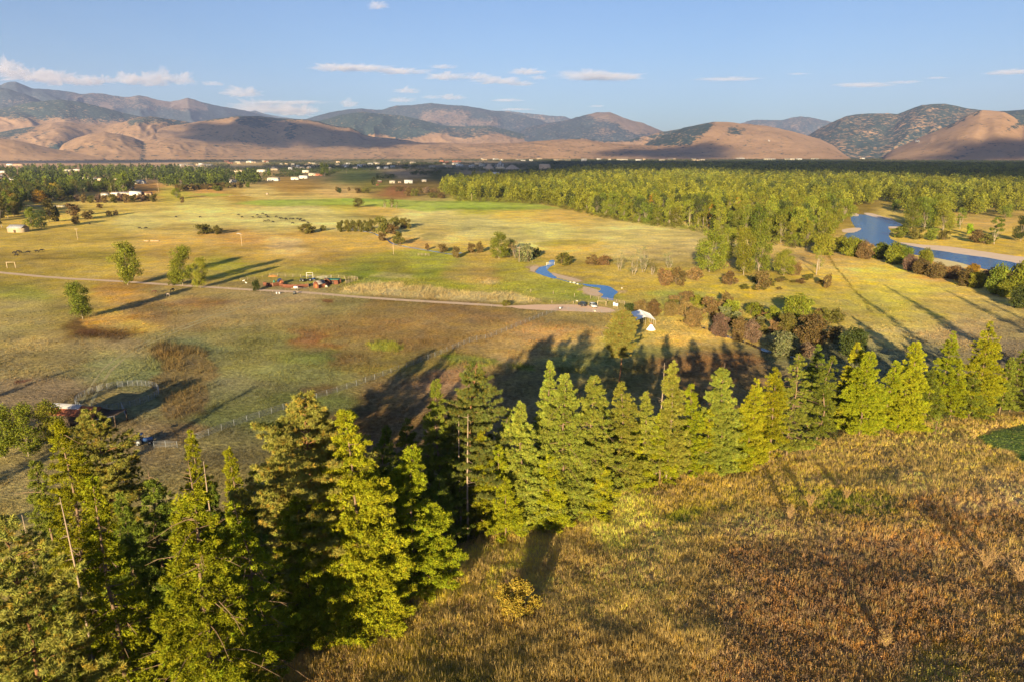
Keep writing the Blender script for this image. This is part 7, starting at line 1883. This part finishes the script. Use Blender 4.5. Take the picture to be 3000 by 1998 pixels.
def hillside_shrubs():
    rg = np.random.default_rng(44)
    x, y, z = hit(1512, 1792)
    tr, cr = broadleaf(404, 3.4, 5.8, .02, 26, .2, 7600, stems=7, trunk_r=.04)
    t = thing('golden_bush', 'round golden-leaved bush standing alone on the grassy slope', 'bush', (x, y, z)); put('twigs', tr, M['deadwood'], t); put('foliage', cr, M['leaf'], t, color=lalb(225, 195, 70))
    for (px, by, ty, w_, lab) in [(2372, 1487, 1446, 40, 'pale dry shrub with spread twigs, upper of the two on the tan patch'), (2312, 1524, 1484, 34, 'dry shrub just left and below the upper one on the tan patch'), (2480, 1463, 1432, 26, 'small dry shrub beside the green mound on the slope'),
                              (2885, 1668, 1605, 66, 'tall straw-coloured dry shrub at the right among brown weeds'), (2985, 1712, 1650, 60, 'dry shrub at the right edge below the tall straw-coloured one'), (2592, 1900, 1858, 40, 'dry twiggy shrub low in the brown weeds')]:
        x, y, z = hit(px, by); dp = y * CP - (z - CAMZ) * SP; H = (by - ty) / 2000 * dp * 1.1; W = w_ / 2000 * dp
        mb = MB(); cl = []
        for k in range(34):
            a = rg.random() * 2 * pi; d = np.array([math.cos(a), math.sin(a), 0]); l = rg.uniform(.5, 1)
            p = [np.zeros(3), d * W * .18 * l + [0, 0, H * .45 * l], d * W * .5 * l * rg.uniform(.4, 1) + [0, 0, H * l]]
            mb.tube(p, [.022, .016, .008], 3, cap=False)
            for j in range(3):
                e = p[2] + rg.normal(size=3) * .14 * H; mb.tube([p[1] * .5 + p[2] * .5, e], [.012, .006], 3, cap=False); cl.append(e); cl.append(p[2] + rg.normal(size=3) * .05)
        t = thing('dry_shrub', lab, 'shrub', (x, y, z)); mb.build('stems', bpy.data.materials.get('dry_stem') or simple('dry_stem', (.34, .22, .11), .95, var=.3), t)
        V, F, C = quads(np.array(cl), rg.uniform(.07, .16, len(cl)), rg, np.tile(galb(205, 155, 80), (len(cl), 1)) * rg.uniform(.6, 1.2, (len(cl), 1))); put('foliage', npmesh('foliage', V, F, C), M['grass'], t, color=(1, 1, 1))  # these quads are dry seed heads at the twig tips
    x, y, z = hit(2738, 1276); H = 80 / 2000 * (y * CP + 57 * SP)
    tr, cr = broadleaf(405, H, 1.6, .1, 12, .22, 420)
    t = thing('sapling', 'thin leafy sapling sticking up at the slope edge near the right', 'sapling', (x, y, z)); put('trunk', tr, M['bark'], t); put('crown', cr, M['leaf'], t, color=YGREEN)
    # fallen pole in the shade
    a = np.array([*at(1312, 1528, 4), 4.0]); b = np.array([*at(1347, 1611, 7.0), 7.0])
    o = MB().tube([b - a, np.array([0, 0, 0])], [.16, .08], 6).build('fallen_trunk', M['deadwood']); o.location = a; tag(o, 'leaning dead trunk in the dark gap left of the neat conical fir', 'dead tree')

water_and_roads()
buildings()
fences()
stable()
car('dark parked car on the gravel lot', 1705, 897, 1.9, 'darkpaint'); car('white parked car on the gravel lot', 1738, 901, -1.35, 'silverpaint')
canopy()
goat_farm()
poles()
animals()
hillside_shrubs()
# ------------------------------------------------------------------ clouds and air
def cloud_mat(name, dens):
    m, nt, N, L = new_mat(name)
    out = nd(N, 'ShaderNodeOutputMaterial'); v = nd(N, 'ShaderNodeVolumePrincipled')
    v.inputs['Color'].default_value = (.74, .73, .82, 1); v.inputs['Density'].default_value = dens; v.inputs['Anisotropy'].default_value = -.1  # grey-mauve colour stands in for the shading of the cloud undersides
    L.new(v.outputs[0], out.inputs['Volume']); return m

def cloud_mesh(seed, sx, sy, sz, flat=.35, freq=1.6, nu=110, nv=64):
    th = np.linspace(0, 2 * pi, nu, endpoint=False); ph = np.linspace(.02, pi - .02, nv)
    TH, PH = np.meshgrid(th, ph, indexing='ij')
    dx, dy, dz = np.cos(TH) * np.sin(PH), np.sin(TH) * np.sin(PH), np.cos(PH)
    asp = sx / max(sz, 1)
    n = fbm(dx * freq * min(asp, 5) * .9 + seed * 3.1 + dy * 2, dz * freq * 1.3 + dy * freq + seed, seed, 5, .62)
    k = .12 + 1.75 * np.clip(n - .2, 0, 1)
    X = dx * sx * k; Y = dy * sy * k; Z = dz * sz * k
    Z = np.where(Z < 0, Z * flat, Z)
    V = np.stack([X, Y, Z], -1).reshape(-1, 3)
    i = np.arange(nu)[:, None]; j = np.arange(nv - 1)[None]; i2 = (i + 1) % nu
    F = np.stack([i * nv + j, i * nv + j + 1, i2 * nv + j + 1, i2 * nv + j], -1).reshape(-1, 4)
    c0 = V.reshape(nu, nv, 3)[:, 0].mean(0); c1 = V.reshape(nu, nv, 3)[:, -1].mean(0); m = len(V); V = np.vstack([V, c0, c1])
    a = np.arange(nu); b = (a + 1) % nu
    T = np.concatenate([np.stack([np.full(nu, m), a * nv, b * nv], 1), np.stack([np.full(nu, m + 1), b * nv + nv - 1, a * nv + nv - 1], 1)])
    return npmesh('cloud', V, [F, T], smooth=True)

def clouds():
    D = 30000.0
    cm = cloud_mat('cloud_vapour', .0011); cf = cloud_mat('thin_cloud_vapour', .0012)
    S = [(20, 208, 120, 46, 0, 'bright cloud cut by the left edge above the mountains'), (95, 226, 130, 36, 0, 'long cloud bank right of the left-edge cloud'), (170, 236, 140, 34, 0, 'grey-based middle of the left cloud bank'), (245, 243, 110, 24, 0, 'flat grey-based cloud at the right of the left cloud bank'), (300, 238, 60, 24, 1, 'small round cloud trailing the left cloud bank'),
         (375, 236, 70, 30, 0, 'left puff of the second cloud bank'), (440, 242, 100, 32, 0, 'central puff of the second cloud bank'), (478, 232, 64, 34, 0, 'tallest puff of the second cloud bank'), (540, 238, 62, 34, 0, 'right puff of the second cloud bank'), (618, 248, 50, 14, 1, 'faint small cloud right of the second cloud bank'),
         (716, 276, 100, 28, 0, 'lone rounded cloud low over the left range'), (760, 322, 160, 40, 0, 'bright low cloud behind the end of the left range'), (880, 330, 120, 36, 1, 'pale low cloud in the saddle of the mountains'), (850, 302, 190, 10, 1, 'thin streak above the low saddle clouds'),
         (985, 202, 110, 22, 0, 'left end of the long dark streak of cloud'), (1075, 204, 140, 20, 0, 'middle of the long dark streak of cloud'), (1170, 212, 130, 18, 0, 'right end of the long dark streak of cloud'),
         (1295, 198, 60, 12, 1, 'small faint cloud right above the long dark streak'), (1310, 228, 110, 22, 0, 'slanting grey cloud left of the pair'), (1400, 228, 80, 22, 0, 'slanting grey cloud in the middle of the sky'), (1460, 240, 120, 22, 0, 'lumpy grey cloud below the middle one'), (1525, 248, 70, 14, 0, 'low end of the lumpy grey cloud'),
         (1540, 214, 80, 18, 1, 'faint cloud left of the largest grey cloud'), (1578, 230, 40, 16, 1, 'tiny grey cloud left of the largest grey cloud'), (1720, 226, 140, 32, 0, 'left half of the largest grey cloud'), (1800, 230, 150, 26, 0, 'right half of the largest grey cloud'),
         (1184, 268, 66, 20, 1, 'pinkish small cloud over the round mountain'), (1176, 296, 60, 16, 1, 'second pinkish small cloud over the round mountain'), (1320, 288, 60, 16, 1, 'third pinkish small cloud, right of the other two'), (1020, 308, 50, 24, 1, 'small cloud resting on the round mountain'), (1265, 287, 40, 12, 1, 'tiny cloud between the pinkish ones'),
         (1490, 296, 70, 9, 1, 'thin far streak over the ridge'), (1745, 313, 40, 7, 1, 'tiny streak left of the reddish peak'), (1510, 322, 80, 5, 1, 'lowest thin streak over the ridge'),
         (2130, 234, 150, 8, 1, 'faint wide streak over the bald hill'), (2540, 252, 130, 13, 0, 'long thin grey cloud over the wooded mountain'), (2650, 243, 70, 8, 1, 'thin tail of the long grey cloud'), (2955, 214, 120, 14, 0, 'thin grey cloud at the right edge'), (2740, 230, 50, 6, 1, 'tiny streak between the two right-hand clouds'), (2340, 218, 50, 5, 1, 'tiny streak high over the far blue hill'),
         (1105, 20, 56, 22, 1, 'tiny high cloud at the top of the sky')]
    for k, (px, py, w_, h, thin, lab) in enumerate(S):
        dx, dy, dz = ray(px, py); t = D / dy; sc_ = D / 2000 * 1.03
        big = 1.3 if (px < 1000 and not thin) else 1.1; sx = w_ * sc_ * .72; sz = h * sc_ * .62 * big; sy = min(sx, 1300) * .7
        me = cloud_mesh(k * 7 + 3, sx, sy, sz, .5, 1.7)
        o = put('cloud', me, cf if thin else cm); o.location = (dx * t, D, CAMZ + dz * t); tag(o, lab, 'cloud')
    # clouds behind the camera that shade parts of the valley
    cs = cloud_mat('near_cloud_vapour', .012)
    zc = 2700.0; off = (zc) / math.tan(SUN_EL); ux, uy = -math.sin(SUN_AZ), -math.cos(SUN_AZ)
    def shade(px, py, r, wx, wy, z0, seed, lab):
        dx, dy, dz = ray(px, py); a = math.atan2(dx, dy); x = math.sin(a) * r; y = math.cos(a) * r
        o_ = (zc - z0) / math.tan(SUN_EL)
        me = cloud_mesh(seed, wx, wy, 260, .5, 1.3)
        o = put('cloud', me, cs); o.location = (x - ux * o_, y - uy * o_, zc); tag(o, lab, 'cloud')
    shade(980, 420, 8300, 1300, 1300, 200, 208, 'second flat cloud behind the camera shading the right half of the big hill')
    shade(740, 420, 8500, 1200, 1300, 200, 201, 'broad flat cloud behind the camera whose shadow lies on the big grassy hill')
    shade(1990, 450, 6900, 900, 350, 60, 202, 'flat cloud behind the camera shading the bench at centre right')
    shade(3000, 450, 6900, 1000, 420, 60, 203, 'flat cloud behind the camera shading the foot of the right mountain')
    shade(2400, 480, 3500, 3400, 1500, 10, 204, 'very wide flat cloud behind the camera shading the far forest')
    shade(2750, 480, 2600, 1500, 1100, 10, 207, 'second wide flat cloud behind the camera shading the right-hand forest')
    shade(150, 462, 5500, 1900, 420, 10, 205, 'flat cloud behind the camera shading the far left tree belt')
    shade(1350, 500, 1950, 600, 240, 5, 206, 'small flat cloud behind the camera shading the fields left of the forest')
    # air
    bm = MB().box(-19000, 19000, -400, 24500, -30, 2250)
    m, nt, N, L = new_mat('valley_air'); out = nd(N, 'ShaderNodeOutputMaterial'); v = nd(N, 'ShaderNodeVolumePrincipled')
    v.inputs['Color'].default_value = (.42, .56, 1.0, 1); v.inputs['Density'].default_value = HAZE; v.inputs['Anisotropy'].default_value = 0.0
    L.new(v.outputs[0], out.inputs['Volume'])
    o = bm.build('haze', m); tag(o, 'thin bluish evening air over the valley', 'haze', kind='stuff')
HAZE = 2.9e-5
clouds()
